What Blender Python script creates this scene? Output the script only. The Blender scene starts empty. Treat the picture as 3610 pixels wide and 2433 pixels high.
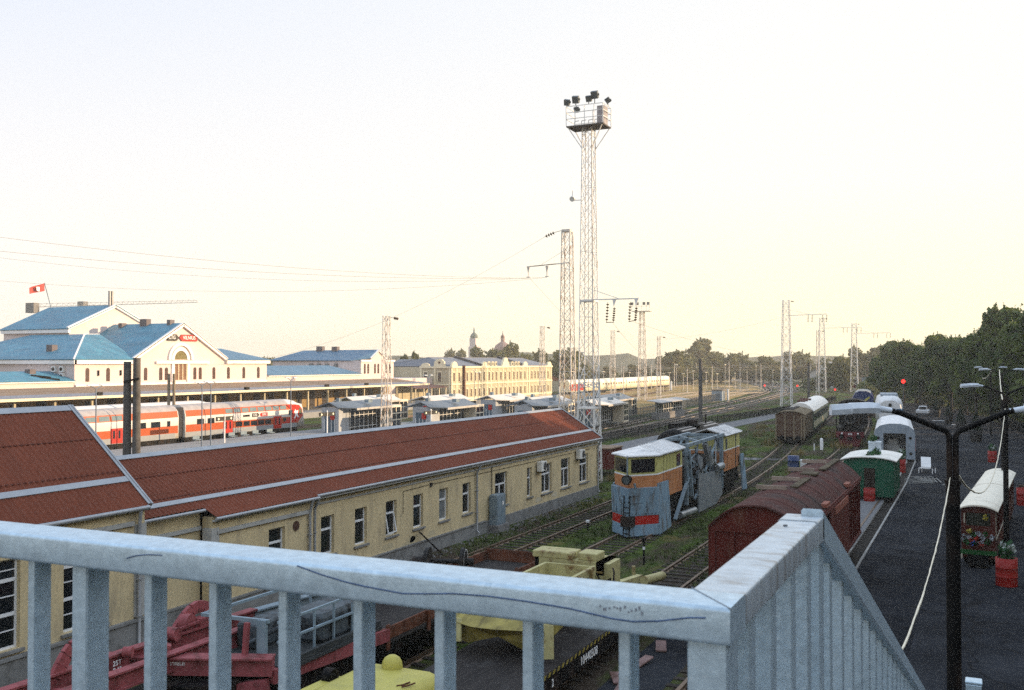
import bpy, math, random
from mathutils import Vector, Matrix
sc = bpy.context.scene
COL = sc.collection
rnd = random.Random(11)
PI = math.pi

# ---------------------------------------------------------------- materials
MATS = {}
def mat(name, col, rough=.65, metal=0., var=.14, scale=1.6, dirt=None, dirt_amt=.35, dirt_scale=1.1,
        bump=0., bscale=25., stretch=(1, 1, 1), spec=.22, fine=.0, dstretch=(1, 1, 1), raw=False):
    if name in MATS: return MATS[name]
    if max(col) < .66 and metal < .5 and not raw:
        col = tuple(c*.68 for c in col); dirt = tuple(c*.68 for c in dirt) if dirt else None
    m = bpy.data.materials.new(name); m.use_nodes = True
    nt = m.node_tree; N = nt.nodes; L = nt.links
    b = N['Principled BSDF']
    b.inputs['Roughness'].default_value = rough
    b.inputs['Metallic'].default_value = metal
    b.inputs['Specular IOR Level'].default_value = spec
    tc = N.new('ShaderNodeTexCoord')
    mp = N.new('ShaderNodeMapping'); mp.inputs['Scale'].default_value = stretch
    L.new(tc.outputs['Object'], mp.inputs['Vector'])
    nz = N.new('ShaderNodeTexNoise'); nz.inputs['Scale'].default_value = scale; nz.inputs['Detail'].default_value = 6
    L.new(mp.outputs['Vector'], nz.inputs['Vector'])
    rp = N.new('ShaderNodeValToRGB')
    lo = [max(0, c * (1 - var)) for c in col]; hi = [min(1, c * (1 + var)) for c in col]
    rp.color_ramp.elements[0].position = .3; rp.color_ramp.elements[1].position = .7
    rp.color_ramp.elements[0].color = (*lo, 1); rp.color_ramp.elements[1].color = (*hi, 1)
    L.new(nz.outputs['Fac'], rp.inputs['Fac'])
    out = rp.outputs['Color']
    if fine > 0:
        n3 = N.new('ShaderNodeTexNoise'); n3.inputs['Scale'].default_value = scale * 14; n3.inputs['Detail'].default_value = 3
        L.new(mp.outputs['Vector'], n3.inputs['Vector'])
        r3 = N.new('ShaderNodeMapRange'); r3.inputs['From Min'].default_value = .3; r3.inputs['From Max'].default_value = .7
        r3.inputs['To Min'].default_value = 1 - fine; r3.inputs['To Max'].default_value = 1 + fine
        L.new(n3.outputs['Fac'], r3.inputs['Value'])
        mm = N.new('ShaderNodeVectorMath'); mm.operation = 'SCALE'
        L.new(out, mm.inputs[0]); L.new(r3.outputs['Result'], mm.inputs['Scale']); out = mm.outputs['Vector']
    if dirt:
        mp2 = N.new('ShaderNodeMapping'); mp2.inputs['Scale'].default_value = dstretch
        mp2.inputs['Location'].default_value = (3.3, 1.7, 9.1)
        L.new(tc.outputs['Object'], mp2.inputs['Vector'])
        n2 = N.new('ShaderNodeTexNoise'); n2.inputs['Scale'].default_value = dirt_scale; n2.inputs['Detail'].default_value = 9
        n2.inputs['Roughness'].default_value = .65
        L.new(mp2.outputs['Vector'], n2.inputs['Vector'])
        r2 = N.new('ShaderNodeMapRange')
        c = .62 - .3 * dirt_amt
        r2.inputs['From Min'].default_value = c; r2.inputs['From Max'].default_value = c + .16
        L.new(n2.outputs['Fac'], r2.inputs['Value'])
        mx = N.new('ShaderNodeMixRGB'); mx.inputs['Color2'].default_value = (*dirt, 1)
        L.new(r2.outputs['Result'], mx.inputs['Fac']); L.new(out, mx.inputs['Color1']); out = mx.outputs['Color']
    L.new(out, b.inputs['Base Color'])
    if bump > 0:
        nb = N.new('ShaderNodeTexNoise'); nb.inputs['Scale'].default_value = bscale; nb.inputs['Detail'].default_value = 5
        L.new(mp.outputs['Vector'], nb.inputs['Vector'])
        bp = N.new('ShaderNodeBump'); bp.inputs['Strength'].default_value = bump; bp.inputs['Distance'].default_value = .03
        L.new(nb.outputs['Fac'], bp.inputs['Height']); L.new(bp.outputs['Normal'], b.inputs['Normal'])
    MATS[name] = m
    return m

def emit(name, col, strength):
    if name in MATS: return MATS[name]
    m = bpy.data.materials.new(name); m.use_nodes = True
    b = m.node_tree.nodes['Principled BSDF']
    b.inputs['Base Color'].default_value = (*col, 1)
    b.inputs['Emission Color'].default_value = (*col, 1)
    b.inputs['Emission Strength'].default_value = strength
    MATS[name] = m
    return m

def leafmat(name, c1, c2, scale=.35, trans=.25):
    if name in MATS: return MATS[name]
    m = bpy.data.materials.new(name); m.use_nodes = True
    nt = m.node_tree; N = nt.nodes; L = nt.links
    b = N['Principled BSDF']; b.inputs['Roughness'].default_value = .6; b.inputs['Specular IOR Level'].default_value = .25
    tc = N.new('ShaderNodeTexCoord')
    nz = N.new('ShaderNodeTexNoise'); nz.inputs['Scale'].default_value = scale; nz.inputs['Detail'].default_value = 8
    L.new(tc.outputs['Object'], nz.inputs['Vector'])
    rp = N.new('ShaderNodeValToRGB'); rp.color_ramp.elements[0].position = .35; rp.color_ramp.elements[1].position = .68
    rp.color_ramp.elements[0].color = (*c1, 1); rp.color_ramp.elements[1].color = (*c2, 1)
    L.new(nz.outputs['Fac'], rp.inputs['Fac'])
    L.new(rp.outputs['Color'], b.inputs['Base Color'])
    tr = N.new('ShaderNodeBsdfTranslucent'); L.new(rp.outputs['Color'], tr.inputs['Color'])
    mx = N.new('ShaderNodeMixShader'); mx.inputs['Fac'].default_value = trans
    L.new(b.outputs['BSDF'], mx.inputs[1]); L.new(tr.outputs['BSDF'], mx.inputs[2])
    L.new(mx.outputs['Shader'], N['Material Output'].inputs['Surface'])
    MATS[name] = m
    return m

# ---------------------------------------------------------------- mesh builder
class MB:
    def __init__(s): s.v = []; s.f = []; s.sm = []
    def add(s, vs, fs, smooth=False):
        o = len(s.v); s.v += [tuple(v) for v in vs]
        for f in fs: s.f.append(tuple(i + o for i in f)); s.sm.append(smooth)
        return s
    def box(s, x0, x1, y0, y1, z0, z1):
        if x0 > x1: x0, x1 = x1, x0
        if y0 > y1: y0, y1 = y1, y0
        if z0 > z1: z0, z1 = z1, z0
        return s.add([(x0,y0,z0),(x1,y0,z0),(x1,y1,z0),(x0,y1,z0),(x0,y0,z1),(x1,y0,z1),(x1,y1,z1),(x0,y1,z1)],
              [(0,3,2,1),(4,5,6,7),(0,1,5,4),(1,2,6,5),(2,3,7,6),(3,0,4,7)])
    def cbox(s, x0, x1, y0, y1, z0, z1, c):
        """box with chamfered edges along all top/bottom/vertical edges"""
        xs = (x0, x0 + c, x1 - c, x1)
        def ring(i, z):
            a, b, d, e = (x0 + i, x1 - i, y0 + i, y1 - i)
            return [(a + c, d, z), (b - c, d, z), (b, d + c, z), (b, e - c, z), (b - c, e, z), (a + c, e, z), (a, e - c, z), (a, d + c, z)]
        rs = [ring(c * .7, z0), ring(0, z0 + c), ring(0, z1 - c), ring(c * .7, z1)]
        vs = sum(rs, []); fs = []
        for k in range(3):
            for i in range(8):
                j = (i + 1) % 8; fs.append((k*8+i, k*8+j, k*8+8+j, k*8+8+i))
        fs.append(tuple(range(7, -1, -1))); fs.append(tuple(range(24, 32)))
        return s.add(vs, fs)
    def beam(s, p, q, w, h=None, up=(0, 0, 1)):
        h = h or w; p = Vector(p); q = Vector(q); d = (q - p).normalized(); up = Vector(up)
        if abs(d.dot(up)) > .98: up = Vector((0, 1, 0))
        a = d.cross(up).normalized() * w / 2; b = a.cross(d).normalized() * h / 2
        vs = [p - a - b, p + a - b, p + a + b, p - a + b, q - a - b, q + a - b, q + a + b, q - a + b]
        return s.add(vs, [(3,2,1,0),(4,5,6,7),(0,1,5,4),(1,2,6,5),(2,3,7,6),(3,0,4,7)])
    def tube(s, p, q, r, r2=None, n=8, caps=True):
        r2 = r if r2 is None else r2; p = Vector(p); q = Vector(q); d = (q - p).normalized()
        a = d.orthogonal().normalized(); b = d.cross(a)
        vs = []
        for c, rr in ((p, r), (q, r2)):
            for i in range(n):
                t = 2 * PI * i / n; vs.append(c + (a * math.cos(t) + b * math.sin(t)) * rr)
        s.add(vs, [(i, (i+1) % n, n + (i+1) % n, n + i) for i in range(n)], True)
        if caps: s.add(vs, [tuple(range(n-1, -1, -1)), tuple(range(n, 2*n))])
        return s
    def path(s, pts, r, n=6):
        pts = [Vector(p) for p in pts]; vs = []; k = len(pts); prev = None
        for i, p in enumerate(pts):
            d = (pts[min(i+1, k-1)] - pts[max(i-1, 0)]).normalized()
            a = d.orthogonal().normalized() if prev is None else (prev - d * prev.dot(d)).normalized()
            prev = a; b = d.cross(a); rr = r[i] if isinstance(r, (list, tuple)) else r
            for j in range(n):
                t = 2 * PI * j / n; vs.append(p + (a * math.cos(t) + b * math.sin(t)) * rr)
        fs = [(i*n+j, i*n+(j+1) % n, (i+1)*n+(j+1) % n, (i+1)*n+j) for i in range(k-1) for j in range(n)]
        s.add(vs, fs, True)
        return s.add(vs, [tuple(range(n-1, -1, -1)), tuple(range((k-1)*n, k*n))])
    def rtube(s, p, q, w, h, r, up=(0, 0, 1)):
        """rectangular tube with rounded edges from p to q"""
        p = Vector(p); q = Vector(q); d = (q - p).normalized(); a = d.cross(Vector(up)).normalized(); b = a.cross(d).normalized(); prof = []
        for cx, cy, a0 in ((w/2 - r, h/2 - r, 0), (-w/2 + r, h/2 - r, .5), (-w/2 + r, -h/2 + r, 1), (w/2 - r, -h/2 + r, 1.5)):
            for k in range(5): t = (a0 + k*.125)*PI; prof.append((cx + r*math.cos(t), cy + r*math.sin(t)))
        return s.loft([[c + a*x + b*y for x, y in prof] for c in (p, q)], True)
    def prism(s, poly, plane, a, b):
        f = {'xz': lambda p, t: (p[0], t, p[1]), 'yz': lambda p, t: (t, p[0], p[1]), 'xy': lambda p, t: (p[0], p[1], t)}[plane]
        n = len(poly); vs = [f(p, a) for p in poly] + [f(p, b) for p in poly]
        return s.add(vs, [tuple(range(n-1, -1, -1)), tuple(range(n, 2*n))] + [(i, (i+1) % n, n+(i+1) % n, n+i) for i in range(n)])
    def loft(s, secs, smooth=False, caps=True, closed=True):
        n = len(secs[0]); vs = sum([list(c) for c in secs], [])
        m = n if closed else n - 1
        s.add(vs, [(k*n+i, k*n+(i+1) % n, (k+1)*n+(i+1) % n, (k+1)*n+i) for k in range(len(secs)-1) for i in range(m)], smooth)
        if caps: s.add(vs, [tuple(range(n-1, -1, -1)), tuple(range((len(secs)-1)*n, len(secs)*n))])
        return s
    def lathe(s, prof, c=(0, 0, 0), n=14):
        c = Vector(c); secs = []
        for r, z in prof: secs.append([c + Vector((math.cos(2*PI*i/n)*r, math.sin(2*PI*i/n)*r, z)) for i in range(n)])
        return s.loft(secs, True)
    def quad(s, a, b, c, d): return s.add([a, b, c, d], [(0, 1, 2, 3)])
    def slab(s, pts, t):
        """polygon sheet with thickness t downwards along its normal"""
        pts = [Vector(p) for p in pts]; nrm = (pts[1]-pts[0]).cross(pts[2]-pts[0]).normalized()
        n = len(pts); low = [p - nrm * t for p in pts]
        return s.add(pts + low, [tuple(range(n)), tuple(range(2*n-1, n-1, -1))] + [(i, n+i, n+(i+1) % n, (i+1) % n) for i in range(n)])
    def rbox(s, c, size, M):
        hx, hy, hz = [q/2 for q in size]; c = Vector(c)
        vs = [c + M @ Vector((x, y, z)) for z in (-hz, hz) for x, y in ((-hx,-hy),(hx,-hy),(hx,hy),(-hx,hy))]
        return s.add(vs, [(3,2,1,0),(4,5,6,7),(0,1,5,4),(1,2,6,5),(2,3,7,6),(3,0,4,7)])
    def build(s, name, m, parent=None, bevel=0):
        off = OFF.get(parent, Vector((0, 0, 0))) if parent else Vector((0, 0, 0))
        me = bpy.data.meshes.new(name)
        me.from_pydata([(v[0]-off[0], v[1]-off[1], v[2]-off[2]) for v in s.v], [], s.f)
        me.polygons.foreach_set('use_smooth', s.sm)
        me.materials.append(m); me.update()
        o = bpy.data.objects.new(name, me); COL.objects.link(o)
        if parent: o.parent = parent; OFF[o] = off
        if bevel:
            b = o.modifiers.new('Bevel', 'BEVEL'); b.width = bevel; b.segments = 2; b.limit_method = 'ANGLE'
        return o
    def each(s, name, m, parent):
        """build every connected piece as an object of its own"""
        key = {}; par = list(range(len(s.v)))
        def find(i):
            while par[i] != i: par[i] = par[par[i]]; i = par[i]
            return i
        for i, v in enumerate(s.v):
            k = tuple(round(c, 4) for c in v)
            if k in key: par[find(i)] = find(key[k])
            else: key[k] = i
        for f in s.f:
            for i in f[1:]: par[find(i)] = find(f[0])
        gs = {}
        for f, sm in zip(s.f, s.sm): gs.setdefault(find(f[0]), []).append((f, sm))
        out = []
        for fs in gs.values():
            mb = MB(); mp = {}
            for f, sm in fs:
                for i in f:
                    if i not in mp: mp[i] = len(mb.v); mb.v.append(s.v[i])
                mb.f.append(tuple(mp[i] for i in f)); mb.sm.append(sm)
            out.append(mb.build(name, m, parent))
        return out
OFF = {}

def tag(o, label, cat, group=None, kind=None):
    o['label'] = label
    if cat: o['category'] = cat
    if group: o['group'] = group
    if kind: o['kind'] = kind
    return o
def thing(name, label, cat, loc=(0, 0, 0), rz=0, group=None, world=True):
    """Empty at the base of a thing. world=True: its part meshes are written in world coordinates"""
    o = bpy.data.objects.new(name, None); COL.objects.link(o)
    o.empty_display_size = .3; o.location = loc; o.rotation_euler = (0, 0, rz)
    OFF[o] = Vector(loc) if world else Vector((0, 0, 0))
    return tag(o, label, cat, group)
def struct(o):
    o['kind'] = 'structure'; return o
def kids(o): return [c for c in COL.objects if c.parent == o]
CH = {}
def reindex():
    CH.clear()
    for c in COL.objects:
        if c.parent: CH.setdefault(c.parent.name, []).append(c)
def dup(o, loc, label, rz=None, scale=None, group=None):
    r = o.copy(); COL.objects.link(r); r.location = loc; r['label'] = label
    if rz is not None: r.rotation_euler = (0, 0, rz)
    if scale is not None: r.scale = scale if isinstance(scale, (tuple, list)) else (scale,)*3
    if group: r['group'] = group
    for ch in CH.get(o.name, []):
        c = ch.copy(); COL.objects.link(c); c.parent = r
        for g in CH.get(ch.name, []):
            d = g.copy(); COL.objects.link(d); d.parent = c
    return r
def text(name, body, size, loc, rot, m, parent=None, depth=.004, align='CENTER', sx=1.):
    cu = bpy.data.curves.new(name, 'FONT'); cu.body = body; cu.size = size; cu.extrude = depth
    cu.offset = size*.008; cu.align_x = align; cu.align_y = 'CENTER'
    cu.materials.append(m)
    o = bpy.data.objects.new(name, cu); COL.objects.link(o)
    off = OFF.get(parent, Vector((0, 0, 0))) if parent else Vector((0, 0, 0))
    o.location = Vector(loc) - off; o.rotation_euler = rot; o.scale = (sx, 1, 1)
    bpy.context.view_layer.update()
    me = bpy.data.meshes.new_from_object(o); loc_, rot_, sca_ = o.location.copy(), o.rotation_euler.copy(), o.scale.copy()
    bpy.data.objects.remove(o); bpy.data.curves.remove(cu)
    o = bpy.data.objects.new(name, me); COL.objects.link(o); o.location = loc_; o.rotation_euler = rot_; o.scale = sca_
    if parent: o.parent = parent; OFF[o] = off
    return o
FX = (PI/2, 0, PI/2)      # text facing +x, reading along +y
FY = (PI/2, 0, 0)         # text facing -y, reading along +x

def wallx(mb, x, t, y0, y1, z0, z1, holes):
    """wall facing +x with outer face at x, thickness t, rectangular openings (y0,y1,z0,z1) left out"""
    holes = sorted(holes); c = y0
    for a, b, p, q in holes:
        if a > c: mb.box(x - t, x, c, a, z0, z1)
        if p > z0: mb.box(x - t, x, a, b, z0, p)
        if q < z1: mb.box(x - t, x, a, b, q, z1)
        c = b
    if c < y1: mb.box(x - t, x, c, y1, z0, z1)
def arch(cx, w, z0, zs, n=8):
    """polygon of an arched opening: spring line at zs"""
    r = w / 2
    return [(cx - r, z0), (cx + r, z0)] + [(cx + r * math.cos(PI * i / n), zs + r * math.sin(PI * i / n)) for i in range(n + 1)]

# ---------------------------------------------------------------- palette
GLASS = mat('dark_glass', (.016, .02, .024), rough=.08, var=.3, spec=.6)
SHUTGLASS = mat('blind_glass', (.22, .24, .25), rough=.15, var=.2, spec=.5)
WHITE = mat('white_paint', (.74, .74, .72), rough=.5, var=.06, dirt=(.45, .44, .4), dirt_amt=.18)
BLACK = mat('black_steel', (.012, .012, .012), spec=.08, rough=.6, var=.4, dirt=(.05, .035, .028), dirt_amt=.4)
GALV = mat('galvanised_steel', (.47, .585, .66), rough=.42, metal=.55, var=.13, scale=42, dirt=(.68, .77, .82), dirt_amt=.16, dirt_scale=75, bump=.04, bscale=120, fine=.14)
GALVS = mat('streaked_galvanised_steel', (.50, .56, .60), rough=.42, metal=.5, var=.1, scale=30, dirt=(.33, .33, .32), dirt_amt=.42, dirt_scale=9, dstretch=(1, 2.2, .12), bump=.03, bscale=90, fine=.1)
MAST = mat('mast_steel', (.68, .67, .64), raw=True, rough=.55, metal=.1, var=.18, scale=1.2, dirt=(.35, .26, .18), dirt_amt=.22)
RUSTMAST = mat('weathered_mast_steel', (.64, .60, .54), raw=True, rough=.6, metal=.1, var=.25, dirt=(.25, .15, .09), dirt_amt=.4)
REDROOF = mat('red_sheet_roof', (.235, .068, .036), rough=.8, spec=.15, var=.1, scale=.5, dirt=(.205, .062, .034), dirt_amt=.42, dirt_scale=1.0, dstretch=(.08, 1, .08), fine=.12)
TRIM = mat('grey_sheet_trim', (.48, .5, .52), rough=.4, metal=.3, var=.1)
YWALL = mat('yellow_render', (.57, .465, .275), raw=True, rough=.9, spec=.15, var=.09, scale=.7, dirt=(.40, .33, .21), dirt_amt=.36, dirt_scale=1.3, bump=.25, bscale=40, fine=.1, dstretch=(1, 1.4, .35))
PLINTH = mat('grey_plinth', (.30, .30, .29), rough=.9, var=.18, scale=2, dirt=(.16, .16, .15), dirt_amt=.35, bump=.2, dirt_scale=1.5)
CONC = mat('concrete', (.27, .26, .25), rough=.92, var=.2, scale=2.5, dirt=(.14, .13, .12), dirt_amt=.3, bump=.15)
PINKW = mat('station_white_wall', (.60, .51, .485), raw=True, rough=.85, var=.05, scale=.4, dirt=(.66, .58, .55), dirt_amt=.2, dirt_scale=.4)
BLUEROOF = mat('blue_sheet_roof', (.085, .27, .385), rough=.5, var=.16, scale=.35, dirt=(.10, .36, .48), dirt_amt=.4, dirt_scale=.6, stretch=(.4, 2.5, 1))
BLUEROOF2 = mat('faded_blue_sheet_roof', (.12, .24, .36), rough=.55, var=.14, scale=.4, stretch=(.4, 2.5, 1))
WDARK = mat('brown_window', (.09, .04, .03), rough=.25, var=.35, spec=.5)
CANOPY = mat('brown_canopy_roof', (.34, .245, .17), rough=.9, spec=.15, var=.16, scale=.5, dirt=(.36, .30, .25), dirt_amt=.3, dirt_scale=.5, stretch=(1, .3, 1))
CREAM = mat('cream_render', (.64, .57, .40), rough=.85, var=.1, scale=.5, dirt=(.48, .40, .25), dirt_amt=.25)
CREAMT = mat('cream_trim', (.72, .64, .45), rough=.8, var=.08)
GREYROOF = mat('grey_sheet_roof', (.24, .25, .28), rough=.5, metal=.2, var=.12, scale=.8)
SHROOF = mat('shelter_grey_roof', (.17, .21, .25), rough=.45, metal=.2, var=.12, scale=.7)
ORANGE = mat('orange_train_paint', (.56, .115, .035), rough=.3, var=.06)
TRED = mat('red_train_paint', (.58, .045, .03), rough=.3, var=.06)
TWHITE = mat('train_white_paint', (.60, .57, .53), raw=True, rough=.3, var=.05)
TGREY = mat('train_grey_paint', (.38, .40, .41), rough=.35, var=.06)
TWIN = mat('train_reflection_tint_window', (.20, .28, .30), rough=.12, var=.12, spec=.6)  # grey-blue colour stands for the reflection in the upper windows
RED = mat('signal_red', (.55, .03, .02), rough=.45, var=.1)
POTRED = mat('red_barrel_paint', (.42, .03, .022), rough=.5, var=.15, dirt=(.2, .02, .02), dirt_amt=.3)
SOIL = mat('soil', (.05, .035, .022), rough=1, var=.3)
BARK = mat('bark', (.06, .045, .032), rough=.95, var=.3, scale=4, bump=.4)
LEAF_D = leafmat('dark_foliage', (.026, .058, .008), (.15, .185, .032), .5, .4)
LEAF_M = leafmat('green_foliage', (.06, .075, .014), (.19, .175, .045), .5, .4)
LEAF_Y = leafmat('yellow_green_foliage', (.06, .08, .015), (.18, .17, .04), .5)
LEAF_C = leafmat('conifer_foliage', (.006, .018, .010), (.02, .042, .02), 2.5, .1)
GREENW = mat('green_wagon_paint', (.012, .12, .062), rough=.5, var=.2, scale=1.5, dirt=(.008, .06, .035), dirt_amt=.35)
REDBROWN = mat('red_brown_wagon_paint', (.13, .024, .016), rough=.75, spec=.2, var=.25, scale=1.2, dirt=(.17, .065, .04), dirt_amt=.3, dirt_scale=1.6, dstretch=(1.5, 1.5, .25), fine=.15)
REDTOP = mat('red_brown_wagon_roof', (.115, .04, .032), rough=.85, spec=.15, var=.25, scale=.9, dirt=(.075, .05, .045), dirt_amt=.5, dirt_scale=.8)
RUST = mat('rust', (.17, .062, .032), rough=.85, var=.35, scale=3, dirt=(.08, .035, .02), dirt_amt=.4)
PLBLUE = mat('plough_blue_grey', (.28, .42, .53), rough=.55, var=.12, scale=1.3, dirt=(.17, .15, .13), dirt_amt=.42, dirt_scale=2, dstretch=(1, 1, .3))
PLYEL = mat('plough_yellow', (.655, .62, .22), rough=.5, var=.08, dirt=(.45, .40, .12), dirt_amt=.35, dirt_scale=2.5)
PLORA = mat('plough_orange', (.64, .27, .11), rough=.5, var=.1, dirt=(.42, .14, .06), dirt_amt=.3)
PLROOF = mat('plough_pale_roof', (.68, .68, .67), rough=.45, metal=.15, var=.1, dirt=(.35, .36, .37), dirt_amt=.3)
MACHINE = mat('pale_yellow_machine_paint', (.60, .54, .25), rough=.6, var=.12, scale=2, dirt=(.22, .12, .05), dirt_amt=.32, dirt_scale=2.2)
CRANE = mat('faded_red_crane_paint', (.38, .10, .105), rough=.6, var=.2, scale=1.5, dirt=(.17, .05, .045), dirt_amt=.4, dirt_scale=3)
CRANEG = mat('grey_crane_paint', (.27, .35, .40), rough=.55, var=.14, dirt=(.12, .15, .16), dirt_amt=.35)
TROLY = mat('bright_yellow_paint', (.65, .58, .13), rough=.5, var=.08, scale=2, dirt=(.5, .46, .12), dirt_amt=.3)
OLDWOOD = mat('old_dark_planks', (.04, .034, .031), rough=.9, var=.35, scale=2, stretch=(6, .5, 1), dirt=(.10, .095, .09), dirt_amt=.25)
BROWNW = mat('brown_wagon_planks', (.135, .08, .052), rough=.8, var=.3, scale=2, stretch=(.6, .6, 9), dirt=(.20, .14, .09), dirt_amt=.4)
BROWNR = mat('brown_wagon_roof', (.24, .19, .12), rough=.95, spec=.1, var=.2, dirt=(.28, .23, .17), dirt_amt=.3)
LOCBLUE = mat('blue_locomotive_paint', (.03, .05, .16), rough=.4, var=.2)
BUFRED = mat('buffer_beam_red', (.15, .02, .025), rough=.6, var=.25, dirt=(.1, .02, .02), dirt_amt=.35)
CARWHITE = mat('white_wagon_paint', (.70, .70, .69), rough=.5, var=.06, dirt=(.5, .5, .48), dirt_amt=.25, dirt_scale=1.2, dstretch=(1, 1, .4))
CARGREY = mat('pale_grey_wagon_end', (.38, .45, .52), rough=.5, var=.08, dirt=(.28, .32, .36), dirt_amt=.25)
RAILST = mat('rusty_rail_steel', (.16, .11, .075), rough=.5, metal=.5, var=.25, scale=3)
RAILTOP = mat('worn_rail_steel', (.42, .36, .30), rough=.35, metal=.7, var=.15, scale=3)
SLEEPER = mat('old_sleeper', (.06, .05, .04), rough=.95, var=.3, scale=4)
ROPE = mat('cream_light_rope', (.75, .68, .52), rough=.6, var=.12, scale=8)
LAMPHEAD = mat('pale_lamp_head', (.58, .64, .70), rough=.4, var=.12, scale=6)
WIRE = mat('wire', (.42, .34, .26), rough=.6, var=.1)
INSUL = mat('brown_insulator', (.13, .07, .03), rough=.3, var=.2)
LIGHTTEXT = mat('white_lettering', (.8, .8, .78), rough=.5, var=.05)
DARKSIGN = mat('dark_sign_face', (.05, .048, .042), rough=.45, var=.15)
# ---------------------------------------------------------------- world, sun, camera
SUN_AZ, SUN_EL = math.radians(62), math.radians(11.5)     # azimuth clockwise from +y
w = bpy.data.worlds.new('World'); sc.world = w; w.use_nodes = True
nt = w.node_tree; bg = nt.nodes['Background']
sky = nt.nodes.new('ShaderNodeTexSky'); sky.sky_type = 'NISHITA'; sky.sun_disc = False
sky.sun_elevation = SUN_EL; sky.sun_rotation = SUN_AZ
sky.air_density = 1.0; sky.dust_density = 1.0; sky.ozone_density = 1.0; sky.altitude = 100
hs = nt.nodes.new('ShaderNodeHueSaturation'); hs.inputs['Saturation'].default_value = .6
nt.links.new(sky.outputs['Color'], hs.inputs['Color']); nt.links.new(hs.outputs['Color'], bg.inputs['Color'])
bg.inputs['Strength'].default_value = .15
# bright low-sun haze layer of the sky near the horizon, warmer toward the sun and cooler away from it
tc = nt.nodes.new('ShaderNodeTexCoord'); sx = nt.nodes.new('ShaderNodeSeparateXYZ'); nt.links.new(tc.outputs['Generated'], sx.inputs['Vector'])
dp_ = nt.nodes.new('ShaderNodeVectorMath'); dp_.operation = 'DOT_PRODUCT'; dp_.inputs[1].default_value = (math.sin(SUN_AZ), math.cos(SUN_AZ), 0)
nt.links.new(tc.outputs['Generated'], dp_.inputs[0])
def skyramp(stops):
    r = nt.nodes.new('ShaderNodeValToRGB'); e = r.color_ramp.elements
    while len(e) < len(stops): e.new(.5)
    for el, (p, c) in zip(e, stops): el.position = p; el.color = (*c, 1)
    nt.links.new(sx.outputs['Z'], r.inputs['Fac']); return r
warm = skyramp([(0, (1.2, 1.07, .70)), (.06, (1.12, 1.02, .74)), (.17, (.98, .945, .87)), (.38, (.88, .89, .89)), (.6, (.72, .78, .86))])
cool = skyramp([(0, (1.14, 1.03, .90)), (.06, (1.04, .97, .88)), (.16, (.91, .90, .90)), (.32, (.74, .79, .90)), (.6, (.55, .66, .84))])
mr = nt.nodes.new('ShaderNodeMapRange'); mr.inputs['From Min'].default_value = -.5; mr.inputs['From Max'].default_value = .35; nt.links.new(dp_.outputs['Value'], mr.inputs['Value'])
mxs = nt.nodes.new('ShaderNodeMixRGB'); nt.links.new(mr.outputs['Result'], mxs.inputs['Fac']); nt.links.new(cool.outputs['Color'], mxs.inputs['Color1']); nt.links.new(warm.outputs['Color'], mxs.inputs['Color2'])
bg2 = nt.nodes.new('ShaderNodeBackground'); nt.links.new(mxs.outputs['Color'], bg2.inputs['Color']); bg2.inputs['Strength'].default_value = .20
mf = nt.nodes.new('ShaderNodeMapRange'); mf.inputs['From Min'].default_value = .36; mf.inputs['From Max'].default_value = .75; nt.links.new(sx.outputs['Z'], mf.inputs['Value'])
ms = nt.nodes.new('ShaderNodeMixShader'); nt.links.new(mf.outputs['Result'], ms.inputs['Fac']); nt.links.new(bg2.outputs['Background'], ms.inputs[1]); nt.links.new(bg.outputs['Background'], ms.inputs[2])
nt.links.new(ms.outputs['Shader'], nt.nodes['World Output'].inputs['Surface'])
sl = bpy.data.lights.new('sun', 'SUN'); sl.energy = 1.4; sl.angle = math.radians(.5); sl.color = (1., .72, .44)
so = bpy.data.objects.new('sun', sl); COL.objects.link(so)
sv = Vector((math.sin(SUN_AZ) * math.cos(SUN_EL), math.cos(SUN_AZ) * math.cos(SUN_EL), math.sin(SUN_EL)))
so.rotation_euler = sv.to_track_quat('Z', 'Y').to_euler(); so.location = (60, 40, 60)
sc.view_settings.view_transform = 'Standard'; sc.view_settings.look = 'None'
sc.view_settings.exposure = 2.5; sc.view_settings.gamma = 1
cam = bpy.data.cameras.new('camera'); cam.lens = 2262 / 2327 * 36; cam.sensor_width = 36
cam.clip_start = .05; cam.clip_end = 6000
co = bpy.data.objects.new('camera', cam); COL.objects.link(co)
co.location = (0, 0, 9.6); co.rotation_euler = (PI/2 + math.atan(39/2262), 0, math.atan(1061.5/2262))
cam.dof.use_dof = True; cam.dof.focus_distance = 45; cam.dof.aperture_fstop = 11
sc.camera = co
sc.cycles.use_denoising = False

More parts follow.
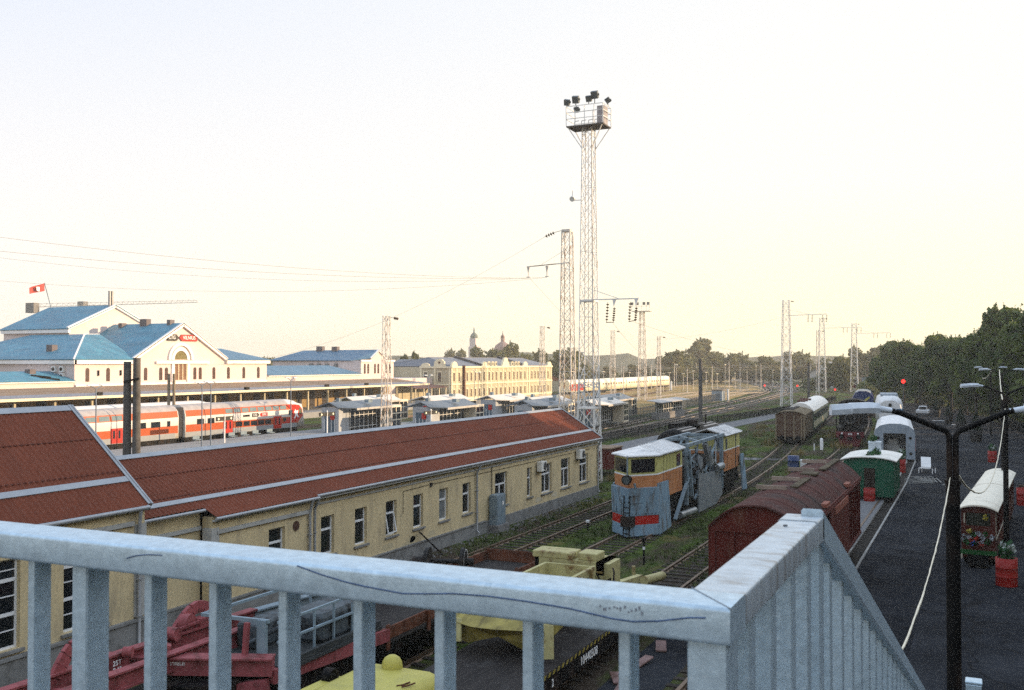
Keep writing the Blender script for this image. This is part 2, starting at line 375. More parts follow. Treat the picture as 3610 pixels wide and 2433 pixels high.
# ---------------------------------------------------------------- ground and setting sheets
def ground_mat():
    m = bpy.data.materials.new('yard_ground'); m.use_nodes = True
    nt = m.node_tree; N = nt.nodes; L = nt.links; b = N['Principled BSDF']; b.inputs['Roughness'].default_value = .95
    b.inputs['Specular IOR Level'].default_value = .03
    tc = N.new('ShaderNodeTexCoord')
    def noise(s, d=8, st=(1, 1, 1), loc=(0, 0, 0)):
        mp = N.new('ShaderNodeMapping'); mp.inputs['Scale'].default_value = st; mp.inputs['Location'].default_value = loc
        L.new(tc.outputs['Object'], mp.inputs['Vector'])
        n = N.new('ShaderNodeTexNoise'); n.inputs['Scale'].default_value = s; n.inputs['Detail'].default_value = d
        n.inputs['Roughness'].default_value = .68
        L.new(mp.outputs['Vector'], n.inputs['Vector']); return n.outputs['Fac']
    def ramp(f, a, b_, ca, cb):
        r = N.new('ShaderNodeValToRGB'); r.color_ramp.elements[0].position = a; r.color_ramp.elements[1].position = b_
        r.color_ramp.elements[0].color = (*ca, 1); r.color_ramp.elements[1].color = (*cb, 1); L.new(f, r.inputs['Fac']); return r.outputs['Color']
    grass = ramp(noise(1.4), .35, .7, (.024, .050, .009), (.095, .12, .028))
    dirt = ramp(noise(3.5), .3, .7, (.030, .023, .017), (.080, .062, .046))
    mask = ramp(noise(.22, 8, (1, .35, 1), (5, 2, 0)), .46, .56, (0, 0, 0), (1, 1, 1))
    mx = N.new('ShaderNodeMixRGB'); L.new(mask, mx.inputs['Fac']); L.new(grass, mx.inputs['Color1']); L.new(dirt, mx.inputs['Color2'])
    dry = ramp(noise(.35, 6, (1, .4, 1), (9, 4, 0)), .55, .66, (0, 0, 0), (.8, .8, .8))
    m2 = N.new('ShaderNodeMixRGB'); m2.inputs['Color2'].default_value = (.16, .115, .045, 1)
    L.new(dry, m2.inputs['Fac']); L.new(mx.outputs['Color'], m2.inputs['Color1'])
    L.new(m2.outputs['Color'], b.inputs['Base Color'])
    bp = N.new('ShaderNodeBump'); bp.inputs['Strength'].default_value = .6; bp.inputs['Distance'].default_value = .08
    L.new(noise(9, 4), bp.inputs['Height']); L.new(bp.outputs['Normal'], b.inputs['Normal'])
    return m
mb = MB(); mb.add([(-1150, -120, 0), (650, -120, 0), (650, 1500, 0), (-1150, 1500, 0)], [(0, 1, 2, 3)])
struct(mb.build('ground', ground_mat()))
ASPH = mat('asphalt', (.030, .032, .037), rough=.97, spec=.04, var=.3, scale=.22, dirt=(.062, .066, .074), dirt_amt=.42, dirt_scale=.16, bump=.3, bscale=45, fine=.3)
def add_cracks(m, scale, col, width):
    nt = m.node_tree; N = nt.nodes; L = nt.links; b = N['Principled BSDF']; src = b.inputs['Base Color'].links[0].from_socket
    tc = N.new('ShaderNodeTexCoord'); nz = N.new('ShaderNodeTexNoise'); nz.inputs['Scale'].default_value = .5; nz.inputs['Detail'].default_value = 5
    L.new(tc.outputs['Object'], nz.inputs['Vector'])
    ad = N.new('ShaderNodeMixRGB'); ad.inputs['Fac'].default_value = .35; L.new(tc.outputs['Object'], ad.inputs['Color1']); sc_ = N.new('ShaderNodeVectorMath'); sc_.operation = 'SCALE'; sc_.inputs['Scale'].default_value = 9
    L.new(nz.outputs['Color'], sc_.inputs[0]); ad.blend_type = 'ADD'; L.new(sc_.outputs['Vector'], ad.inputs['Color2'])
    vo = N.new('ShaderNodeTexVoronoi'); vo.feature = 'DISTANCE_TO_EDGE'; vo.inputs['Scale'].default_value = scale; L.new(ad.outputs['Color'], vo.inputs['Vector'])
    mr = N.new('ShaderNodeMapRange'); mr.inputs['From Min'].default_value = width; mr.inputs['From Max'].default_value = width*2.5; L.new(vo.outputs['Distance'], mr.inputs['Value'])
    mx = N.new('ShaderNodeMixRGB'); mx.inputs['Color1'].default_value = (*col, 1); L.new(mr.outputs['Result'], mx.inputs['Fac']); L.new(src, mx.inputs['Color2']); L.new(mx.outputs['Color'], b.inputs['Base Color'])
add_cracks(ASPH, .16, (.016, .016, .017), .006)
PATHM = mat('grey_path', (.21, .21, .215), rough=.95, var=.12, scale=1, fine=.15)
BALL = mat('ballast', (.135, .112, .09), rough=1, var=.3, scale=1.2, fine=.35, dirt=(.06, .075, .025), dirt_amt=.3, dirt_scale=.4, bump=.5, bscale=9)
GOLD = mat('sunlit_dry_grass_ground', (.44, .29, .10), rough=1, var=.3, scale=.4, dirt=(.07, .09, .025), dirt_amt=.42, dirt_scale=.25, dstretch=(1, .3, 1), fine=.2)  # dry grass, its colour made golden for the low sun on it
PLAT = mat('platform_paving', (.36, .36, .35), rough=.9, var=.1, scale=1.2, fine=.1)
def strip(name, left, right, z, m):
    """ground sheet between two polylines of equal length"""
    mb = MB(); n = len(left)
    mb.add([(x, y, z) for x, y in left] + [(x, y, z) for x, y in right], [(i, n+i, n+i+1, i+1) for i in range(n-1)])
    return struct(mb.build(name, m))
KERB_L = [(-5.2, -30), (-5.2, 60), (-5.25, 85), (-5.6, 103), (-7.4, 130), (-11.5, 165), (-19, 215), (-26, 250)]
strip('asphalt_yard', KERB_L, [(40, -30), (40, 60), (28, 85), (16, 103), (9, 130), (4, 165), (-2, 215), (-12, 250)], .012, ASPH)
PATCH = mat('asphalt_patch', (.040, .042, .047), rough=.97, spec=.04, var=.25, scale=.5, fine=.3)
for a, b, c, d in ((-3.6, 66, 1.6, 5), (-2.2, 30, 1.2, 11), (-4.4, 47, 1.1, 3.2), (2.6, 40, 1.8, 7), (-1.5, 80, 2.4, 3)): strip('asphalt_patch', [(a, b), (a + .1, b + d)], [(a + c, b - .2), (a + c, b + d + .2)], .016, PATCH)
strip('asphalt_strip', [(-10.2, 8), (-10.2, 40), (-9.6, 50)], [(-8.45, 8), (-8.45, 40), (-8.3, 50)], .012, ASPH)
strip('pavement', [(-9.4, 54), (-9.4, 64), (-9.2, 85), (-9.4, 96)], [(-5.95, 54), (-5.95, 64), (-6.0, 85), (-6.4, 96)], .14, PATHM)
kb = MB()
for (a, b), (c, d) in zip(KERB_L[:-1], KERB_L[1:]): kb.beam((a-.03, b, .03), (c-.03, d, .03), .10, .12); kb.beam((a-.78, b, .03), (c-.78, d, .03), .12, .14)
struct(kb.build('kerb', mat('pale_kerb', (.42, .41, .38), rough=.9, var=.2)))
strip('gutter', [(x - .72, y) for x, y in KERB_L], [(x - .08, y) for x, y in KERB_L], .008, mat('dark_gutter', (.022, .018, .014), rough=1, var=.4))
strip('path', [(-39.5, 92), (-38.6, 121), (-35.8, 170), (-33, 215)], [(-33.5, 92), (-34.2, 121), (-31.8, 170), (-30.6, 215)], .012, PATHM)
strip('crossing_path', [(-26, 99.6), (-15, 102.0), (-9.4, 99.0)], [(-26, 97.4), (-15, 99.6), (-9.4, 96.4)], .02, PATHM)
strip('ballast_bed', [(-46.8, -20), (-46.8, 120), (-47.6, 160), (-51.6, 255), (-60, 340), (-82, 420), (-130, 560)],
      [(-42.4, -20), (-42.4, 120), (-43.0, 160), (-47, 255), (-54, 340), (-72, 420), (-112, 560)], .016, BALL)
strip('dry_field', [(-106, 150), (-106, 300), (-128, 480), (-180, 700)], [(-56.5, 150), (-57.5, 250), (-70, 360), (-130, 620)], .008, GOLD)
# platforms (raised paving): one under the shelters, one under the station canopy
mb = MB()
mb.prism([(-77.2, -40), (-62, -40), (-50, 104), (-52, 150), (-57, 172), (-70, 172), (-77.2, 104)], 'xy', .0, 1.0)
struct(mb.build('platform_pavement', PLAT))
mb = MB(); mb.box(-117, -104, -20, 205, 0, 1.0); struct(mb.build('station_pavement', PLAT))

# ---------------------------------------------------------------- railway tracks
def at(pts, y):
    for (a, b), (c, d) in zip(pts[:-1], pts[1:]):
        if b <= y <= d: return a + (c - a) * (y - b) / (d - b)
    return pts[-1][0]
def smooth_pts(pts, k=6):
    P = [Vector((p[0], p[1], 0)) for p in pts]; out = []
    for i in range(len(P) - 1):
        a = P[max(i-1, 0)]; b = P[i]; c = P[i+1]; d = P[min(i+2, len(P)-1)]
        for j in range(k):
            t = j / k
            out.append(.5*((2*b)+(c-a)*t+(2*a-5*b+4*c-d)*t*t+(3*b-a-3*c+d)*t**3))
    return out + [P[-1]]
def track(pts, label, z=.0, step=.72, g=1.66, group='railway tracks', top=None, sleepers=True):
    P = smooth_pts(pts); t = thing('railway_track', label, 'railway track', (P[0][0], P[0][1], 0), group=group)
    L_ = []; R_ = []
    for i, p in enumerate(P):
        d = (P[min(i+1, len(P)-1)] - P[max(i-1, 0)]).normalized(); n = Vector((d.y, -d.x, 0))
        L_.append(p - n*g/2); R_.append(p + n*g/2)
    for side in (L_, R_):
        m = MB(); secs = []
        for i, p in enumerate(side):
            d = (side[min(i+1, len(side)-1)] - side[max(i-1, 0)]).normalized(); n = Vector((d.y, -d.x, 0))
            prof = [(-.075, .0), (.075, .0), (.03, .05), (.03, .11), (.05, .12), (.05, .17), (-.05, .17), (-.05, .12), (-.03, .11), (-.03, .05)]
            secs.append([p + n*a*1.2 + Vector((0, 0, z + b)) for a, b in prof])
        m.loft(secs); m.build('rail', top or RAILST, t)
    if sleepers:
        m = MB(); acc = 0
        for a, b in zip(P[:-1], P[1:]):
            d = b - a; l = d.length; d.normalize(); n = Vector((d.y, -d.x, 0))
            while acc < l:
                c = a + d*acc + Vector((rnd.uniform(-.03, .03), 0, 0)); h = z + .03 + rnd.uniform(-.012, .012)
                M = Matrix.Rotation(math.atan2(-d.x, d.y), 3, 'Z')
                m.rbox((c.x, c.y, h - .05), (2.7, .24, .12), M); acc += step
            acc -= l
        m.build('sleepers', SLEEPER, t)
    return t
T1 = [(-22, -10), (-22, 40), (-22, 84)]
T2 = [(-17.25, -10), (-17.25, 40), (-17.2, 75), (-18.2, 98), (-19.8, 118), (-23.2, 165), (-26, 205)]
T3 = [(-12.2, -10), (-12.2, 40), (-12.2, 75), (-12.6, 98), (-13.3, 118), (-16.5, 165), (-22, 215)]
T4 = [(-7.1, -10), (-7.1, 40), (-7.1, 80), (-7.3, 98), (-8.0, 112), (-10.2, 140), (-14, 175), (-21, 215)]
TA = [(-44.2, -20), (-44.2, 60), (-44.6, 120), (-46.2, 180), (-49.5, 255), (-57, 340), (-76, 420), (-122, 560)]
TB = [(-49.2, -20), (-49.2, 60), (-49.4, 137), (-51.5, 190), (-55, 255), (-64, 340), (-84, 420), (-130, 560)]
track(T1, 'overgrown rusty track beside the long yellow building')
track(T2, 'grassy track carrying the orange and blue snow plough')
track(T3, 'track between the snow plough and the red boxcar, holding the black locomotive')
track(T4, 'track under the red boxcar and the white open-ended wagon')
track(TA, 'main line track just beyond the black picket fence', z=.02, top=RAILTOP)
track(TB, 'main line track behind the one along the picket fence', z=.02, top=RAILTOP)
track([(-82.2+.7, -20), (-80.9, 60), (-80.9, 130), (-84, 230), (-96, 330)], 'station track under the orange double-deck train')
track([(-90, -20), (-90, 130), (-96, 230), (-107, 330), (-120, 400)], 'station track under the train with the white roof', sleepers=False)
track([(-104.5, 180), (-106, 250), (-109, 300), (-109, 420)], 'far sunlit track carrying the sun-tinted white passenger train', top=RAILTOP, sleepers=False)
for i, (x0, dx) in enumerate(((-62, 0), (-67.5, -3), (-73, -6), (-79, -8))):
    track([(x0, 250), (x0-3, 300), (x0+2+dx*.3, 345), (x0-3+dx, 372), (x0-1+dx, 400), (x0-8+dx*2, 450), (x0-30+dx*2, 560)],
          ['first', 'second', 'third', 'fourth'][i] + ' of the shining S-curved tracks counted from the right in the far yard', z=.02, top=RAILTOP, sleepers=False, group='curved yard tracks')
# ---------------------------------------------------------------- footbridge railing in the foreground
br = thing('footbridge', 'concrete footbridge landing with stairs that carries the galvanised railing', 'footbridge', (0, 0, 0))
m = MB(); m.box(-7, 1.6, -2.2, 1.80, 7.75, 8.0); m.box(-.36, 1.6, 1.80, 3.1, 7.75, 8.0); m.build('deck', CONC, br)
m = MB()
for i in range(26):
    y = 3.1 + i*.36; z = 8.0 - i*.139
    m.box(-.36, 1.3, y, y + .38, z - .26, z - .13)
m.build('stairs', CONC, br)
for px in (-6.4, 1.1):
    m = MB(); m.box(px - .25, px + .25, -1.2, -.7, 0, 7.75); m.build('pillar', CONC, br)
rl = thing('bridge_railing', 'galvanised steel railing with square bars along the footbridge in the foreground', 'railing', (-.47, 1.88, 8.0))
m = MB(); m.rtube((-7, 1.8875, 9.115), (-.415, 1.8875, 9.115), .135, .07, .009); m.build('top_rail', GALV, rl)
m = MB(); m.rtube((-.469, 1.945, 9.115), (-.469, 2.90, 9.115), .107, .0695, .009); m.build('top_rail', GALVS, rl)
m = MB(); m.path([(-.522, 1.956, 9.1502), (-.415, 1.8215, 9.1502)], .0016, 5); m.build('weld_seam', mat('weld_grey', (.36, .40, .43), metal=.4), rl)
m = MB(); m.rtube((-.468, 2.906, 9.1145), (-.468, 3.02, 9.1145), .112, .076, .009); m.build('joint_sleeve', GALVS, rl)
m = MB(); m.tube((-.485, 2.80, 9.1505), (-.485, 2.80, 9.154), .006, n=10); m.build('bolt_head', mat('bolt_steel', (.2, .21, .22), metal=.6), rl)
SL = .385
m = MB(); y0, y1 = 3.0, 12.6
zt = lambda y: 9.135 - SL*(y - 3.1)
m.loft([[(x, y, zt(y) + dz) for x, dz in ((-.468, -.09), (-.418, -.09), (-.412, -.084), (-.412, -.006), (-.418, 0), (-.468, 0), (-.474, -.006), (-.474, -.084))] for y in (y0, y1)])
m.build('stair_rail', GALV, rl)
for k in range(23):
    x = -.643 - .2067*k
    m = MB(); m.rtube((x + .0125, 1.8875, 8.02), (x + .0125, 1.8875, 9.082), .027, .056, .006, (0, 1, 0))
    if k == 7: m = MB(); m.cbox(-2.125, -2.07, 1.852, 1.928, 8.02, 9.082, .004)
    m.build('baluster' if k != 7 else 'post', GALV, rl)
m = MB(); m.cbox(-.50, -.424, 1.838, 1.93, 8.02, 9.084, .003); m.build('post', GALV, rl)
for k, y in enumerate((2.12, 2.36, 2.63, 2.89)):
    m = MB(); m.rtube((-.467, y, 8.02), (-.467, y, 9.082), .066, .056, .007, (0, 1, 0)); m.build('baluster', GALV, rl)
m = MB(); m.cbox(-.505, -.43, 3.06, 3.135, 7.9, 9.09, .004); m.build('post', GALV, rl)
for k in range(30):
    y = 3.36 + .305*k
    m = MB(); m.rtube((-.464, y, zt(y) - 1.05), (-.464, y, zt(y) - .05), .054, .046, .006, (0, 1, 0)); m.build('baluster', GALV, rl)
m = MB(); m.beam((-7, 1.8875, 8.06), (-.5, 1.8875, 8.06), .05, .05); m.build('bottom_rail', GALV, rl)
# blue scribbled line and small faded marks on the front of the rail
INK = mat('blue_ink', (.10, .16, .30), rough=.7, var=.3, scale=40)
m = MB()
pts = [(-1.385, 9.150), (-1.32, 9.135), (-1.255, 9.124), (-1.21, 9.119), (-1.11, 9.112), (-1.05, 9.118), (-.99, 9.125), (-.91, 9.128), (-.82, 9.126), (-.73, 9.121), (-.64, 9.110), (-.60, 9.109), (-.55, 9.116), (-.49, 9.130), (-.46, 9.133)]
pts = [(a, 9.08 + (b - 9.08)*.92) for a, b in pts]
m.path([(a, 1.8195, b) for a, b in pts], .0017, 5)
m.path([(-1.90, 1.8195, 9.118), (-1.87, 1.8195, 9.127), (-1.83, 1.8195, 9.133), (-1.785, 1.8195, 9.135)], .0015, 5)
m.build('ink_line', INK, rl)
m = MB(); rr = random.Random(3)
for i in range(16):
    cx = -.665 + i*.0055 + rr.uniform(-.002, .002); cz = 9.128 + rr.uniform(-.006, .006)
    if i in (4, 8, 12): continue
    m.box(cx - .0016, cx + .0016, 1.8187, 1.8207, cz - rr.uniform(.001, .004), cz + rr.uniform(.001, .004))
m.build('faded_mark', mat('faded_ink', (.34, .37, .42), rough=.8), rl)
hp = thing('handrail_post', 'small square galvanised post top on the stairs at the lower right', 'post', (-.05, 7.6, 6.1))
m = MB(); m.cbox(-.10, -.0, 7.55, 7.65, 6.1, 7.39, .006); m.build('post_tube', GALV, hp)
m = MB(); m.cbox(-.104, .004, 7.546, 7.654, 7.392, 7.41, .005); m.build('cap', GALV, hp)

# ---------------------------------------------------------------- long yellow depot building with the red roof
dp = thing('depot_building', 'long low yellow building with red sheet roof and a taller wing at left', 'building', (-28, 40, 0))
XA, XB, XC, XW = -25.55, -25.0, -25.2, -25.0
wins = []   # (y0, y1, z0, z1, x, kind)
for y in (12.2, 15.3, 18.4, 21.5): wins.append((y, y + 1.6, 1.42, 4.0, XW, 'tall'))
wins.append((31.06, 32.06, 1.5, 3.1, XB, 'two'))
for i, y in enumerate((34.72, 37.25, 39.8, 42.3, 44.88, 47.45)):
    wins.append((y, y + .95, 1.42, 3.06, XC, ['two', 'two', 'open', 'two', 'blind', 'two'][i]))
wins += [(51.41, 53.05, 1.29, 3.2, XC, 'wide'), (55.89, 56.59, 1.3, 3.1, XC, 'two'), (58.1, 59.75, 1.25, 3.1, XC, 'wide'),
         (61.38, 62.95, 1.23, 3.15, XC, 'wide'), (64.75, 66.4, 1.2, 3.15, XC, 'wide')]
ow = lambda a, b, xx: [(p[0], p[1], p[2], p[3]) for p in wins if p[4] == xx and a <= p[0] < b]
m = MB(); wallx(m, XW, .45, 2, 24.7, .0, 4.95, ow(0, 24.7, XW)); m.box(-32, XW - .452, 24.3, 24.7, 0, 4.95)
m.prism([(-32.0, 4.952), (-25.3, 4.952), (-28.6, 7.75)], 'xz', 24.32, 24.69)
m.build('wing_wall', YWALL, dp)
m = MB(); wallx(m, XA, .45, 24.703, 27.9, .0, 4.2, []); wallx(m, XB, .45, 27.903, 33.9, .0, 4.02, ow(27.9, 33.9, XB)); wallx(m, XC, .45, 33.903, 68.3, .0, 4.02, ow(33.9, 70, XC))
m.box(-31.4, XC - .452, 67.9, 68.3, 0, 4.02)
m.prism([(-31.4, 4.022), (-25.5, 4.022), (-28.2, 5.95)], 'xz', 67.92, 68.29)
m.box(-31.6, -31.4, 24.8, 68.3, 0, 4.02)
m.build('wall', YWALL, dp)
m = MB()
m.box(XW + .002, XW + .1, 2, 24.75, 0, 1.15); m.box(XA + .002, XA + .1, 24.76, 27.85, 0, .95); m.box(XB + .002, XB + .08, 27.9, 33.95, 0, .85); m.box(XC + .002, XC + .09, 33.96, 68.4, 0, .66)
m.box(XW + .002, XW + .16, 2, 24.76, 1.152, 1.24); m.box(XA + .002, XA + .14, 24.77, 27.84, .952, 1.02); m.box(XB + .002, XB + .13, 27.89, 33.96, .852, .92); m.box(XC + .002, XC + .14, 33.97, 50.0, .662, .72)
m.build('plinth', PLINTH, dp)
TR = mat('pale_band_trim', (.56, .56, .53), rough=.8, var=.1, dirt=(.36, .36, .34), dirt_amt=.3)
m = MB(); m.box(XW + .002, XW + .09, 2, 24.2, 4.28, 4.42); m.box(XB + .002, XB + .1, 28.1, 33.55, 3.4, 3.54); m.box(XA + .002, XA + .1, 24.9, 27.85, 3.55, 3.68)
m.box(XB - .35, XB + .07, 27.8, 28.2, 3.0, 3.62); m.box(XW - .2, XW + .06, 24.25, 24.73, 1.3, 4.3); m.box(XB + .002, XB + .06, 27.9, 28.15, .93, 3.0)
m.build('band_trim', TR, dp)
def corrugated(mb, xr, zr, slope, eave, y0, y1, pitch=.21, amp=.032, rows=3):
    """front roof slope with pressed ribs running down from the ridge; eave(y) gives the x of the eave"""
    n = int((y1 - y0) / (pitch / 4)); prof = (0, 1, 1, 0)
    for r in range(rows):
        vs = []; 
        for i in range(n + 1):
            y = y0 + (y1 - y0) * i / n; h = amp * prof[i % 4]
            xe = eave(y); xa = xr + (xe - xr) * r / rows; xb = xr + (xe - xr) * (r + 1.03) / rows if r < rows - 1 else xe
            up = .016 * (rows - r) * 0 + .012
            vs += [(xa, y, zr - slope*(xa - xr) + h), (xb, y, zr - slope*(xb - xr) + h + up)]
        mb.add(vs, [(2*i, 2*i+1, 2*i+3, 2*i+2) for i in range(n)])
LR = lambda y: -25.3 if y < 27.85 else (-24.82 if y < 34.0 else -24.93)
m = MB(); corrugated(m, -28.2, 6.15, .63, LR, 24.9, 68.5); 
m.slab([(-28.2, 24.9, 6.11), (-31.7, 24.9, 3.95), (-31.7, 68.5, 3.95), (-28.2, 68.5, 6.11)][::-1], .06)
m.build('roof', REDROOF, dp)
m = MB(); corrugated(m, -28.6, 8.04, .85, lambda y: -24.85, 1.5, 24.82)
m.slab([(-28.6, 1.5, 8.0), (-32.3, 1.5, 4.85), (-32.3, 24.82, 4.85), (-28.6, 24.82, 8.0)][::-1], .06)
m.build('roof', REDROOF, dp)
def onr(x, sl, xr, zr): return zr - sl*(x - xr)
m = MB()
for y0, y1, xr, zr, sl, xs in ((24.95, 68.5, -28.2, 6.15, .63, -25.72), (1.5, 24.8, -28.6, 8.04, .85, -25.78)):
    m.slab([(xs - .09, y0, onr(xs - .09, sl, xr, zr) + .075), (xs + .09, y0, onr(xs + .09, sl, xr, zr) + .075), (xs + .09, y1, onr(xs + .09, sl, xr, zr) + .075), (xs - .09, y1, onr(xs - .09, sl, xr, zr) + .075)], .05)
m.build('snow_guard', TRIM, dp)
m = MB()
for y0, y1, xr, zr, sl, xe in ((24.95, 68.5, -28.2, 6.15, .63, -24.95), (1.5, 24.8, -28.6, 8.04, .85, -24.9)):
    for f in (.345, .675):
        x = xr + (xe - xr)*f; m.slab([(x - .02, y0, onr(x - .02, sl, xr, zr) + .04), (x + .02, y0, onr(x + .02, sl, xr, zr) + .04), (x + .02, y1, onr(x + .02, sl, xr, zr) + .04), (x - .02, y1, onr(x - .02, sl, xr, zr) + .04)], .02)
m.each('lap_shadow', mat('dark_lap_shadow', (.13, .035, .02), rough=.9), dp)  # dark strips draw the shadow gaps where the roof sheets overlap
pr_ = random.Random(4)
for k in range(9):
    y = pr_.uniform(35, 66); z = pr_.uniform(.75, 3.5); a = pr_.uniform(.25, .7); b = pr_.uniform(.15, .5); n = 9
    if any(p[0] - .9 < y < p[1] + .9 for p in wins if p[4] == XC) and z > 1.0: z = .95; b = .18
    m = MB(); m.prism([(y + a*math.cos(2*PI*i/n)*pr_.uniform(.7, 1.1), z + b*math.sin(2*PI*i/n)*pr_.uniform(.7, 1.1)) for i in range(n)], 'yz', XC - .01, XC + .004)
    m.build('plaster_patch', mat('plaster_patch_%d' % (k % 2), ((.47, .40, .25), (.50, .44, .31))[k % 2], raw=True, rough=.95, var=.12, scale=3), dp)
m = MB()
for y0, y1, xr, zr, sl, xe in ((24.9, 68.55, -28.2, 6.15, .63, -24.93), (1.5, 24.86, -28.6, 8.04, .85, -24.85)):
    m.slab([(xr, y0, zr + .07), (xr + .2, y0, zr + .07 - .2*sl), (xr + .2, y1, zr + .07 - .2*sl), (xr, y1, zr + .07)], .03)
    m.slab([(xr, y1, zr + .07), (xr, y0, zr + .07), (xr - .2, y0, zr + .07 - .2*sl), (xr - .2, y1, zr + .07 - .2*sl)][::-1], .03)
    m.beam((xr, y1, zr + .03), (xe, y1, onr(xe, sl, xr, zr) + .03), .06, .14)
    m.beam((xr, y1 - .08, zr + .08), (xe, y1 - .08, onr(xe, sl, xr, zr) + .08), .14, .02, up=(sl, 0, 1))
m.build('ridge_trim', TRIM, dp)
m = MB()
m.path([(-24.80, 1.5, 4.80), (-24.80, 24.7, 4.82)], .075, 8)
m.path([(-25.24, 24.9, 4.27), (-25.24, 27.8, 4.27)], .06, 8); m.path([(-24.76, 27.85, 3.98), (-24.76, 34.0, 3.98)], .065, 8); m.path([(-24.87, 34.0, 4.05), (-24.87, 68.45, 4.05)], .065, 8)
m.build('gutter', TRIM, dp)
def downpipe(x, y, zt, xg):
    m = MB(); m.path([(xg, y, zt), (xg - .02, y, zt - .12), (x, y + .0, zt - .5), (x, y, zt - .7), (x, y, .35), (x + .12, y, .2)], .06, 8)
    for zc in (1.3, 2.5): m.box(x - .1, x + .075, y - .08, y + .08, zc, zc + .05)
    m.build('downpipe', TRIM, dp)
downpipe(-24.86, 24.35, 4.8, -24.8); downpipe(-24.90, 33.55, 3.95, -24.76); downpipe(-25.1, 34.15, 4.0, -24.87); downpipe(-25.1, 48.95, 4.0, -24.87); downpipe(-25.1, 68.2, 4.0, -24.87)
# soffit board under the eaves
m = MB(); m.box(-25.2, -24.9, 34.0, 68.3, 3.9, 3.96); m.box(XC + .002, XC + .05, 34.3, 68.3, 3.62, 3.70); m.box(-25.0, -24.85, 27.9, 33.9, 3.86, 3.92); m.box(-25.0, -24.87, 2, 24.7, 4.74, 4.8); m.build('eaves_board', TR, dp)
WF = mat('white_window_frame', (.72, .73, .73), rough=.4, var=.05)
for (a, b, z0, z1, x, k) in wins:
    f = MB(); xi = x - .14; e = .07
    f.box(xi - .06, xi, a, b, z0, z0 + e); f.box(xi - .06, xi, a, b, z1 - e, z1); f.box(xi - .06, xi, a, a + e, z0 + e, z1 - e); f.box(xi - .06, xi, b - e, b, z0 + e, z1 - e)
    if k == 'tall':
        for q in (.24, .62): f.box(xi - .055, xi + .012, a + e, b - e, z0 + (z1 - z0)*(1 - q) - .05, z0 + (z1 - z0)*(1 - q) + .05)
        for q in (.13, .42, .80): f.box(xi - .05, xi + .002, a + e, b - e, z0 + (z1 - z0)*(1 - q) - .015, z0 + (z1 - z0)*(1 - q) + .015)
        f.box(xi - .05, xi + .004, (a + b)/2 - .02, (a + b)/2 + .02, z0 + e, z1 - e)
    else:
        zm = z0 + (z1 - z0)*.64
        f.box(xi - .055, xi + .012, a + e, b - e, zm - .045, zm + .045)
        if k == 'wide': f.box(xi - .05, xi + .01, (a + b)/2 - .045, (a + b)/2 + .045, z0 + e, zm - .045)
        if k == 'open':
            f.beam((xi + .03, b - .12, zm - .05), (xi + .2, b - .12, z0 + .15), .05, .05); f.beam((xi + .03, a + .12, zm - .05), (xi + .2, a + .12, z0 + .15), .05, .05)
            f.beam((xi + .2, a + .1, z0 + .15), (xi + .2, b - .1, z0 + .15), .05, .05)
    w_ = f.build('window', WF, dp)
    ta = rnd.uniform(-.012, .012); tb = rnd.uniform(-.012, .012)
    g = MB(); g.slab([(xi - .03 + ta, a + e, z0 + e), (xi - .03 + tb, b - e, z0 + e), (xi - .03 - ta, b - e, z1 - e), (xi - .03 - tb, a + e, z1 - e)], .01)
    g.build('pane', SHUTGLASS if k == 'blind' else GLASS, w_)
    if k != 'blind' and rnd.random() < .7:
        c_ = MB(); q_ = rnd.uniform(.2, .5); c_.box(xi - .075, xi - .065, a + e, a + e + (b - a)*q_, z0 + .3, z1 - e); c_.build('curtain', mat('grey_curtain', (.16, .165, .16), rough=.9), w_)
    s = MB(); s.box(x - .13, x + .1, a - .1, b + .1, z0 - .1, z0 - .02); s.build('sill', PLINTH, w_)
m = MB(); m.tube((XB + .001, 32.75, 3.0), (XB + .035, 32.75, 3.0), .2, n=16); m.build('round_vent', mat('rusty_vent', (.10, .05, .035), rough=.8), dp)
m = MB(); m.path([(XC + .03, 41.3, 2.3), (XC + .03, 41.3, 3.38), (XC + .03, 44.0, 3.42), (XC + .03, 50.3, 3.4), (XC + .03, 67, 3.42)], .012, 5); m.path([(XC + .05, 50.9, 2.0), (XC + .05, 50.9, 3.7)], .025, 6); m.box(XC, XC + .06, 43.9, 44.1, 3.3, 3.5)
m.build('wall_cable', mat('dark_cable', (.06, .05, .04)), dp)
def aircon(y, z, label):
    t = thing('air_conditioner', label, 'air conditioner', (-24.95, y, z), group='air conditioners on the yellow wall')
    m = MB(); m.cbox(-25.12, -24.78, y - .42, y + .42, z, z + .62, .02); m.build('casing', mat('aircon_white', (.7, .69, .64), rough=.45), t)
    m = MB()
    m.tube((-24.779, y + .12, z + .31), (-24.765, y + .12, z + .31), .25, n=18); m.build('fan_grille', mat('aircon_dark', (.10, .10, .10), rough=.5), t)
    m = MB(); m.beam((-25.19, y - .3, z - .04), (-24.8, y - .3, z - .04), .04); m.beam((-25.19, y + .3, z - .04), (-24.8, y + .3, z - .04), .04); m.build('bracket', BLACK, t)
aircon(57.6, 2.75, 'white wall air conditioner above the paired window, nearer one of the two')
aircon(64.3, 2.95, 'white wall air conditioner under the far eaves corner, farther one of the two')
t = thing('electrical_cabinet', 'grey metal cabinet standing against the yellow wall beside the wide window', 'cabinet', (-24.8, 51, 0))
m = MB(); m.cbox(-25.1, -24.6, 50.46, 51.56, .42, 2.1, .015); m.build('casing', CRANEG, t)
m = MB(); m.box(-25.1, -24.45, 50.3, 51.75, 0, .415); m.build('base', CONC, t)
m = MB(); m.box(-24.598, -24.585, 50.5, 50.99, .5, 2.0); m.box(-24.598, -24.585, 51.02, 51.52, .5, 2.0); m.build('door', CRANEG, t)
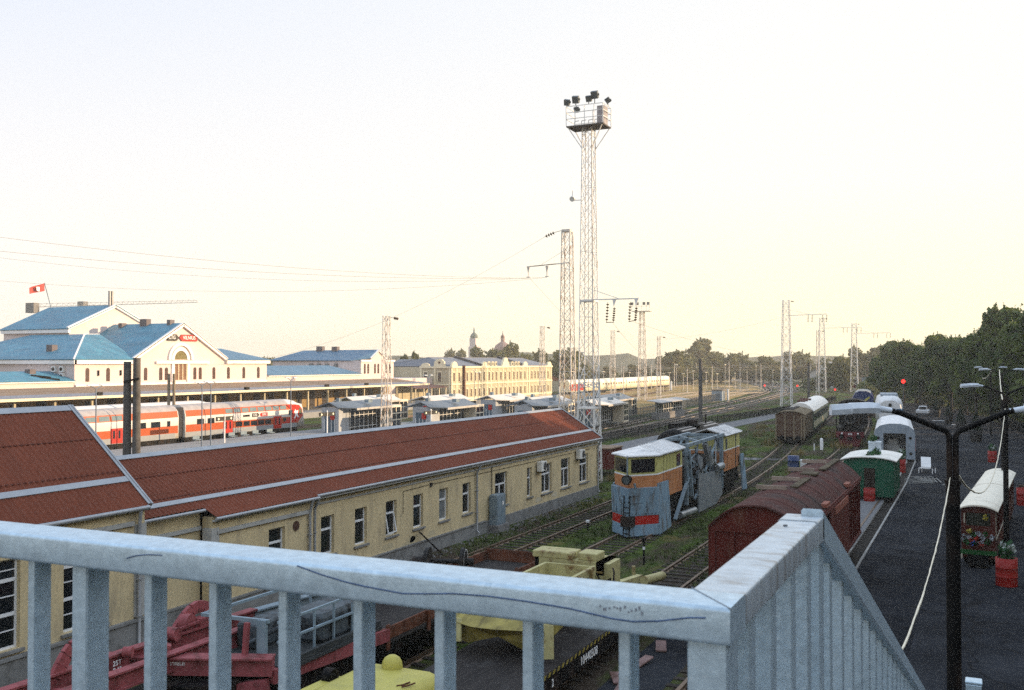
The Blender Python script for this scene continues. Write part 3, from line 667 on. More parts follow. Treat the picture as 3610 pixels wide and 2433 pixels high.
m = MB(); m.box(-24.584, -24.575, 51.1, 51.3, 1.5, 1.7); m.build('warning_plate', WHITE, t)
m = MB(); m.beam((-25.05, 42.6, 1.25), (-24.3, 43.6, .03), .1, .06)
tag(m.build('leaning_plank', BLACK), 'dark plank leaning on the plinth of the yellow building', 'plank')
# ---------------------------------------------------------------- station building
st = thing('station_building', 'pinkish white station with blue roofs and an arched gable window', 'station building', (-128, 123, 0))
XS = -117.0
m = MB()
m.box(-128, XS, 20, 205, 0, 5.95)                                     # ground storey under the canopy
m.box(-150, XS, 102.2, 144.6, 5.951, 9.65)                             # upper storey
m.prism([(113.4, 9.651), (133.3, 9.651), (133.3, 10.1), (123.35, 15.55), (113.4, 10.1)], 'yz', -131.9, XS)
m.box(-147.2, -132, 114.2, 132.6, 9.652, 15.0); m.prism([(114.2, 15.001), (132.6, 15.001), (123.4, 18.9)], 'yz', -147.2, -132)
m.box(-126, XS, 20, 102.1, 5.951, 6.75)                                # low annex at left
m.box(-126, XS, 144.7, 175, 5.951, 7.0)                                # low range at right
m.box(-140, XS, 175.0, 187.8, 5.951, 9.95); m.prism([(178.7, 9.951), (184.4, 9.951), (184.4, 10.4), (181.5, 12.05), (178.7, 10.4)], 'yz', XS - 20, XS)
m.build('wall', PINKW, st)
m = MB()   # cornices and raking trim
m.box(XS + .002, XS + .5, 101.8, 113.2, 9.35, 9.9); m.box(XS + .002, XS + .5, 133.6, 145.0, 9.35, 9.9)
m.box(-150, XS + .5, 101.7, 102.18, 9.35, 9.9); m.box(XS + .002, XS + .35, 117.6, 129.4, 9.36, 9.75)
for s in (-1, 1):
    m.beam((XS + .2, 123.35 + s*10.4, 10.05), (XS + .2, 123.35, 15.72), .5, .55)
    m.beam((-131.8, 123.4 + s*9.7, 15.0), (-131.8, 123.4, 19.1), .4, .5)
    m.beam((XS + .15, 181.5 + s*3.1, 10.4), (XS + .15, 181.5, 12.2), .4, .35)
m.box(-147.4, -131.7, 113.75, 114.18, 14.3, 15.0)
m.box(-126, XS + .3, 20, 102.0, 6.75, 7.0); m.box(-126, XS + .3, 144.9, 174.9, 7.0, 7.25)
m.box(XS + .002, XS + .3, 174.8, 178.6, 9.7, 10.1); m.box(XS + .002, XS + .3, 184.4, 188, 9.7, 10.1)
m.box(XS + .002, XS + .25, 102.3, 144.5, 6.1, 6.35)
m.build('cornice', mat('station_cornice', (.80, .76, .73), rough=.8, var=.04), st)
# arch surround
def ring(y, z, ri, ro, x0, x1, n=16):
    mb = MB()
    for i in range(n):
        a, b = PI*i/n, PI*(i+1)/n
        mb.prism([(y + ri*math.cos(a), z + ri*math.sin(a)), (y + ro*math.cos(a), z + ro*math.sin(a)), (y + ro*math.cos(b), z + ro*math.sin(b)), (y + ri*math.cos(b), z + ri*math.sin(b))], 'yz', x0, x1)
    return mb
m = ring(123.0, 10.0, 1.45, 2.0, XS + .002, XS + .18); mm = ring(123.0, 10.0, 2.3, 2.75, XS + .002, XS + .3); m.v, n0 = m.v, len(m.v)
m.add(mm.v, mm.f); m.box(XS + .002, XS + .2, 121.0, 121.55, 6.4, 9.34); m.box(XS + .002, XS + .2, 124.45, 125.0, 6.4, 9.34)
m.build('arch_surround', MATS['station_cornice'], st)
m = MB(); m.prism(arch(123.0, 2.8, 10.02, 10.05, 12), 'yz', XS + .01, XS + .06); m.build('arch_window', mat('arched_gold_glass', (.26, .22, .10), rough=.12, var=.3, scale=3), st)
m = MB(); m.box(XS + .01, XS + .06, 121.6, 124.4, 6.75, 9.3)
dd = m.build('door', mat('brown_door', (.22, .11, .06), rough=.4, var=.2), st)
m = MB()
for k in range(4): m.box(XS + .062, XS + .12, 121.6 + k*.9, 121.72 + k*.9, 6.75, 9.3)
m.each('mullion', CREAMT, dd)
for y in (104.47, 108.25, 115.6, 118.75, 119.95, 126.3, 127.55, 130.8, 134.4, 138.35, 142.25):
    m = MB(); m.prism(arch(y, .62, 6.78, 8.45), 'yz', XS + .01, XS + .07); f = m.build('window', WDARK, st)
for y in (176.4, 177.7, 180.3, 181.6, 184.6, 186.2):
    m = MB(); m.prism(arch(y, .6, 7.2, 9.0), 'yz', XS + .01, XS + .07); f = m.build('window', WDARK, st)
# wall lamps, cooling units
m = MB()
for y in (106.4, 110.6): m.box(XS + .01, XS + .2, y - .1, y + .1, 7.6, 8.4)
m.each('wall_lamp', BLACK, st)
for i, (x, z) in enumerate(((-120.8, 8.6), (-120.8, 7.6), (-119.2, 8.6), (-119.2, 7.6))):
    m = MB(); m.box(x - .35, x + .35, 101.75, 102.15, z - .4, z + .4); q = m.build('cooling_unit', WHITE, st)
    m = MB(); m.tube((x, 101.749, z), (x, 101.72, z), .28, n=14); m.build('fan_grille', BLACK, q)
for i, x in enumerate((-129.5, -127.5, -125.5, -123.2)):
    m = MB(); m.box(x - .4, x + .4, 174.5, 174.95, 8.4, 9.3); m.build('cooling_unit', mat('old_cooling_unit', (.25, .25, .25)), st)
def roofpart(faces, mt):
    mb = MB()
    for f in faces: mb.slab(f, .12)
    return mb.build('roof', mt, st)
a, r = 123.4, -1
# great hall: gable to the tracks, hipped far end
roofpart([[(-131.5, 123.4, 19.25), (-147.6, 123.4, 19.2), (-147.7, 113.6, 14.95), (-131.5, 113.6, 15.0)], [(-131.5, 123.4, 19.25), (-131.5, 133.2, 15.0), (-147.7, 133.2, 14.95), (-147.6, 123.4, 19.2)]], BLUEROOF)
# front gable block
roofpart([[(XS + .45, 123.35, 15.95), (-131.95, 123.35, 15.95), (-131.95, 112.7, 10.1), (XS + .45, 112.7, 10.1)]], BLUEROOF)
roofpart([[(XS + .45, 123.35, 15.95), (XS + .45, 134.0, 10.1), (-131.95, 134.0, 10.1), (-131.95, 123.35, 15.95)]], BLUEROOF)
# side wings, hipped
roofpart([[(XS + .55, 101.6, 9.92), (-128, 113.7, 13.92), (-128, 116.7, 14.0), (XS + .55, 113.3, 9.92)]], BLUEROOF)
roofpart([[(XS + .55, 101.6, 9.92), (-151, 101.6, 9.92), (-140, 113.7, 13.92), (-128, 113.7, 13.92)]], BLUEROOF)
roofpart([[(XS + .55, 145.2, 9.92), (XS + .55, 133.4, 9.92), (-122, 133.4, 11.9), (-122, 138.2, 11.9)]], BLUEROOF2)
roofpart([[(XS + .55, 145.2, 9.92), (-122, 138.2, 11.9), (-137, 138.2, 11.9), (-151, 145.2, 9.92)]], BLUEROOF2)
# low annexes
roofpart([[(XS + .35, 20, 7.0), (XS + .35, 102.15, 7.0), (-121.8, 102.1, 8.3), (-121.8, 20, 8.3)]], BLUEROOF)
roofpart([[(XS + .35, 144.8, 7.25), (XS + .35, 174.9, 7.25), (-122, 170.5, 8.95), (-122, 144.8, 8.95)]], BLUEROOF2)
# farther pavilion
roofpart([[(XS + .4, 181.5, 12.3), (-136.6, 181.5, 12.2), (-141, 174.6, 10.0), (XS - 2.2, 174.6, 10.0), (XS + .4, 178.5, 10.5)]], BLUEROOF2)
roofpart([[(XS + .4, 181.5, 12.3), (XS + .4, 184.6, 10.5), (XS - 2.2, 188.3, 10.0), (-141, 188.3, 10.0), (-136.6, 181.5, 12.2)]], BLUEROOF2)
m = MB()
m.beam((XS + .55, 101.6, 10.05), (-128, 113.7, 14.05), .22, .1); m.beam((-128, 113.7, 14.03), (-128, 116.6, 14.1), .2, .1); m.build('ridge_cap', MATS['station_cornice'], st)
for (x, y, z0, z1, s) in ((-124.6, 123.0, 15.3, 16.7, .75), (-119.3, 123.2, 15.5, 16.5, .35), (-129.3, 122.6, 15.0, 16.1, .4), (-125.5, 105.5, 10.6, 12.2, .6), (-120.8, 98, 7.5, 8.6, .5), (-128, 181.5, 12, 13, .7), (-132, 181.5, 12, 13.1, .8)):
    m = MB(); m.box(x - s, x + s, y - .5, y + .5, z0, z1); m.build('chimney', mat('chimney_grey', (.20, .17, .17), rough=.8), st)
m = MB()
for p in ((-119.5, 97, 7.7), (-118.5, 97.6, 7.4)): m.beam(p, (p[0] + 1.6, p[1] + 2.0, p[2] - .3), .5, .35)
m.each('roof_hatch', BLACK, st)
for dx in (0, .8):
    m = MB(); m.tube((-132.6, 122.9 + dx*.7, 18.8), (-132.6, 122.9 + dx*.7, 21.6), .22, n=10); m.build('flue_pipe', mat('flue_steel', (.45, .43, .42), metal=.4, rough=.4), st)
# name sign on the gable
sg = thing('station_sign', 'dark and red arrow sign reading LTG VILNIUS high on the white gable', 'sign', (XS, 123.3, 13.5))
m = MB(); m.prism([(120.0, 13.03), (121.95, 13.03), (122.5, 13.55), (121.95, 14.07), (120.0, 14.07)], 'yz', XS + .05, XS + .22); m.build('dark_panel', DARKSIGN, sg)
m = MB(); m.prism([(122.6, 13.55), (123.1, 13.03), (126.6, 13.03), (126.6, 14.07), (123.1, 14.07)], 'yz', XS + .05, XS + .22); m.build('red_panel', RED, sg)
text('lettering', 'LTG', .76, (XS + .23, 121.0, 13.55), FX, LIGHTTEXT, sg, .02)
text('lettering', 'VILNIUS', .80, (XS + .23, 124.75, 13.55), FX, LIGHTTEXT, sg, .02)
# flag on the hall
fl = thing('flag', 'red flag with a white emblem flying over the blue hall roof', 'flag', (-146.5, 122.5, 19.4))
m = MB(); m.path([(-146.5, 122.9, 19.1), (-147.2, 122.1, 23.4)], .07, 6); m.build('pole', CRANEG, fl)
FRED = mat('flag_red', (.60, .10, .08), rough=.8, var=.1)
m = MB(); n = 8; secs = []
for i in range(n + 1):
    t = i / n; y = 122.1 - 3.2*t; dz = -1.1*t; x = -147.2 + .25*math.sin(t*7)
    secs += [(x, y, 23.4 + dz), (x + .05, y, 22.0 + dz + .35*t)]
m.add(secs, [(2*i, 2*i+1, 2*i+3, 2*i+2) for i in range(n)], True); ff = m.build('cloth', FRED, fl)
m = MB(); m.add([(-147.0, 121.0, 22.6), (-146.9, 120.2, 22.6), (-146.9, 120.3, 21.9), (-146.95, 120.9, 21.8)], [(0, 1, 2, 3)]); m.build('emblem', WHITE, ff)
# platform canopy in front of the station
cp = thing('platform_canopy', 'long brown roofed canopy along the station platform front', 'canopy', (-112, 110, 1))
m = MB(); m.slab([(-107.6, 10, 5.05), (-107.6, 187, 5.05), (-116.6, 187, 6.05), (-116.6, 10, 6.05)], .12); m.build('roof', CANOPY, cp)
m = MB(); m.slab([(-107.5, 10, 5.08), (-107.5, 187, 5.08), (-110.0, 187, 5.40), (-110.0, 10, 5.40)], .02); m.build('roof_edge', mat('canopy_grey_edge', (.28, .29, .33), rough=.6, var=.1), cp)
m = MB(); m.box(-107.58, -107.42, 10, 187, 4.72, 5.06); m.build('fascia', CREAMT, cp)
m = MB()
for y in range(14, 187, 6): m.box(-109.2, -108.9, y, y + .3, 1.0, 5.0)
m.each('post', CREAM, cp)
m = MB(); m.box(XS + .01, XS + .03, 10, 186, 1.0, 5.5); m.build('back_wall', mat('sunlit_canopy_back_wall', (.42, .29, .13), rough=.9, var=.15, scale=.5), cp)  # orange of the low sun under the canopy is put into this colour
m = MB()
for i in range(40):
    y = 22 + i*4.1; m.box(XS + .035, XS + .06, y, y + 1.7, 1.0, 3.9 if i % 3 else 4.3)
m.each('doorway', mat('doorway_dark', (.035, .025, .022), rough=.5), cp)
m = MB()
for y in (98, 128, 150, 163): m.box(-108.2, -107.7, y, y + .8, 5.1, 5.55)
m.each('roof_vent', BLACK, cp)

# ---------------------------------------------------------------- long cream building with gables
yb = thing('terminal_building', 'two-storey cream building with grey roof, small gables and many narrow windows', 'building', (-118, 235, 0))
XL = -112.0
m = MB()
m.box(-132, XL, 205.2, 265.6, 0, 8.45); m.box(-131, -120.4, 206.9, 218, 0, 8.4)
m.build('wall', CREAM, yb)
m = MB()
m.box(XL + .002, XL + .3, 205, 265.8, 8.2, 8.6); m.box(XL + .002, XL + .18, 205, 265.8, 4.2, 4.55); m.box(XL + .002, XL + .12, 205, 265.8, .6, 1.1)
m.box(-120.5, XL + .3, 204.9, 205.19, 8.2, 8.6); m.box(-120.4, XL + .1, 205.0, 205.19, 4.2, 4.5); m.box(-131, -120.5, 206.6, 206.89, 8.1, 8.5)
for y in (205.3, 207.7, 211.5, 220.9, 223.6, 225.9, 230.4, 232.9, 235.8, 238.4, 240.8, 245.3, 248.0, 249.6, 257.5, 261.5, 265.3): m.box(XL + .002, XL + .14, y - .22, y + .22, 1.1, 8.2)
for x in (-120.2, -112.4, -116.4): m.box(x - .22, x + .22, 205.06, 205.19, .5, 8.2)
for y in (206.6, 222.3, 247.0, 263.8):                                   # small curved gables on the parapet
    m.prism([(y - 1.6, 8.6)] + [(y + 1.3*math.cos(PI*i/8), 8.8 + .95*math.sin(PI*i/8)) for i in range(8, -1, -1)] + [(y + 1.6, 8.6)], 'yz', XL - .35, XL + .2)
y = 234.6; m.prism([(y - 2.2, 8.6), (y - 1.6, 9.6)] + [(y + 1.2*math.cos(PI*i/8), 9.9 + .9*math.sin(PI*i/8)) for i in range(8, -1, -1)] + [(y + 1.6, 9.6), (y + 2.2, 8.6)], 'yz', XL - .4, XL + .2)
x = -115.1; m.prism([(x - 1.5, 8.6), (x - 1.3, 9.8)] + [(x + 1.0*math.cos(PI*i/8), 9.9 + .5*math.sin(PI*i/8)) for i in range(8, -1, -1)] + [(x + 1.3, 9.8), (x + 1.5, 8.6)], 'xz', 204.95, 205.4)
m.prism([(-120.3, 8.6)] + [(-118.9 + 1.2*math.cos(PI*i/8), 8.7 + .7*math.sin(PI*i/8)) for i in range(8, -1, -1)] + [(-117.5, 8.6)], 'xz', 204.95, 205.3)
m.build('cornice', CREAMT, yb)
m = MB(); m.tube((-115.1, 204.94, 9.5), (-115.1, 204.9, 9.5), .3, n=14); m.build('round_window', WDARK, yb)
WY = mat('brown_grey_window', (.13, .075, .055), rough=.3, var=.25)
ups = [206.4, 209.0, 213.1, 215.3, 217.4, 219.6, 222.25, 225.05, 227.0, 229.2, 231.75, 234.35, 237.05, 239.7, 241.8, 244.1, 246.8, 251.5, 253.7, 255.8, 258.0, 260.1, 262.9]
for i, y in enumerate(ups):
    wd = .34 if i % 5 else .42
    for z0, z1 in ((5.1, 7.1), (1.3, 3.1)):
        m = MB()
        if z0 > 3: m.box(XL + .005, XL + .05, y - wd, y + wd, z0, z1)
        else: m.prism(arch(y, wd*2, z0, z1 - .3), 'yz', XL + .005, XL + .05)
        f = m.build('window', WY, yb)
        m = MB(); m.box(XL + .052, XL + .12, y - wd - .16, y + wd + .16, z1 + .03, z1 + .22); m.box(XL + .052, XL + .1, y - wd - .12, y - wd, z0, z1); m.box(XL + .052, XL + .1, y + wd, y + wd + .12, z0, z1)
        m.build('frame', CREAMT, f)
for x in (-118.9, -115.1):
    for z0, z1 in ((5.0, 7.2), (1.6, 3.3)):
        m = MB(); m.prism([(x - .45, z0), (x + .45, z0), (x + .45, z1), (x - .45, z1)] if z0 > 3 else arch(x, .9, z0, z1 - .4), 'xz', 205.15, 205.196)
        f = m.build('window', GLASS, yb)
        m = MB(); m.box(x - .62, x + .62, 205.08, 205.14, z1 + .02, z1 + .25); m.box(x - .6, x - .45, 205.1, 205.14, z0, z1); m.box(x + .45, x + .6, 205.1, 205.14, z0, z1); m.build('frame', CREAMT, f)
for x in (-129, -126.3, -123.8, -121.5):
    m = MB(); m.box(x - .4, x + .4, 206.84, 206.895, 4.9, 7.0); f = m.build('window', WY, yb)
    m = MB(); m.box(x - .55, x + .55, 206.78, 206.83, 7.02, 7.25); m.build('frame', CREAMT, f)
m = MB()
m.slab([(XL + .1, 205.3, 8.62), (XL + .1, 265.7, 8.62), (-120, 263, 10.75), (-120, 208.5, 10.75)], .1)
m.slab([(-132.2, 205.3, 8.62), (-120, 208.5, 10.75), (-120, 263, 10.75), (-132.2, 265.7, 8.62)][::-1], .1)
m.slab([(XL + .1, 205.25, 8.62), (-120, 208.5, 10.75), (-132.2, 205.25, 8.62)], .1)
m.slab([(-120.3, 206.6, 8.6), (-122, 212, 10.3), (-130.3, 212, 10.3), (-131.5, 206.6, 8.6)], .1)
m.build('roof', GREYROOF, yb)
m = MB()
for y in (225.2, 227.4, 229.3, 239.2, 241.4, 243.3): m.box(XL - 1.2, XL - .1, y - .55, y + .55, 8.7, 9.75)
m.each('dormer', CREAMT, yb)
m = MB()
for y in (225.2, 227.4, 229.3, 239.2, 241.4, 243.3): m.box(XL - .095, XL - .06, y - .3, y + .3, 8.85, 9.55)
m.each('dormer_window', GLASS, yb)
for y in (221, 246): 
    m = MB(); m.beam((XL, y, 8.9), (-120, y + .5, 11.05), .5, .5); m.build('firewall', mat('dark_parapet', (.12, .11, .11), rough=.8), yb)
t = thing('kiosk', 'low open kiosk with brown roof in front of the cream building', 'kiosk', (-116, 197, 0))
m = MB(); m.slab([(-112, 189, 3.9), (-112, 203.5, 3.9), (-117, 203.5, 4.5), (-117, 189, 4.5)], .15); m.build('roof', mat('kiosk_roof', (.17, .09, .08), rough=.7), t)
m = MB(); m.box(-116.9, -116.6, 189.2, 203, 1.0, 4.2); m.build('wall', CREAM, t)
m = MB()
for y in (189.4, 193, 196.5, 200, 203.1): m.box(-112.5, -112.3, y, y + .2, 1.0, 3.85)
m.each('post', CREAMT, t)
t = thing('low_building', 'small yellow building with an orange red roof behind the floodlight mast', 'building', (-124, 306, 0))
m = MB(); m.box(-135, -121, 300, 318, 0, 3.6); m.build('wall', CREAM, t)
m = MB(); m.slab([(-120.5, 299.5, 3.6), (-120.5, 318.5, 3.6), (-128, 318.5, 5.4), (-128, 299.5, 5.4)], .12); m.prism([(-135.4, 3.6), (-120.6, 3.6), (-128, 5.38)], 'xz', 299.8, 300.0); m.build('roof', mat('orange_tile_roof', (.38, .11, .06), rough=.75, var=.15), t)

# ---------------------------------------------------------------- orange double-deck train
def car(t, y0, y1, nose=False):
    """one coach with its near side at x = -79; every band is a part of the train"""
    xc = -80.5; hw = 1.46
    def sec(y, top=4.62, w=hw, bot=1.05, sh=.0):
        r = [(-w, bot), (-w, 3.3), (-w + .12, 3.95), (-w + .42, top - .28), (-w + .85, top - .06), (0, top), (w - .85, top - .06), (w - .42, top - .28), (w - .12, 3.95), (w, 3.3), (w, bot)]
        return [(xc + a, y + sh*(4.6 - b), b) for a, b in r]
    m = MB()
    secs = [sec(y0), sec(y1 - (3.6 if nose else 0))]
    if nose: secs += [sec(y1 - 2.4, 4.58, hw - .02), sec(y1 - 1.4, 4.40, hw - .10), sec(y1 - .7, 3.95, hw - .26, 1.05, .10), sec(y1 - .25, 3.4, hw - .5, 1.15, .16), sec(y1, 2.9, hw - .85, 1.25, .18)]
    for k, s in enumerate(secs):
        if k > 2:
            secs[k] = [(p[0], p[1], min(p[2], max(q[2] for q in s))) for p, q in zip(s, s)]
    m.loft(secs, True); m.build('body', TWHITE, t)
    m = MB(); m.loft([[(xc + a, y, b + .012) for a, b in ((-hw + .14, 3.98), (-hw + .42, 4.34), (-hw + .85, 4.56), (0, 4.62), (hw - .85, 4.56), (hw - .42, 4.34), (hw - .14, 3.98))] for y in (y0 + .05, y1 - (3.6 if nose else .05))], True, False, False); m.build('roof', mat('train_roof', (.50, .46, .44), rough=.6), t)
    return xc + hw
dt = thing('double_deck_train', 'orange and white double-deck train at the platform, its nose to the right', 'train', (-80.5, 80, 0))
xs = car(dt, 55.5, 82.9); car(dt, 83.9, 105.6, True)
m = MB(); m.box(-81.7, -79.3, 82.92, 83.88, 1.2, 4.35); m.build('gangway', mat('gangway_dark', (.05, .05, .055), rough=.8), dt)
m = MB(); m.box(-81.6, -79.25, 55.6, 82.8, .35, 1.04); m.box(-81.6, -79.25, 84, 102.0, .35, 1.04); m.box(-81.4, -79.5, 102.0, 104.4, .45, 1.04); m.build('underframe', BLACK, dt)
e = xs + .006
def band(name, y0, y1, z0, z1, mt, d=.0):
    mb = MB(); mb.box(e - .03, e + d, y0, y1, z0, z1); return mb.build(name, mt, dt)
def slope_band(name, y0, y1, z0, z1, mt, d=.012):
    """panel on the leaning upper deck side"""
    xx = lambda z: xs - (z - 3.3)*.12/.65 + d
    mb = MB(); mb.slab([(xx(z0), y0, z0), (xx(z0), y1, z0), (xx(z1), y1, z1), (xx(z1), y0, z1)], .03); return mb.build(name, mt, dt)
for y0, y1 in ((55.6, 82.8), (84.0, 104.0)):
    slope_band('upper_stripe', y0, y1 - (1.2 if y1 > 100 else 0), 3.32, 4.0, ORANGE)
    band('lower_stripe', y0, y1, 1.60, 2.42, ORANGE, .004)
    band('skirt', y0, y1 - .4, 1.06, 1.62, TGREY, .006)
for y in [57.5 + 1.62*k for k in range(11)]: slope_band('upper_window', y, y + 1.32, 3.40, 3.88, TWIN, .022)
for y in [90.4 + 1.42*k for k in range(8)]: slope_band('upper_window', y, y + 1.18, 3.40, 3.88, TWIN, .022)
for y in [57.2 + 1.5*k for k in range(10)] + [92.15 + 1.32*k for k in range(5)]: band('lower_window', y, y + 1.1, 1.74, 2.30, GLASS, .016)
for y, w_ in ((77.0, 1.2), (78.9, 1.3), (81.2, .45), (85.7, 1.1), (87.4, 1.1), (100.9, .6)): band('window', y, y + w_, 2.38 if y < 100 else 1.9, 2.98 if y < 100 else 2.35, GLASS, .018)
for y in (73.5, 90.0, 99.0):
    d_ = band('door', y, y + 1.55, 1.10, 2.62, TRED, .022)
    mb = MB(); mb.box(e + .0225, e + .028, y + .3, y + .55, 1.6, 2.4); mb.box(e + .0225, e + .028, y + 1.0, y + 1.25, 1.6, 2.4); mb.each('door_window', GLASS, d_)
for y, ar in ((64.3, 1), (95.0, .8)):
    mb = MB(); mb.prism([(y, 2.72), (y + 1.35*ar, 2.72), (y + 1.65*ar, 2.95), (y + 1.35*ar, 3.18), (y, 3.18)], 'yz', e - .02, e + .008); mb.build('logo_panel', DARKSIGN, dt)
    text('lettering', 'LTG', .42*ar**.5, (e + .01, y + .7*ar, 2.95), FX, LIGHTTEXT, dt, .006)
    mb = MB(); mb.prism([(y + 1.75*ar, 2.95), (y + 2.05*ar, 2.72), (y + 3.6*ar, 2.72), (y + 3.6*ar, 3.18), (y + 2.05*ar, 3.18)], 'yz', e - .02, e + .008); mb.build('logo_panel', RED, dt)
    text('lettering', 'LINK', .42*ar**.5, (e + .01, y + 2.85*ar, 2.95), FX, LIGHTTEXT, dt, .006)
    mb = MB(); mb.box(e - .02, e + .008, y - 2.0*ar, y - .5*ar, 2.82, 3.05); mb.build('destination_display', BLACK, dt)
# red sweep up the nose, cab window and emblem
mb = MB()
def noseside(y): 
    t_ = max(0, (y - 102)/3.6); return xs - .03 - .0*t_ - (0 if y < 103.2 else (.09 if y < 104.2 else .22)) + .02
prof = [(100.6, 1.64), (102.6, 1.64), (104.0, 1.8), (104.85, 2.4), (104.75, 3.3), (104.1, 3.85), (103.2, 3.95), (101.6, 3.92), (102.4, 3.3), (102.3, 2.4)]
mb.prism(prof, 'yz', xs - .35, xs + .014); mb.build('nose_sweep', TRED, dt)
band('cab_window', 102.0, 102.75, 2.65, 3.25, GLASS, .022)
mb = MB(); mb.prism([(104.15, 2.6), (104.7, 2.75), (104.6, 3.3), (104.1, 3.5)], 'yz', xs - .2, xs + .02); mb.build('windscreen', mat('windscreen', (.16, .17, .10), rough=.1), dt)
mb = MB(); mb.prism([(103.05, 2.2), (103.35, 2.6), (103.1, 3.0), (103.35, 3.35), (103.55, 3.1), (103.95, 3.2), (103.8, 2.7), (104.05, 2.25), (103.75, 2.3), (103.5, 2.55), (103.3, 2.15)], 'yz', xs - .1, xs + .024); mb.build('emblem', WHITE, dt)
mb = MB()
for y in (58, 61, 78, 80, 86, 88, 99.5, 101.5): mb.tube((-80.5 + 1.0, y, .48), (-80.5 + 1.12, y, .48), .46, n=14)
mb.each('wheel', BLACK, dt)
dt.location.z += .28
t = thing('white_roofed_train', 'second train with a plain white roof standing behind the orange one', 'train', (-90, 70, 0))
m = MB()
def s2(y, k=1): return [(-90 + a*k, y, .6 + (b - .6)*(1 if k == 1 else .93)) for a, b in ((-1.45, .6), (-1.45, 3.6), (-1.1, 4.45), (-.5, 4.72), (.5, 4.72), (1.1, 4.45), (1.45, 3.6), (1.45, .6))]
m.loft([s2(20), s2(97.5), s2(99, .9), s2(99.8, .6)], True); m.build('body', TWHITE, t)
m = MB()
for i in range(30): m.box(-88.55, -88.53, 22 + i*2.5, 23.6 + i*2.5, 2.3, 3.2)
m.each('window', GLASS, t)

# ---------------------------------------------------------------- tunnel shelters on the platforms
def shelter(x, y, label, rz=.07, L=13.5, rm=None):
    """x,y: near corner under the front roof edge; glazed hall with roof, canopy on the track side"""
    t = thing('platform_shelter', label, 'shelter', (x, y, 1.0), rz, 'glazed shelters over the tunnel exits', world=False)
    m = MB(); m.box(-3.6, -1.2, .3, .5, 0, 3.1); m.box(-1.42, -1.2, .5, 2.8, 0, 2.9); m.box(-3.6, -3.4, .5, L, 0, 2.8); m.box(-3.6, -1.2, L - .2, L, 0, 2.8); m.build('wall', mat('shelter_wall', (.50, .52, .54), rough=.7, var=.08), t)
    m = MB(); m.slab([(.3, 2.0, 2.98), (.3, L - 2, 2.98), (-2.4, L - .2, 3.72), (-2.4, 0, 3.72)], .12); m.slab([(-2.4, 0, 3.72), (-2.4, L - .2, 3.72), (-4.6, L - .2, 3.1), (-4.6, 0, 3.1)], .12)
    m.slab([(.3, 2.0, 2.98), (-2.4, 0, 3.72), (-1.1, 0, 3.1)], .12); m.build('roof', rm or SHROOF, t)
    m = MB(); m.box(.3, .36, 2.0, L - 2, 2.72, 2.98); m.build('fascia', mat('pale_fascia', (.60, .56, .5), rough=.6), t)
    m = MB(); m.box(-1.9, -1.84, 2.85, L - 2.6, .5, 2.8); m.build('glazing', GLASS, t)
    m = MB(); 
    for k in range(8): m.box(-1.83, -1.76, 2.85 + k*(L - 5.6)/7, 2.93 + k*(L - 5.6)/7, 0, 2.85)
    m.box(-1.83, -1.78, 2.85, L - 2.6, .42, .5); m.box(-1.83, -1.78, 2.85, L - 2.6, 1.9, 1.96); m.build('glazing_bars', WHITE, t)
    m = MB(); m.box(-1.6, .12, L - 2.2, L + .6, 0, 2.95); m.build('end_block', mat('shelter_cream_block', (.66, .58, .44), rough=.75), t)
    m = MB()
    for k in range(2):
        for q in range(3): m.box(.121, .14, L - 2.05 + k*1.3, L - .95 + k*1.3, .25 + q*.85, .95 + q*.85)
    m.each('end_window', GLASS, t)
    m = MB(); m.box(-3.2, -1.7, .26, .295, 0, 2.4); d = m.build('door', mat('shelter_blue_door', (.10, .16, .21), rough=.3), t)
    m = MB(); 
    for k in range(4): m.box(-3.2 + k*.48, -3.14 + k*.48, .22, .258, .1, 1.7)
    m.build('door_bars', WHITE, d)
    m = MB(); m.box(-2.35, -1.75, .2, .255, 1.6, 2.35); m.build('poster', RED, t)
    m = MB(); m.box(-.9, -.3, 6, 7, 3.5, 3.9); m.box(-3.2, -2.8, 3, 3.6, 3.6, 4.1); m.each('roof_vent', CRANEG, t)
    return t
s1 = shelter(-69.1, 100.2, 'glazed shelter nearest to the orange train nose')
reindex()
dup(s1, (-59.6, 105.9, 1.0), 'glazed shelter with a red poster, second from the train nose')
dup(s1, (-50.3, 115.6, 1.0), 'third glazed shelter, half hidden behind the end of the red roof')
dup(s1, (-50.9, 143.6, .75), 'glazed shelter just right of the tall masts', scale=(1, 1.15, 1))
s2_ = shelter(-78.2, 117.0, 'sunlit pale roofed shelter behind the nearest shelter', rm=mat('pale_sunlit_roof', (.62, .57, .50), raw=True, rough=.7, var=.08)); reindex()  # roof colour paled to show the sun on these shelters
dup(s2_, (-70.0, 124.0, 1.0), 'sunlit pale roofed shelter behind the second shelter'); dup(s2_, (-63.0, 131.0, 1.0), 'sunlit pale roofed shelter between the second and third grey ones')
dup(s2_, (-55.0, 128.0, .9), 'sunlit pale roofed shelter right behind the end of the red roof'); dup(s2_, (-47.6, 131.0, .6), 'sunlit pale roofed shelter directly behind the foot of the tall masts')
t = thing('ramp_wall', 'long low glazed ramp wall with pale roof beyond the masts', 'shelter', (-48, 145, 0))
m = MB(); m.box(-49.5, -48.2, 160, 176, 0, 1.1); m.build('wall', CONC, t)
m = MB(); m.slab([(-47.2, 158.5, 2.95), (-47.2, 176.5, 2.95), (-49.8, 176.5, 3.3), (-49.8, 158.5, 3.3)], .12); m.build('roof', mat('pale_ramp_roof', (.55, .53, .50), rough=.6), t)
m = MB(); m.box(-48.8, -48.74, 160, 176, 1.1, 2.95); m.build('glazing', GLASS, t)
m = MB()
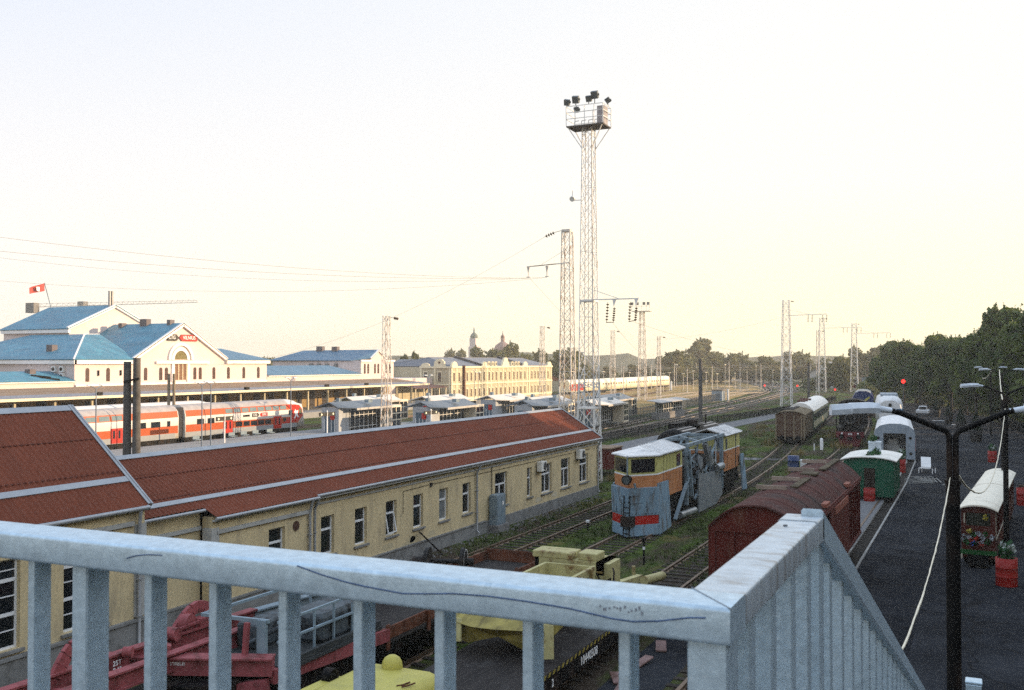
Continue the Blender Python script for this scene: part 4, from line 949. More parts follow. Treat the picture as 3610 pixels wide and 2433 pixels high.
for k in range(12): m.box(-48.7, -48.62, 160 + k*1.44, 160.1 + k*1.44, 1.1, 2.95)
m.box(-48.7, -48.62, 160, 176, 1.6, 1.68); m.build('glazing_bars', WHITE, t)
t = thing('box_hut', 'plain grey cube-shaped hut beside the ramp behind the mast', 'hut', (-53, 140, 0))
m = MB(); m.box(-56.5, -51.6, 138, 146.5, 0, 3.4); m.build('wall', mat('hut_wall', (.42, .41, .38), rough=.85, var=.08), t)
m = MB(); m.box(-56.7, -51.3, 137.7, 146.8, 3.402, 3.55); m.build('roof', mat('hut_roof', (.5, .5, .5)), t)
# ---------------------------------------------------------------- rolling stock of the museum yard
def bogie(mb, x, y, r=.46):
    for dx in (-.78, .78):
        for dy in (-.9, .9): mb.tube((x + dx - .07, y + dy, r + .17), (x + dx + .07, y + dy, r + .17), r, n=16)
    for dx in (-1.0, 1.0): mb.box(x + dx - .06, x + dx + .06, y - 1.3, y + 1.3, .5, .8)
    for dy in (-.9, .9): mb.tube((x - 1, y + dy, r + .17), (x + 1, y + dy, r + .17), .08, n=8)
def arcroof(x0, x1, z0, z1, n=10):
    """arc from the left eave to the right eave"""
    xc = (x0 + x1)/2; h = z1 - z0; w = (x1 - x0)/2
    return [(x1 - (x1 - x0)*i/n, z0 + h*(1 - abs((x1 - (x1 - x0)*i/n - xc)/w)**2.4)) for i in range(n + 1)]

# --- orange, yellow and blue-grey snow plough
sp = thing('snow_plough', 'yellow and orange rail snow plough with a blue-grey wedge blade', 'snow plough', (-17.3, 63, 0))
xl, xr, yn, yc = -18.72, -16.12, 51.7, 53.2; xn = -17.38
def wedge(z0, z1, o=0., e=0., n0=0): return [(xl - e, yc + .02, z0), (xn, yn - o, z0), (xr + e, yc + .15, z0)]
def vshell(z0, z1, y1, o0=0., o1=0., ex=0.):
    """solid with a pointed front, straight back at y1"""
    a = [(xl - ex, yc - o0), (xn, yn - o0), (xr + ex, yc - o0), (xr + ex, y1), (xl - ex, y1)]; b = [(xl - ex, yc - o1), (xn, yn - o1), (xr + ex, yc - o1), (xr + ex, y1), (xl - ex, y1)]
    mb = MB(); vs = [(x, y, z0) for x, y in a] + [(x, y, z1) for x, y in b]; n = 5
    mb.add(vs, [tuple(range(n-1, -1, -1)), tuple(range(n, 2*n))] + [(i, (i+1) % n, n+(i+1) % n, n+i) for i in range(n)]); return mb
m = vshell(.12, .72, 54.6, .10, .02); m.build('blade', PLBLUE, sp)
m = vshell(.722, 1.2, 54.6, .02, .0); b_ = m.build('blade_stripe', RED, sp)
m = vshell(1.202, 2.72, 54.6, .0, .16, .03); m.build('blade', PLBLUE, sp)
m = vshell(2.722, 3.36, 58.5, -.2, -.2, -.06); m.box(xr - .4, xr - .065, 55.4, 58.5, 1.95, 2.72); m.box(xl + .065, xl + .4, 55.4, 58.5, 1.95, 2.72); m.build('cab_lower', PLORA, sp)
m = vshell(3.362, 3.44, 58.5, -.2, -.2, -.05); m.build('cab_line', WHITE, sp)
m = vshell(3.442, 4.45, 58.5, -.2, -.2, -.06); m.build('cab_upper', PLYEL, sp)
def facepanel(p, q, z0, z1, a, b, d, t=.03):
    """panel lying on the vertical face between plan points p and q, from fraction a to b, d proud of it"""
    p = Vector((*p, 0)); q = Vector((*q, 0)); n = (q - p).normalized().cross(Vector((0, 0, 1)))
    P = [p.lerp(q, a) + n*d, p.lerp(q, b) + n*d]
    mb = MB(); mb.slab([(P[0].x, P[0].y, z0), (P[1].x, P[1].y, z0), (P[1].x, P[1].y, z1), (P[0].x, P[0].y, z1)], t); return mb
cl, cn, cr = (xl + .06, yc + .2), (xn, yn + .2), (xr - .06, yc + .2)
for p, q, a, b in ((cl, cn, .10, .88), (cn, cr, .14, .88)):
    facepanel(p, q, 3.50, 4.32, a - .07, b + .06, .008).build('window_frame', mat('pale_window_surround', (.60, .58, .22), rough=.5), sp)
    facepanel(p, q, 3.55, 4.28, a - .03, b + .03, .03).build('window', GLASS, sp)
m = MB(); m.box(xr - .062, xr - .03, 57.3, 58.0, 3.5, 4.2); m.build('window', GLASS, sp)
def plroof(y0, y1, nose):
    mb = MB(); zz = (4.47, 4.92)
    if nose:
        mb.slab([(xl - .1, yc + .1, zz[0]), (xn, yn + .05, zz[0]), (xr + .1, yc + .1, zz[0]), (xr + .1, y1, zz[0]), (xl - .1, y1, zz[0])], .06)
        mb.slab([(xn, yn + .6, zz[0] + .02), (xr + .12, yc + .25, zz[0] + .02), (xr + .12, y1 + .1, zz[0] + .02), (xn, y1 + .1, zz[1])], .05)
        mb.slab([(xn, yn + .6, zz[0] + .02), (xn, y1 + .1, zz[1]), (xl - .12, y1 + .1, zz[0] + .02), (xl - .12, yc + .25, zz[0] + .02)], .05)
    else:
        mb.slab([(xn, y0, zz[1]), (xr + .12, y0, zz[0]), (xr + .12, y1, zz[0]), (xn, y1, zz[1])], .05); mb.slab([(xn, y0, zz[1]), (xn, y1, zz[1]), (xl - .12, y1, zz[0]), (xl - .12, y0, zz[0])], .05)
    for k in range(12):
        y = max(y0, yc + .5) + (y1 - max(y0, yc + .5))*k/11
        mb.beam((xn, y, zz[1] + .02), (xr + .12, y, zz[0] + .035), .05, .03)
    return mb.build('roof', PLROOF, sp)
plroof(yn, 58.6, True); plroof(69.2, 74.5, False)
m = MB(); m.box(xl + .06, xr - .06, 69.4, 74.3, 1.95, 3.36); m.build('cab_lower', PLORA, sp)
m = MB(); m.box(xl + .05, xr - .05, 69.4, 74.31, 3.362, 3.44); m.build('cab_line', WHITE, sp)
m = MB(); m.box(xl + .06, xr - .06, 69.4, 74.3, 3.442, 4.45); m.build('cab_upper', PLYEL, sp)
m = MB(); m.box(xr - .062, xr - .03, 69.8, 70.25, 3.5, 4.2); m.box(xr - .062, xr - .03, 72.9, 73.0, 2.0, 4.3); m.each('window', GLASS, sp)
# side wings, tied-up plates, portal frame and arms
m = MB(); m.slab([(xr + .05, 53.45, .05), (xr + .16, 55.4, .25), (xr + .10, 55.1, 2.9), (xr + .02, 53.4, 2.9)], .08); m.build('side_wing', PLBLUE, sp)
m = MB(); m.slab([(xl - .05, 53.3, .1), (xl - .02, 53.3, 2.8), (xl - .10, 55.0, 2.9), (xl - .16, 55.4, .3)], .08); m.build('side_wing', PLBLUE, sp)
m = MB(); m.slab([(xr + .05, 62.0, .12), (xr + .02, 62.2, 3.75), (xr + .02, 63.1, 3.45), (xr + .04, 63.2, 2.4), (xr + .06, 67.6, 2.3), (xr + .1, 68.2, .6), (xr + .08, 66.4, .1)][::-1], .09)
m.build('side_plate', mat('scraped_plate', (.28, .31, .33), rough=.5, metal=.2, var=.14, dirt=(.42, .43, .42), dirt_amt=.35, dirt_scale=1.5), sp)
m = MB(); m.slab([(xr + .05, 73.7, 2.85), (xr + .05, 74.9, 2.8), (xr + .2, 75.4, .1), (xr + .1, 74.2, .15)], .08); m.build('side_wing', PLBLUE, sp)
m = MB()
for y in (59.6, 68.7):
    for x in (xl + .1, xr - .1): m.beam((x, y, .9), (x, y, 4.5), .22)
    m.beam((xl + .1, y, 4.5), (xr - .1, y, 4.5), .22)
for x in (xl + .1, xr - .1): m.beam((x, 59.6, 4.5), (x, 69.3, 4.55), .2); m.beam((x, 60.4, 3.6), (x, 68.5, 1.2), .14); m.beam((x, 61.5, 1.0), (x, 67.5, 4.3), .12)
m.beam((xr - .05, 60.0, 2.6), (xr + .06, 56.5, .45), .2, .12); m.beam((xr, 59.7, 4.2), (xr + .05, 60.2, 1.4), .26, .2)
m.beam((xl + .1, 62.5, 4.55), (xr - .1, 66.5, 4.55), .14); m.beam((xl + .1, 66.5, 4.55), (xr - .1, 62.5, 4.55), .14)
m.build('portal_frame', CRANEG, sp)
m = MB(); m.tube((xr - .1, 64.2, 4.3), (xr + .12, 65.0, 2.9), .18, n=10); m.tube((xr + .0, 65.0, 3.4), (xr + .12, 67.2, 2.3), .12, n=10); m.tube((xr - .05, 66.9, 4.4), (xr + .1, 66.2, 2.6), .05, n=8); m.tube((xr + .12, 66.4, 2.5), (xr + .3, 67.2, 2.6), .26, n=12)
m.beam((xr - .05, 63.8, 4.3), (xr + .1, 64.6, 2.8), .3, .1); m.tube((xr + .05, 57.6, .55), (xr + .2, 60.4, .5), .2, n=10); m.each('lifting_cylinder', mat('bright_cylinder', (.42, .45, .46), rough=.35, metal=.4, var=.2, dirt=(.15, .16, .16), dirt_amt=.3), sp)
m = MB(); pg = random.Random(8)
for k in range(46):                                    # links, brackets and pipes packed between the two cabs
    y = pg.uniform(59.2, 69.2); x = xr + pg.uniform(-.5, .05); z = pg.uniform(1.1, 4.3); k_ = pg.choice((0, 1, 2))
    if k_ == 0: m.beam((x, y, z), (x, y + pg.uniform(-.5, .5), z + pg.uniform(.4, 1.1)), pg.uniform(.05, .12))
    elif k_ == 1: m.tube((x, y, z), (x, y + pg.uniform(.4, 1.2), z + pg.uniform(-.4, .4)), pg.uniform(.03, .08), n=8)
    else: m.rbox((x, y, z), (.12, pg.uniform(.15, .5), pg.uniform(.15, .4)), Matrix.Rotation(pg.uniform(-.6, .6), 3, 'X'))
m.each('linkage', mat('oily_blue_grey_linkage', (.20, .25, .29), rough=.45, metal=.2, var=.35, scale=4, dirt=(.03, .03, .03), dirt_amt=.4, dirt_scale=3), sp)
m = MB(); pts = [(xr + .03, 59.5, 3.9), (xr + .12, 60.5, 2.8), (xr + .1, 61.3, 3.5), (xr + .12, 62.4, 2.6), (xr + .08, 64, 4.0), (xr + .14, 65.2, 3.0)]; m.path([p for q in zip(pts[:-1], pts[1:]) for p in (q[0], tuple((u + v_)/2 - (.1 if i == 2 else 0) for i, (u, v_) in enumerate(zip(*q))))], .035, 6); m.build('hose', BLACK, sp)
m = MB()
for yy, zz in ((55.0, 2.0), (58.3, 3.0), (69.6, 3.0), (74.1, 3.0)): m.path([(xr + .0, yy, zz - .9), (xr + .1, yy, zz - .8), (xr + .1, yy, zz + .1), (xr, yy, zz + .2)], .018, 5)
for zz in (1.9, 2.3): m.beam((xl + .2, yc - .12, zz), (xn - .2, yn + .02, zz), .008, .02); m.beam((xn + .2, yn + .02, zz), (xr - .1, yc - .05, zz), .008, .02)
m.each('grab_rail', BLACK, sp)
m = MB()
for f in (.33, .66):
    for (p, q) in (((xl - .03, yc - .08), (xn, yn - .01)), ((xn, yn - .01), (xr + .03, yc - .08))):
        c_ = Vector((*p, 0)).lerp(Vector((*q, 0)), f); m.beam((c_.x, c_.y, 1.25), (c_.x, c_.y - .01, 2.68), .02, .02)
for k in range(9):
    f = k/8
    for (p, q) in (((xl - .03, yc - .1), (xn, yn - .03)), ((xn, yn - .03), (xr + .03, yc - .1))):
        c_ = Vector((*p, 0)).lerp(Vector((*q, 0)), .06 + f*.88); m.rbox((c_.x, c_.y, 2.6), (.035, .035, .035), Matrix.Identity(3)); m.rbox((c_.x, c_.y + .03, 1.3), (.035, .035, .035), Matrix.Identity(3))
for y in [54.6 + .65*k for k in range(6)]: m.box(xr - .064, xr - .05, y, y + .015, 2.75, 4.4)
for y in [70.2 + .65*k for k in range(6)]: m.box(xr - .064, xr - .05, y, y + .015, 2.0, 4.4)
sm_ = m.build('seam_rivets', mat('dark_seam', (.06, .07, .075), rough=.7), sp); sm_['kind'] = 'stuff'
m = MB(); m.box(xl + .2, xr - .2, 54.7, 74.6, .85, 1.3); m.box(xl + .5, xr - .5, 59, 69, 1.3, 3.2); m.box(xl + .25, xr - .2, 56, 58.4, 1.3, 1.94); m.box(xl + .25, xr - .2, 69.5, 74.2, 1.3, 1.94)
for y in (57, 60.5, 68.5, 72): bogie(m, xn - .05, y)
m.build('underframe', BLACK, sp)
m = MB()
for dx in (-.17, .17): m.beam((xn + dx, yn - .12, .1), (xn + dx, yn + .04, 2.35), .05)
for k in range(8): m.beam((xn - .17, yn - .1 + .018*k, .3 + k*.28), (xn + .17, yn - .1 + .018*k, .3 + k*.28), .05)
m.build('ladder', BLACK, sp)
m = MB(); m.tube((xn, yn + .22, 3.2), (xn, yn - .12, 3.2), .24, .27, n=18); h = m.build('headlamp', BLACK, sp)
m = MB(); m.tube((xn, yn - .125, 3.2), (xn, yn - .14, 3.2), .2, n=18); m.build('lens', mat('lamp_lens', (.10, .12, .12), rough=.1), h)
m = MB(); m.beam((xn, yn + .12, 3.45), (xn, yn + .12, 4.5), .07); m.beam((xn + .42, yn + .2, 2.75), (xn + .36, yn + .25, 3.0), .1); m.build('centre_post', CRANEG, sp)
m = MB(); m.box(xn - .32, xn + .36, yn - .16, yn + .35, .68, 1.22); m.build('coupler', mat('rusty_black', (.035, .025, .02), rough=.8, dirt=(.09, .045, .025)), sp)

# --- tank wagons behind the plough
def tank(y0, y1, label, x=-22.0):
    t = thing('tank_wagon', label, 'tank wagon', (x, (y0 + y1)/2, 0), group=None)
    m = MB(); r = 1.45; c = 2.95
    prof = [(.05, 0), (.7, .03), (1.15, .18), (1.36, .4), (r, .7)]
    secs = [[(x + a*math.cos(2*PI*i/20), y0 + d, c + a*math.sin(2*PI*i/20)) for i in range(20)] for a, d in prof] + [[(x + a*math.cos(2*PI*i/20), y1 - d, c + a*math.sin(2*PI*i/20)) for i in range(20)] for a, d in prof[::-1]]
    m.loft(secs, True); m.build('tank', BLACK, t)
    m = MB()
    for k in range(2):
        a = y0 + .9 + k*(y1 - y0)*.55; b = a + (y1 - y0)*.34; secs = []
        for y in (a, b): secs.append([(x + 1.44*math.cos(q), y, c + 1.44*math.sin(q)) for q in [PI*.22 + PI*.56*i/8 for i in range(9)]] )
        m.loft(secs, True, False, False)
    m.each('pale_top_patch', mat('chalky_tank_top', (.56, .5, .44), rough=.7, var=.15, dirt=(.05, .04, .04), dirt_amt=.25, dirt_scale=1.5), t)
    m = MB(); m.lathe([(.5, c + 1.35), (.5, c + 1.8), (.4, c + 1.9), (.02, c + 1.92)], (x, (y0 + y1)/2, 0)); m.box(x - .9, x + .9, (y0 + y1)/2 - .9, (y0 + y1)/2 + .9, c + 1.46, c + 1.52); m.box(x - .9, x - .3, y0 + 2.5, y0 + 6.5, c + 1.3, c + 1.75); m.tube((x + .3, y1 - 3, c + 1.3), (x + .3, y1 - 3, c + 2.2), .07)
    m.each('manhole', BLACK, t)
    m = MB(); m.box(x - 1.2, x + 1.2, y0, y1, .9, 1.2); bogie(m, x, y0 + 2.2); bogie(m, x, y1 - 2.2); m.build('underframe', BLACK, t)
tank(74.8, 87.5, 'black tank wagon with chalky white top right behind the snow plough', -21.6)
t = thing('dark_red_wagon', 'dark red wagon body glimpsed between the mast foot and the plough', 'wagon', (-29.4, 84, 0))
m = MB(); m.box(-31, -28, 79, 82, .6, 2.3); m.build('body', REDBROWN, t)
m = MB(); m.box(-31.1, -27.9, 78.9, 82.1, 2.302, 2.4); m.build('roof', CANOPY, t)

# --- red-brown boxcar
bx = thing('red_boxcar', 'red-brown covered freight wagon with a rounded roof just beyond the railing', 'freight wagon', (-7.1, 44, 0))
x0, x1, y0, y1 = -8.65, -5.55, 34.9, 53.0
m = MB(); m.box(x0, x1, y0, y1, 1.05, 3.82); 
arc = arcroof(x0, x1, 3.82, 4.58)
m.prism(arc, 'xz', y0 + .01, y1 - .01)
m.box(x0 - .05, x1 + .05, y0 - .05, y0 - .002, 3.66, 3.86)
for x in (x0 + .12, (x0 + x1)/2 - .75, (x0 + x1)/2 + .75, x1 - .12): m.box(x - .07, x + .07, y0 - .07, y0 - .002, 1.05, 3.65)
for z in (1.5, 2.0, 2.5, 3.0): m.box(x0 + .2, x1 - .2, y0 - .012, y0 - .002, z, z + .02)
for k in range(22):
    y = y0 + .15 + k*(y1 - y0 - .3)/21
    if 7 < k < 14: continue
    m.box(x1 + .002, x1 + .08, y - .07, y + .07, 1.1, 3.7); m.box(x0 - .08, x0 - .002, y - .07, y + .07, 1.1, 3.7)
m.box(x1 + .002, x1 + .12, y0, y1, 1.0, 1.14)
m.build('body', REDBROWN, bx)
m = MB(); big = arcroof(x0 - .07, x1 + .07, 3.80, 4.64, 14); inn = arcroof(x0 + .0, x1 - .0, 3.79, 4.59, 14)
m.loft([[(x, y, z) for x, z in big] + [(x, y, z) for x, z in inn[::-1]] for y in (y0 - .1, y1 + .1)], False)
for y in [y0 + (y1 - y0)*k/10 for k in range(11)]: m.loft([[(x, y + dy, z + .025) for x, z in big] for dy in (-.035, .035)], False, False, False)
m.build('roof', REDTOP, bx)
HB = mat('hatch_rust_pale', (.42, .33, .26), rough=.8, var=.25)
for y in (40.0, 43.2, 47.2, 51.2):
    m = MB(); m.box(-7.9, -6.9, y - .28, y + .28, 4.6, 4.68); q = m.build('hatch', BLACK, bx)
    m = MB(); m.box(-7.98, -6.82, y - .40, y - .29, 4.62, 4.78); m.build('lip', HB, q)
m = MB(); m.box(-6.85, -6.55, 40.6, 44.0, 4.61, 4.67); m.box(-6.75, -6.45, 47.6, 53.1, 4.62, 4.68); m.box(-7.2, -6.5, 45.2, 46.2, 4.62, 4.7); m.each('running_board', mat('mossy_board', (.13, .10, .06), rough=.9, var=.35), bx)
m = MB(); m.beam((x1 + .14, y0 + 4.0, 3.72), (x1 + .14, y1 - .5, 3.72), .06, .1); m.box(x1 + .085, x1 + .16, 41.4, 47.6, 1.15, 3.6); m.beam((x1 + .1, y0, 3.8), (x1 + .1, y1, 3.8), .06, .1); m.build('door', REDBROWN, bx)
m = MB(); m.box(x1 + .02, x1 + .22, 42.5, 46.7, 3.36, 3.66); m.box(x1 - .1, x1 + .12, 40.5, 41.5, 3.9, 4.05); m.box(x1 - .1, x1 + .12, 47.6, 48.6, 3.9, 4.05); m.box(x1 - .02, x1 + .16, 39.0, 39.4, 3.72, 3.95); m.box(x1 - .02, x1 + .16, 38.2, 38.5, 3.3, 3.5)
m.each('door_hardware', mat('pinkish_red_lead', (.38, .13, .085), rough=.7, var=.2), bx)
m = MB(); m.box(x0 + .2, x1 - .2, y0, y1, .75, 1.045); bogie(m, -7.1, y0 + 3); bogie(m, -7.1, y1 - 3); m.box(-7.3, -6.9, y0 - .5, y0, .85, 1.1)
for x in (-8, -6.2): m.tube((x, y0 - .45, 1.05), (x, y0, 1.05), .2, n=12)
m.build('underframe', BLACK, bx)

# --- green shed wagon with the white roof
gs = thing('green_cabin', 'dark green wooden cabin with white curved roof and a pale chimney box', 'cabin', (-6.95, 75.5, 0))
x0, x1, y0, y1 = -8.6, -5.35, 72.7, 78.4
m = MB(); m.box(x0, x1, y0, y1, .35, 2.80); m.prism(arcroof(x0, x1, 2.8, 3.02), 'xz', y0 + .01, y1)
for x in (x0 + .05, -7.5, x1 - .05): m.box(x - .05, x + .05, y0 - .03, y0 - .002, .4, 2.8)
for k in range(5): m.box(x1 + .002, x1 + .03, y0 + .1 + k*1.35, y0 + .2 + k*1.35, .4, 2.8)
m.build('wall', GREENW, gs)
a_ = arcroof(x0 - .22, x1 + .22, 2.86, 3.1); b_ = arcroof(x0 - .22, x1 + .22, 2.79, 3.03)
m = MB(); m.loft([[(x, y, z) for x, z in a_] + [(x, y, z) for x, z in b_[::-1]] for y in (y0 - .15, y1 + .2)]); m.build('roof', mat('cream_white_roof', (.76, .73, .66), rough=.6, var=.06, dirt=(.6, .57, .5), dirt_amt=.3), gs)
m = MB(); m.box(-7.25, -6.55, y0 - .035, y0 - .003, .5, 2.3); m.build('door', mat('dark_door', (.035, .022, .014), rough=.6, dirt=(.09, .04, .02)), gs)
m = MB(); m.box(-7.15, -6.35, 74.7, 75.4, 3.0, 3.85); m.box(-7.18, -6.32, 74.67, 75.43, 3.852, 3.98); m.build('chimney_box', mat('pale_blue_white_box', (.55, .62, .66), rough=.5), gs)
m = MB(); m.box(x0 + .1, x1 - .1, y0 + .1, y1, 0, .345); m.build('base', BLACK, gs)
def leafblob(mb, c, r, n, s, rg, sq=1.):
    for _ in range(n):
        while True:
            p = Vector((rg.uniform(-1, 1), rg.uniform(-1, 1), rg.uniform(-1, 1)))
            if p.length < 1: break
        p = Vector((c[0] + p.x*r, c[1] + p.y*r, c[2] + p.z*r*sq)); a = Vector((rg.gauss(0, 1), rg.gauss(0, 1), rg.gauss(0, 1))).normalized()
        b = a.orthogonal().normalized(); q = a.cross(b); k = s*rg.uniform(.6, 1.3)
        mb.add([p - b*k - q*k*.6, p + b*k - q*k*.6, p + b*k*.8 + q*k*.6, p - b*k*.8 + q*k*.6], [(0, 1, 2, 3)])
rg = random.Random(5)
t = thing('trailing_plant', 'green trailing plant on the white cabin roof beside the chimney box', 'plant', (-6.75, 74.7, 3.1))
m = MB(); leafblob(m, (-6.85, 75.0, 4.15), .25, 60, .09, rg); leafblob(m, (-6.6, 74.4, 3.25), .3, 60, .09, rg); leafblob(m, (-6.95, 73.6, 3.15), .28, 50, .09, rg); m.build('leaves', leafmat('pot_foliage', (.01, .05, .02), (.05, .14, .04), 3), t)
m = MB(); m.path([(-6.75, 74.95, 3.98), (-6.6, 74.4, 3.22), (-6.9, 73.6, 3.1)], .02, 5); m.build('stem', BARK, t)

# --- white open-ended wagon
wc = thing('white_wagon', 'white round-roofed wagon with an open doorway in its pale grey end', 'wagon', (-7.5, 103.5, 0), .075, world=False)
hw = 1.86; Lg = 16.5
prof = [(-hw, .35), (-hw, 2.7), (-hw + .12, 3.05), (-hw + .55, 3.42), (-.5, 3.62), (.5, 3.62), (hw - .55, 3.42), (hw - .12, 3.05), (hw, 2.7), (hw, .35)]
m = MB(); m.loft([[(x, y, z) for x, z in prof] for y in (.12, Lg)], False, False, False); m.box(-hw + .02, hw - .02, Lg - .1, Lg - .02, .4, 2.7); m.box(-hw + .05, hw - .05, .15, Lg, .35, .42); m.build('body', CARWHITE, wc)
m = MB(); d0, d1, dz = -1.02, 1.02, 2.68
def endpoly(mb, ya, yb):
    mb.prism([(-hw, .2), (d0, .2), (d0, dz), (-hw, dz)], 'xz', ya, yb); mb.prism([(d1, .2), (hw, .2), (hw, dz), (d1, dz)], 'xz', ya, yb)
    mb.prism([(-hw, dz), (hw, dz), (hw - .12, 3.05), (hw - .55, 3.42), (.5, 3.62), (-.5, 3.62), (-hw + .55, 3.42), (-hw + .12, 3.05)], 'xz', ya, yb)
endpoly(m, 0, .12); m.build('end_wall', CARGREY, wc)
m = MB()
for x, z in ((-1.5, 2.2), (1.42, 2.25), (1.45, .75)): m.tube((x, -.004, z), (x, -.03, z), .14, n=14)
m.each('lamp', BLACK, wc)
m = MB(); m.box(hw + .003, hw + .03, .3, 1.6, 1.0, 2.2); m.build('red_sign', RED, wc)
m = MB(); m.box(-.75, .45, 1.4, 2.0, .42, 1.5); m.cbox(-.6, .3, 1.3, 2.0, 1.5, 2.1, .1); m.build('inner_cabinet', mat('inner_grey', (.5, .5, .48), rough=.5), wc)
m = MB(); m.tube((-.15, 1.39, 2.0), (-.15, 1.35, 2.0), .3, n=14); m.build('dark_hatch', BLACK, wc)
m = MB(); m.box(-hw + .2, hw - .2, .2, Lg - .2, .1, .345); m.build('underframe', BLACK, wc)
rc = thing('white_railcar', 'white railcar with a blue band, last in line behind the white wagon', 'railcar', (-11.9, 156, 0), .10, world=False)
def rcs(y, k, zt): return [(x*k, y, z*(zt/4.6) if z > 2 else z) for x, z in ((-1.85, .7), (-1.85, 3.2), (-1.55, 4.1), (-.8, 4.55), (.8, 4.55), (1.55, 4.1), (1.85, 3.2), (1.85, .7))]
m = MB(); m.loft([rcs(0, .82, 4.0), rcs(.5, .93, 4.4), rcs(1.5, 1, 4.6), rcs(18, 1, 4.6)], True); m.build('body', CARWHITE, rc)
m = MB(); m.loft([[(x*1.004, y, z) for x, y, z in ((-1.85*k, yy, 2.3), (-1.85*k, yy, 2.75), (1.85*k, yy, 2.75), (1.85*k, yy, 2.3))] for yy, k in ((-.03, .83), (.5, .94), (1.5, 1.0), (17.9, 1.0))], True); m.build('blue_band', mat('railcar_blue', (.10, .25, .42), rough=.4), rc)
m = MB(); m.tube((0, .2, 3.4), (0, -.12, 3.25), .24, n=14); m.build('headlamp', BLACK, rc)
m = MB(); m.box(-1.2, 1.2, 4, 12, 4.5, 4.8); m.build('roof_vent', CARGREY, rc)

# --- brown boxcar and the green coach behind it
bw = thing('brown_boxcar', 'weathered brown wooden boxcar with pale ribs on its end', 'freight wagon', (-19.95, 118.5, 0), .075, world=False)
hw = 1.65; Lg = 11.5
m = MB(); m.box(-hw, hw, 0, Lg, .95, 3.5); m.prism(arcroof(-hw, hw, 3.5, 3.85), 'xz', .01, Lg - .01); m.build('body', BROWNW, bw)
m = MB()
for x in (-1.58, -.55, .45, 1.3, 1.58): m.box(x - .07, x + .07, -.08, -.003, .6, 3.5)
for k in range(10): m.box(hw + .003, hw + .07, .1 + k*1.25, .25 + k*1.25, .95, 3.5)
m.box(hw + .003, hw + .12, .2, 1.2, 3.2, 3.4); m.build('rib', mat('pale_brown_rib', (.30, .235, .15), rough=.8, var=.2), bw)
m = MB(); a_ = arcroof(-hw - .08, hw + .08, 3.5, 3.95); b_ = arcroof(-hw - .08, hw + .08, 3.44, 3.87); m.loft([[(x, y, z) for x, z in a_] + [(x, y, z) for x, z in b_[::-1]] for y in (-.15, Lg + .1)]); m.build('roof', BROWNR, bw)
m = MB(); m.box(-.3, .2, 2, Lg, 3.96, 4.04); m.box(-1.1, -.5, 3, 5, 3.86, 4.0); m.box(-1.1, -.4, 7, 9, 3.86, 4.0); m.each('roof_walk', OLDWOOD, bw)
m = MB(); m.box(-hw + .2, hw - .2, 0, Lg, .5, .945); bogie(m, 0, 2.4); bogie(m, 0, Lg - 2.4)
for x in (-.9, .9): m.tube((x, -.5, .9), (x, 0, .9), .2, n=12)
m.build('underframe', BLACK, bw)
gc = thing('green_coach', 'green and cream passenger coach with a bright white roof behind the brown boxcar', 'passenger coach', (-20.85, 131.2, 0), .073, world=False)
hw = 1.65; Lg = 31
m = MB(); m.box(-hw, hw, .6, Lg, .9, 3.35); m.build('body', mat('coach_green', (.03, .075, .04), rough=.5, var=.15), gc)
m = MB(); m.box(-.9, .9, 0, .59, .9, 3.5); m.build('gangway', mat('gangway_green', (.015, .035, .022), rough=.6), gc)
m = MB(); m.box(hw + .003, hw + .02, 1.0, Lg - .3, 1.15, 1.95); m.box(hw + .003, hw + .02, 1.0, Lg - .3, 2.95, 3.3); m.build('cream_band', mat('coach_cream', (.50, .46, .30), rough=.5), gc)
m = MB()
for k in range(14): m.box(hw + .003, hw + .025, 1.6 + k*2.1, 2.9 + k*2.1, 2.05, 2.85)
m.each('window', GLASS, gc)
m = MB(); a_ = arcroof(-hw - .05, hw + .05, 3.32, 4.35, 12); m.prism(a_, 'xz', .5, Lg + .1); m.build('roof', mat('white_coach_roof', (.78, .75, .68), rough=.5, var=.05), gc)
m = MB(); m.box(-.6, .4, 7, 8.2, 4.3, 4.75); m.box(-.7, .3, 4, 5.0, 4.25, 4.6); m.box(-.4, .5, 11, 12.4, 4.35, 4.55); m.each('roof_vent', mat('vent_dark', (.16, .08, .06), rough=.8), gc)
m = MB(); m.box(-hw + .2, hw - .2, .5, Lg, .4, .895); bogie(m, 0, 4); bogie(m, 0, Lg - 4); m.build('underframe', BLACK, gc)

# --- black steam locomotive and the blue one behind
lo = thing('steam_locomotive', 'black steam locomotive with red buffer beam facing the camera', 'steam locomotive', (-13.25, 118, 0), .075, world=False)
m = MB(); m.tube((0, .2, 3.25), (0, 9, 3.3), 1.15, n=24); m.tube((0, .15, 3.25), (0, .2, 3.25), .95, 1.1, n=24); m.tube((0, .05, 3.25), (0, .16, 3.25), .7, n=20); m.build('boiler', BLACK, lo)
m = MB()
for k in range(20):
    q = 2*PI*k/20; m.tube((.5*math.cos(q), .04, 3.25 + .5*math.sin(q)), (.5*math.cos(q), .0, 3.25 + .5*math.sin(q)), .04, n=6)
m.build('rivets', mat('pale_rivet', (.45, .45, .45), rough=.5), lo)
m = MB(); m.lathe([(.45, 4.2), (.38, 4.4), (.36, 5.1), (.46, 5.2), (.46, 5.3), (.3, 5.3)], (0, 1.6, 0)); m.lathe([(.55, 4.2), (.55, 4.6), (.3, 4.9), (.02, 4.95)], (0, 4.5, 0)); m.each('chimney', BLACK, lo)
m = MB(); m.box(-1.6, 1.6, 9, 12, 1.8, 4.6); m.prism(arcroof(-1.75, 1.75, 4.6, 5.1), 'xz', 8.7, 12.4); m.build('cab', BLACK, lo)
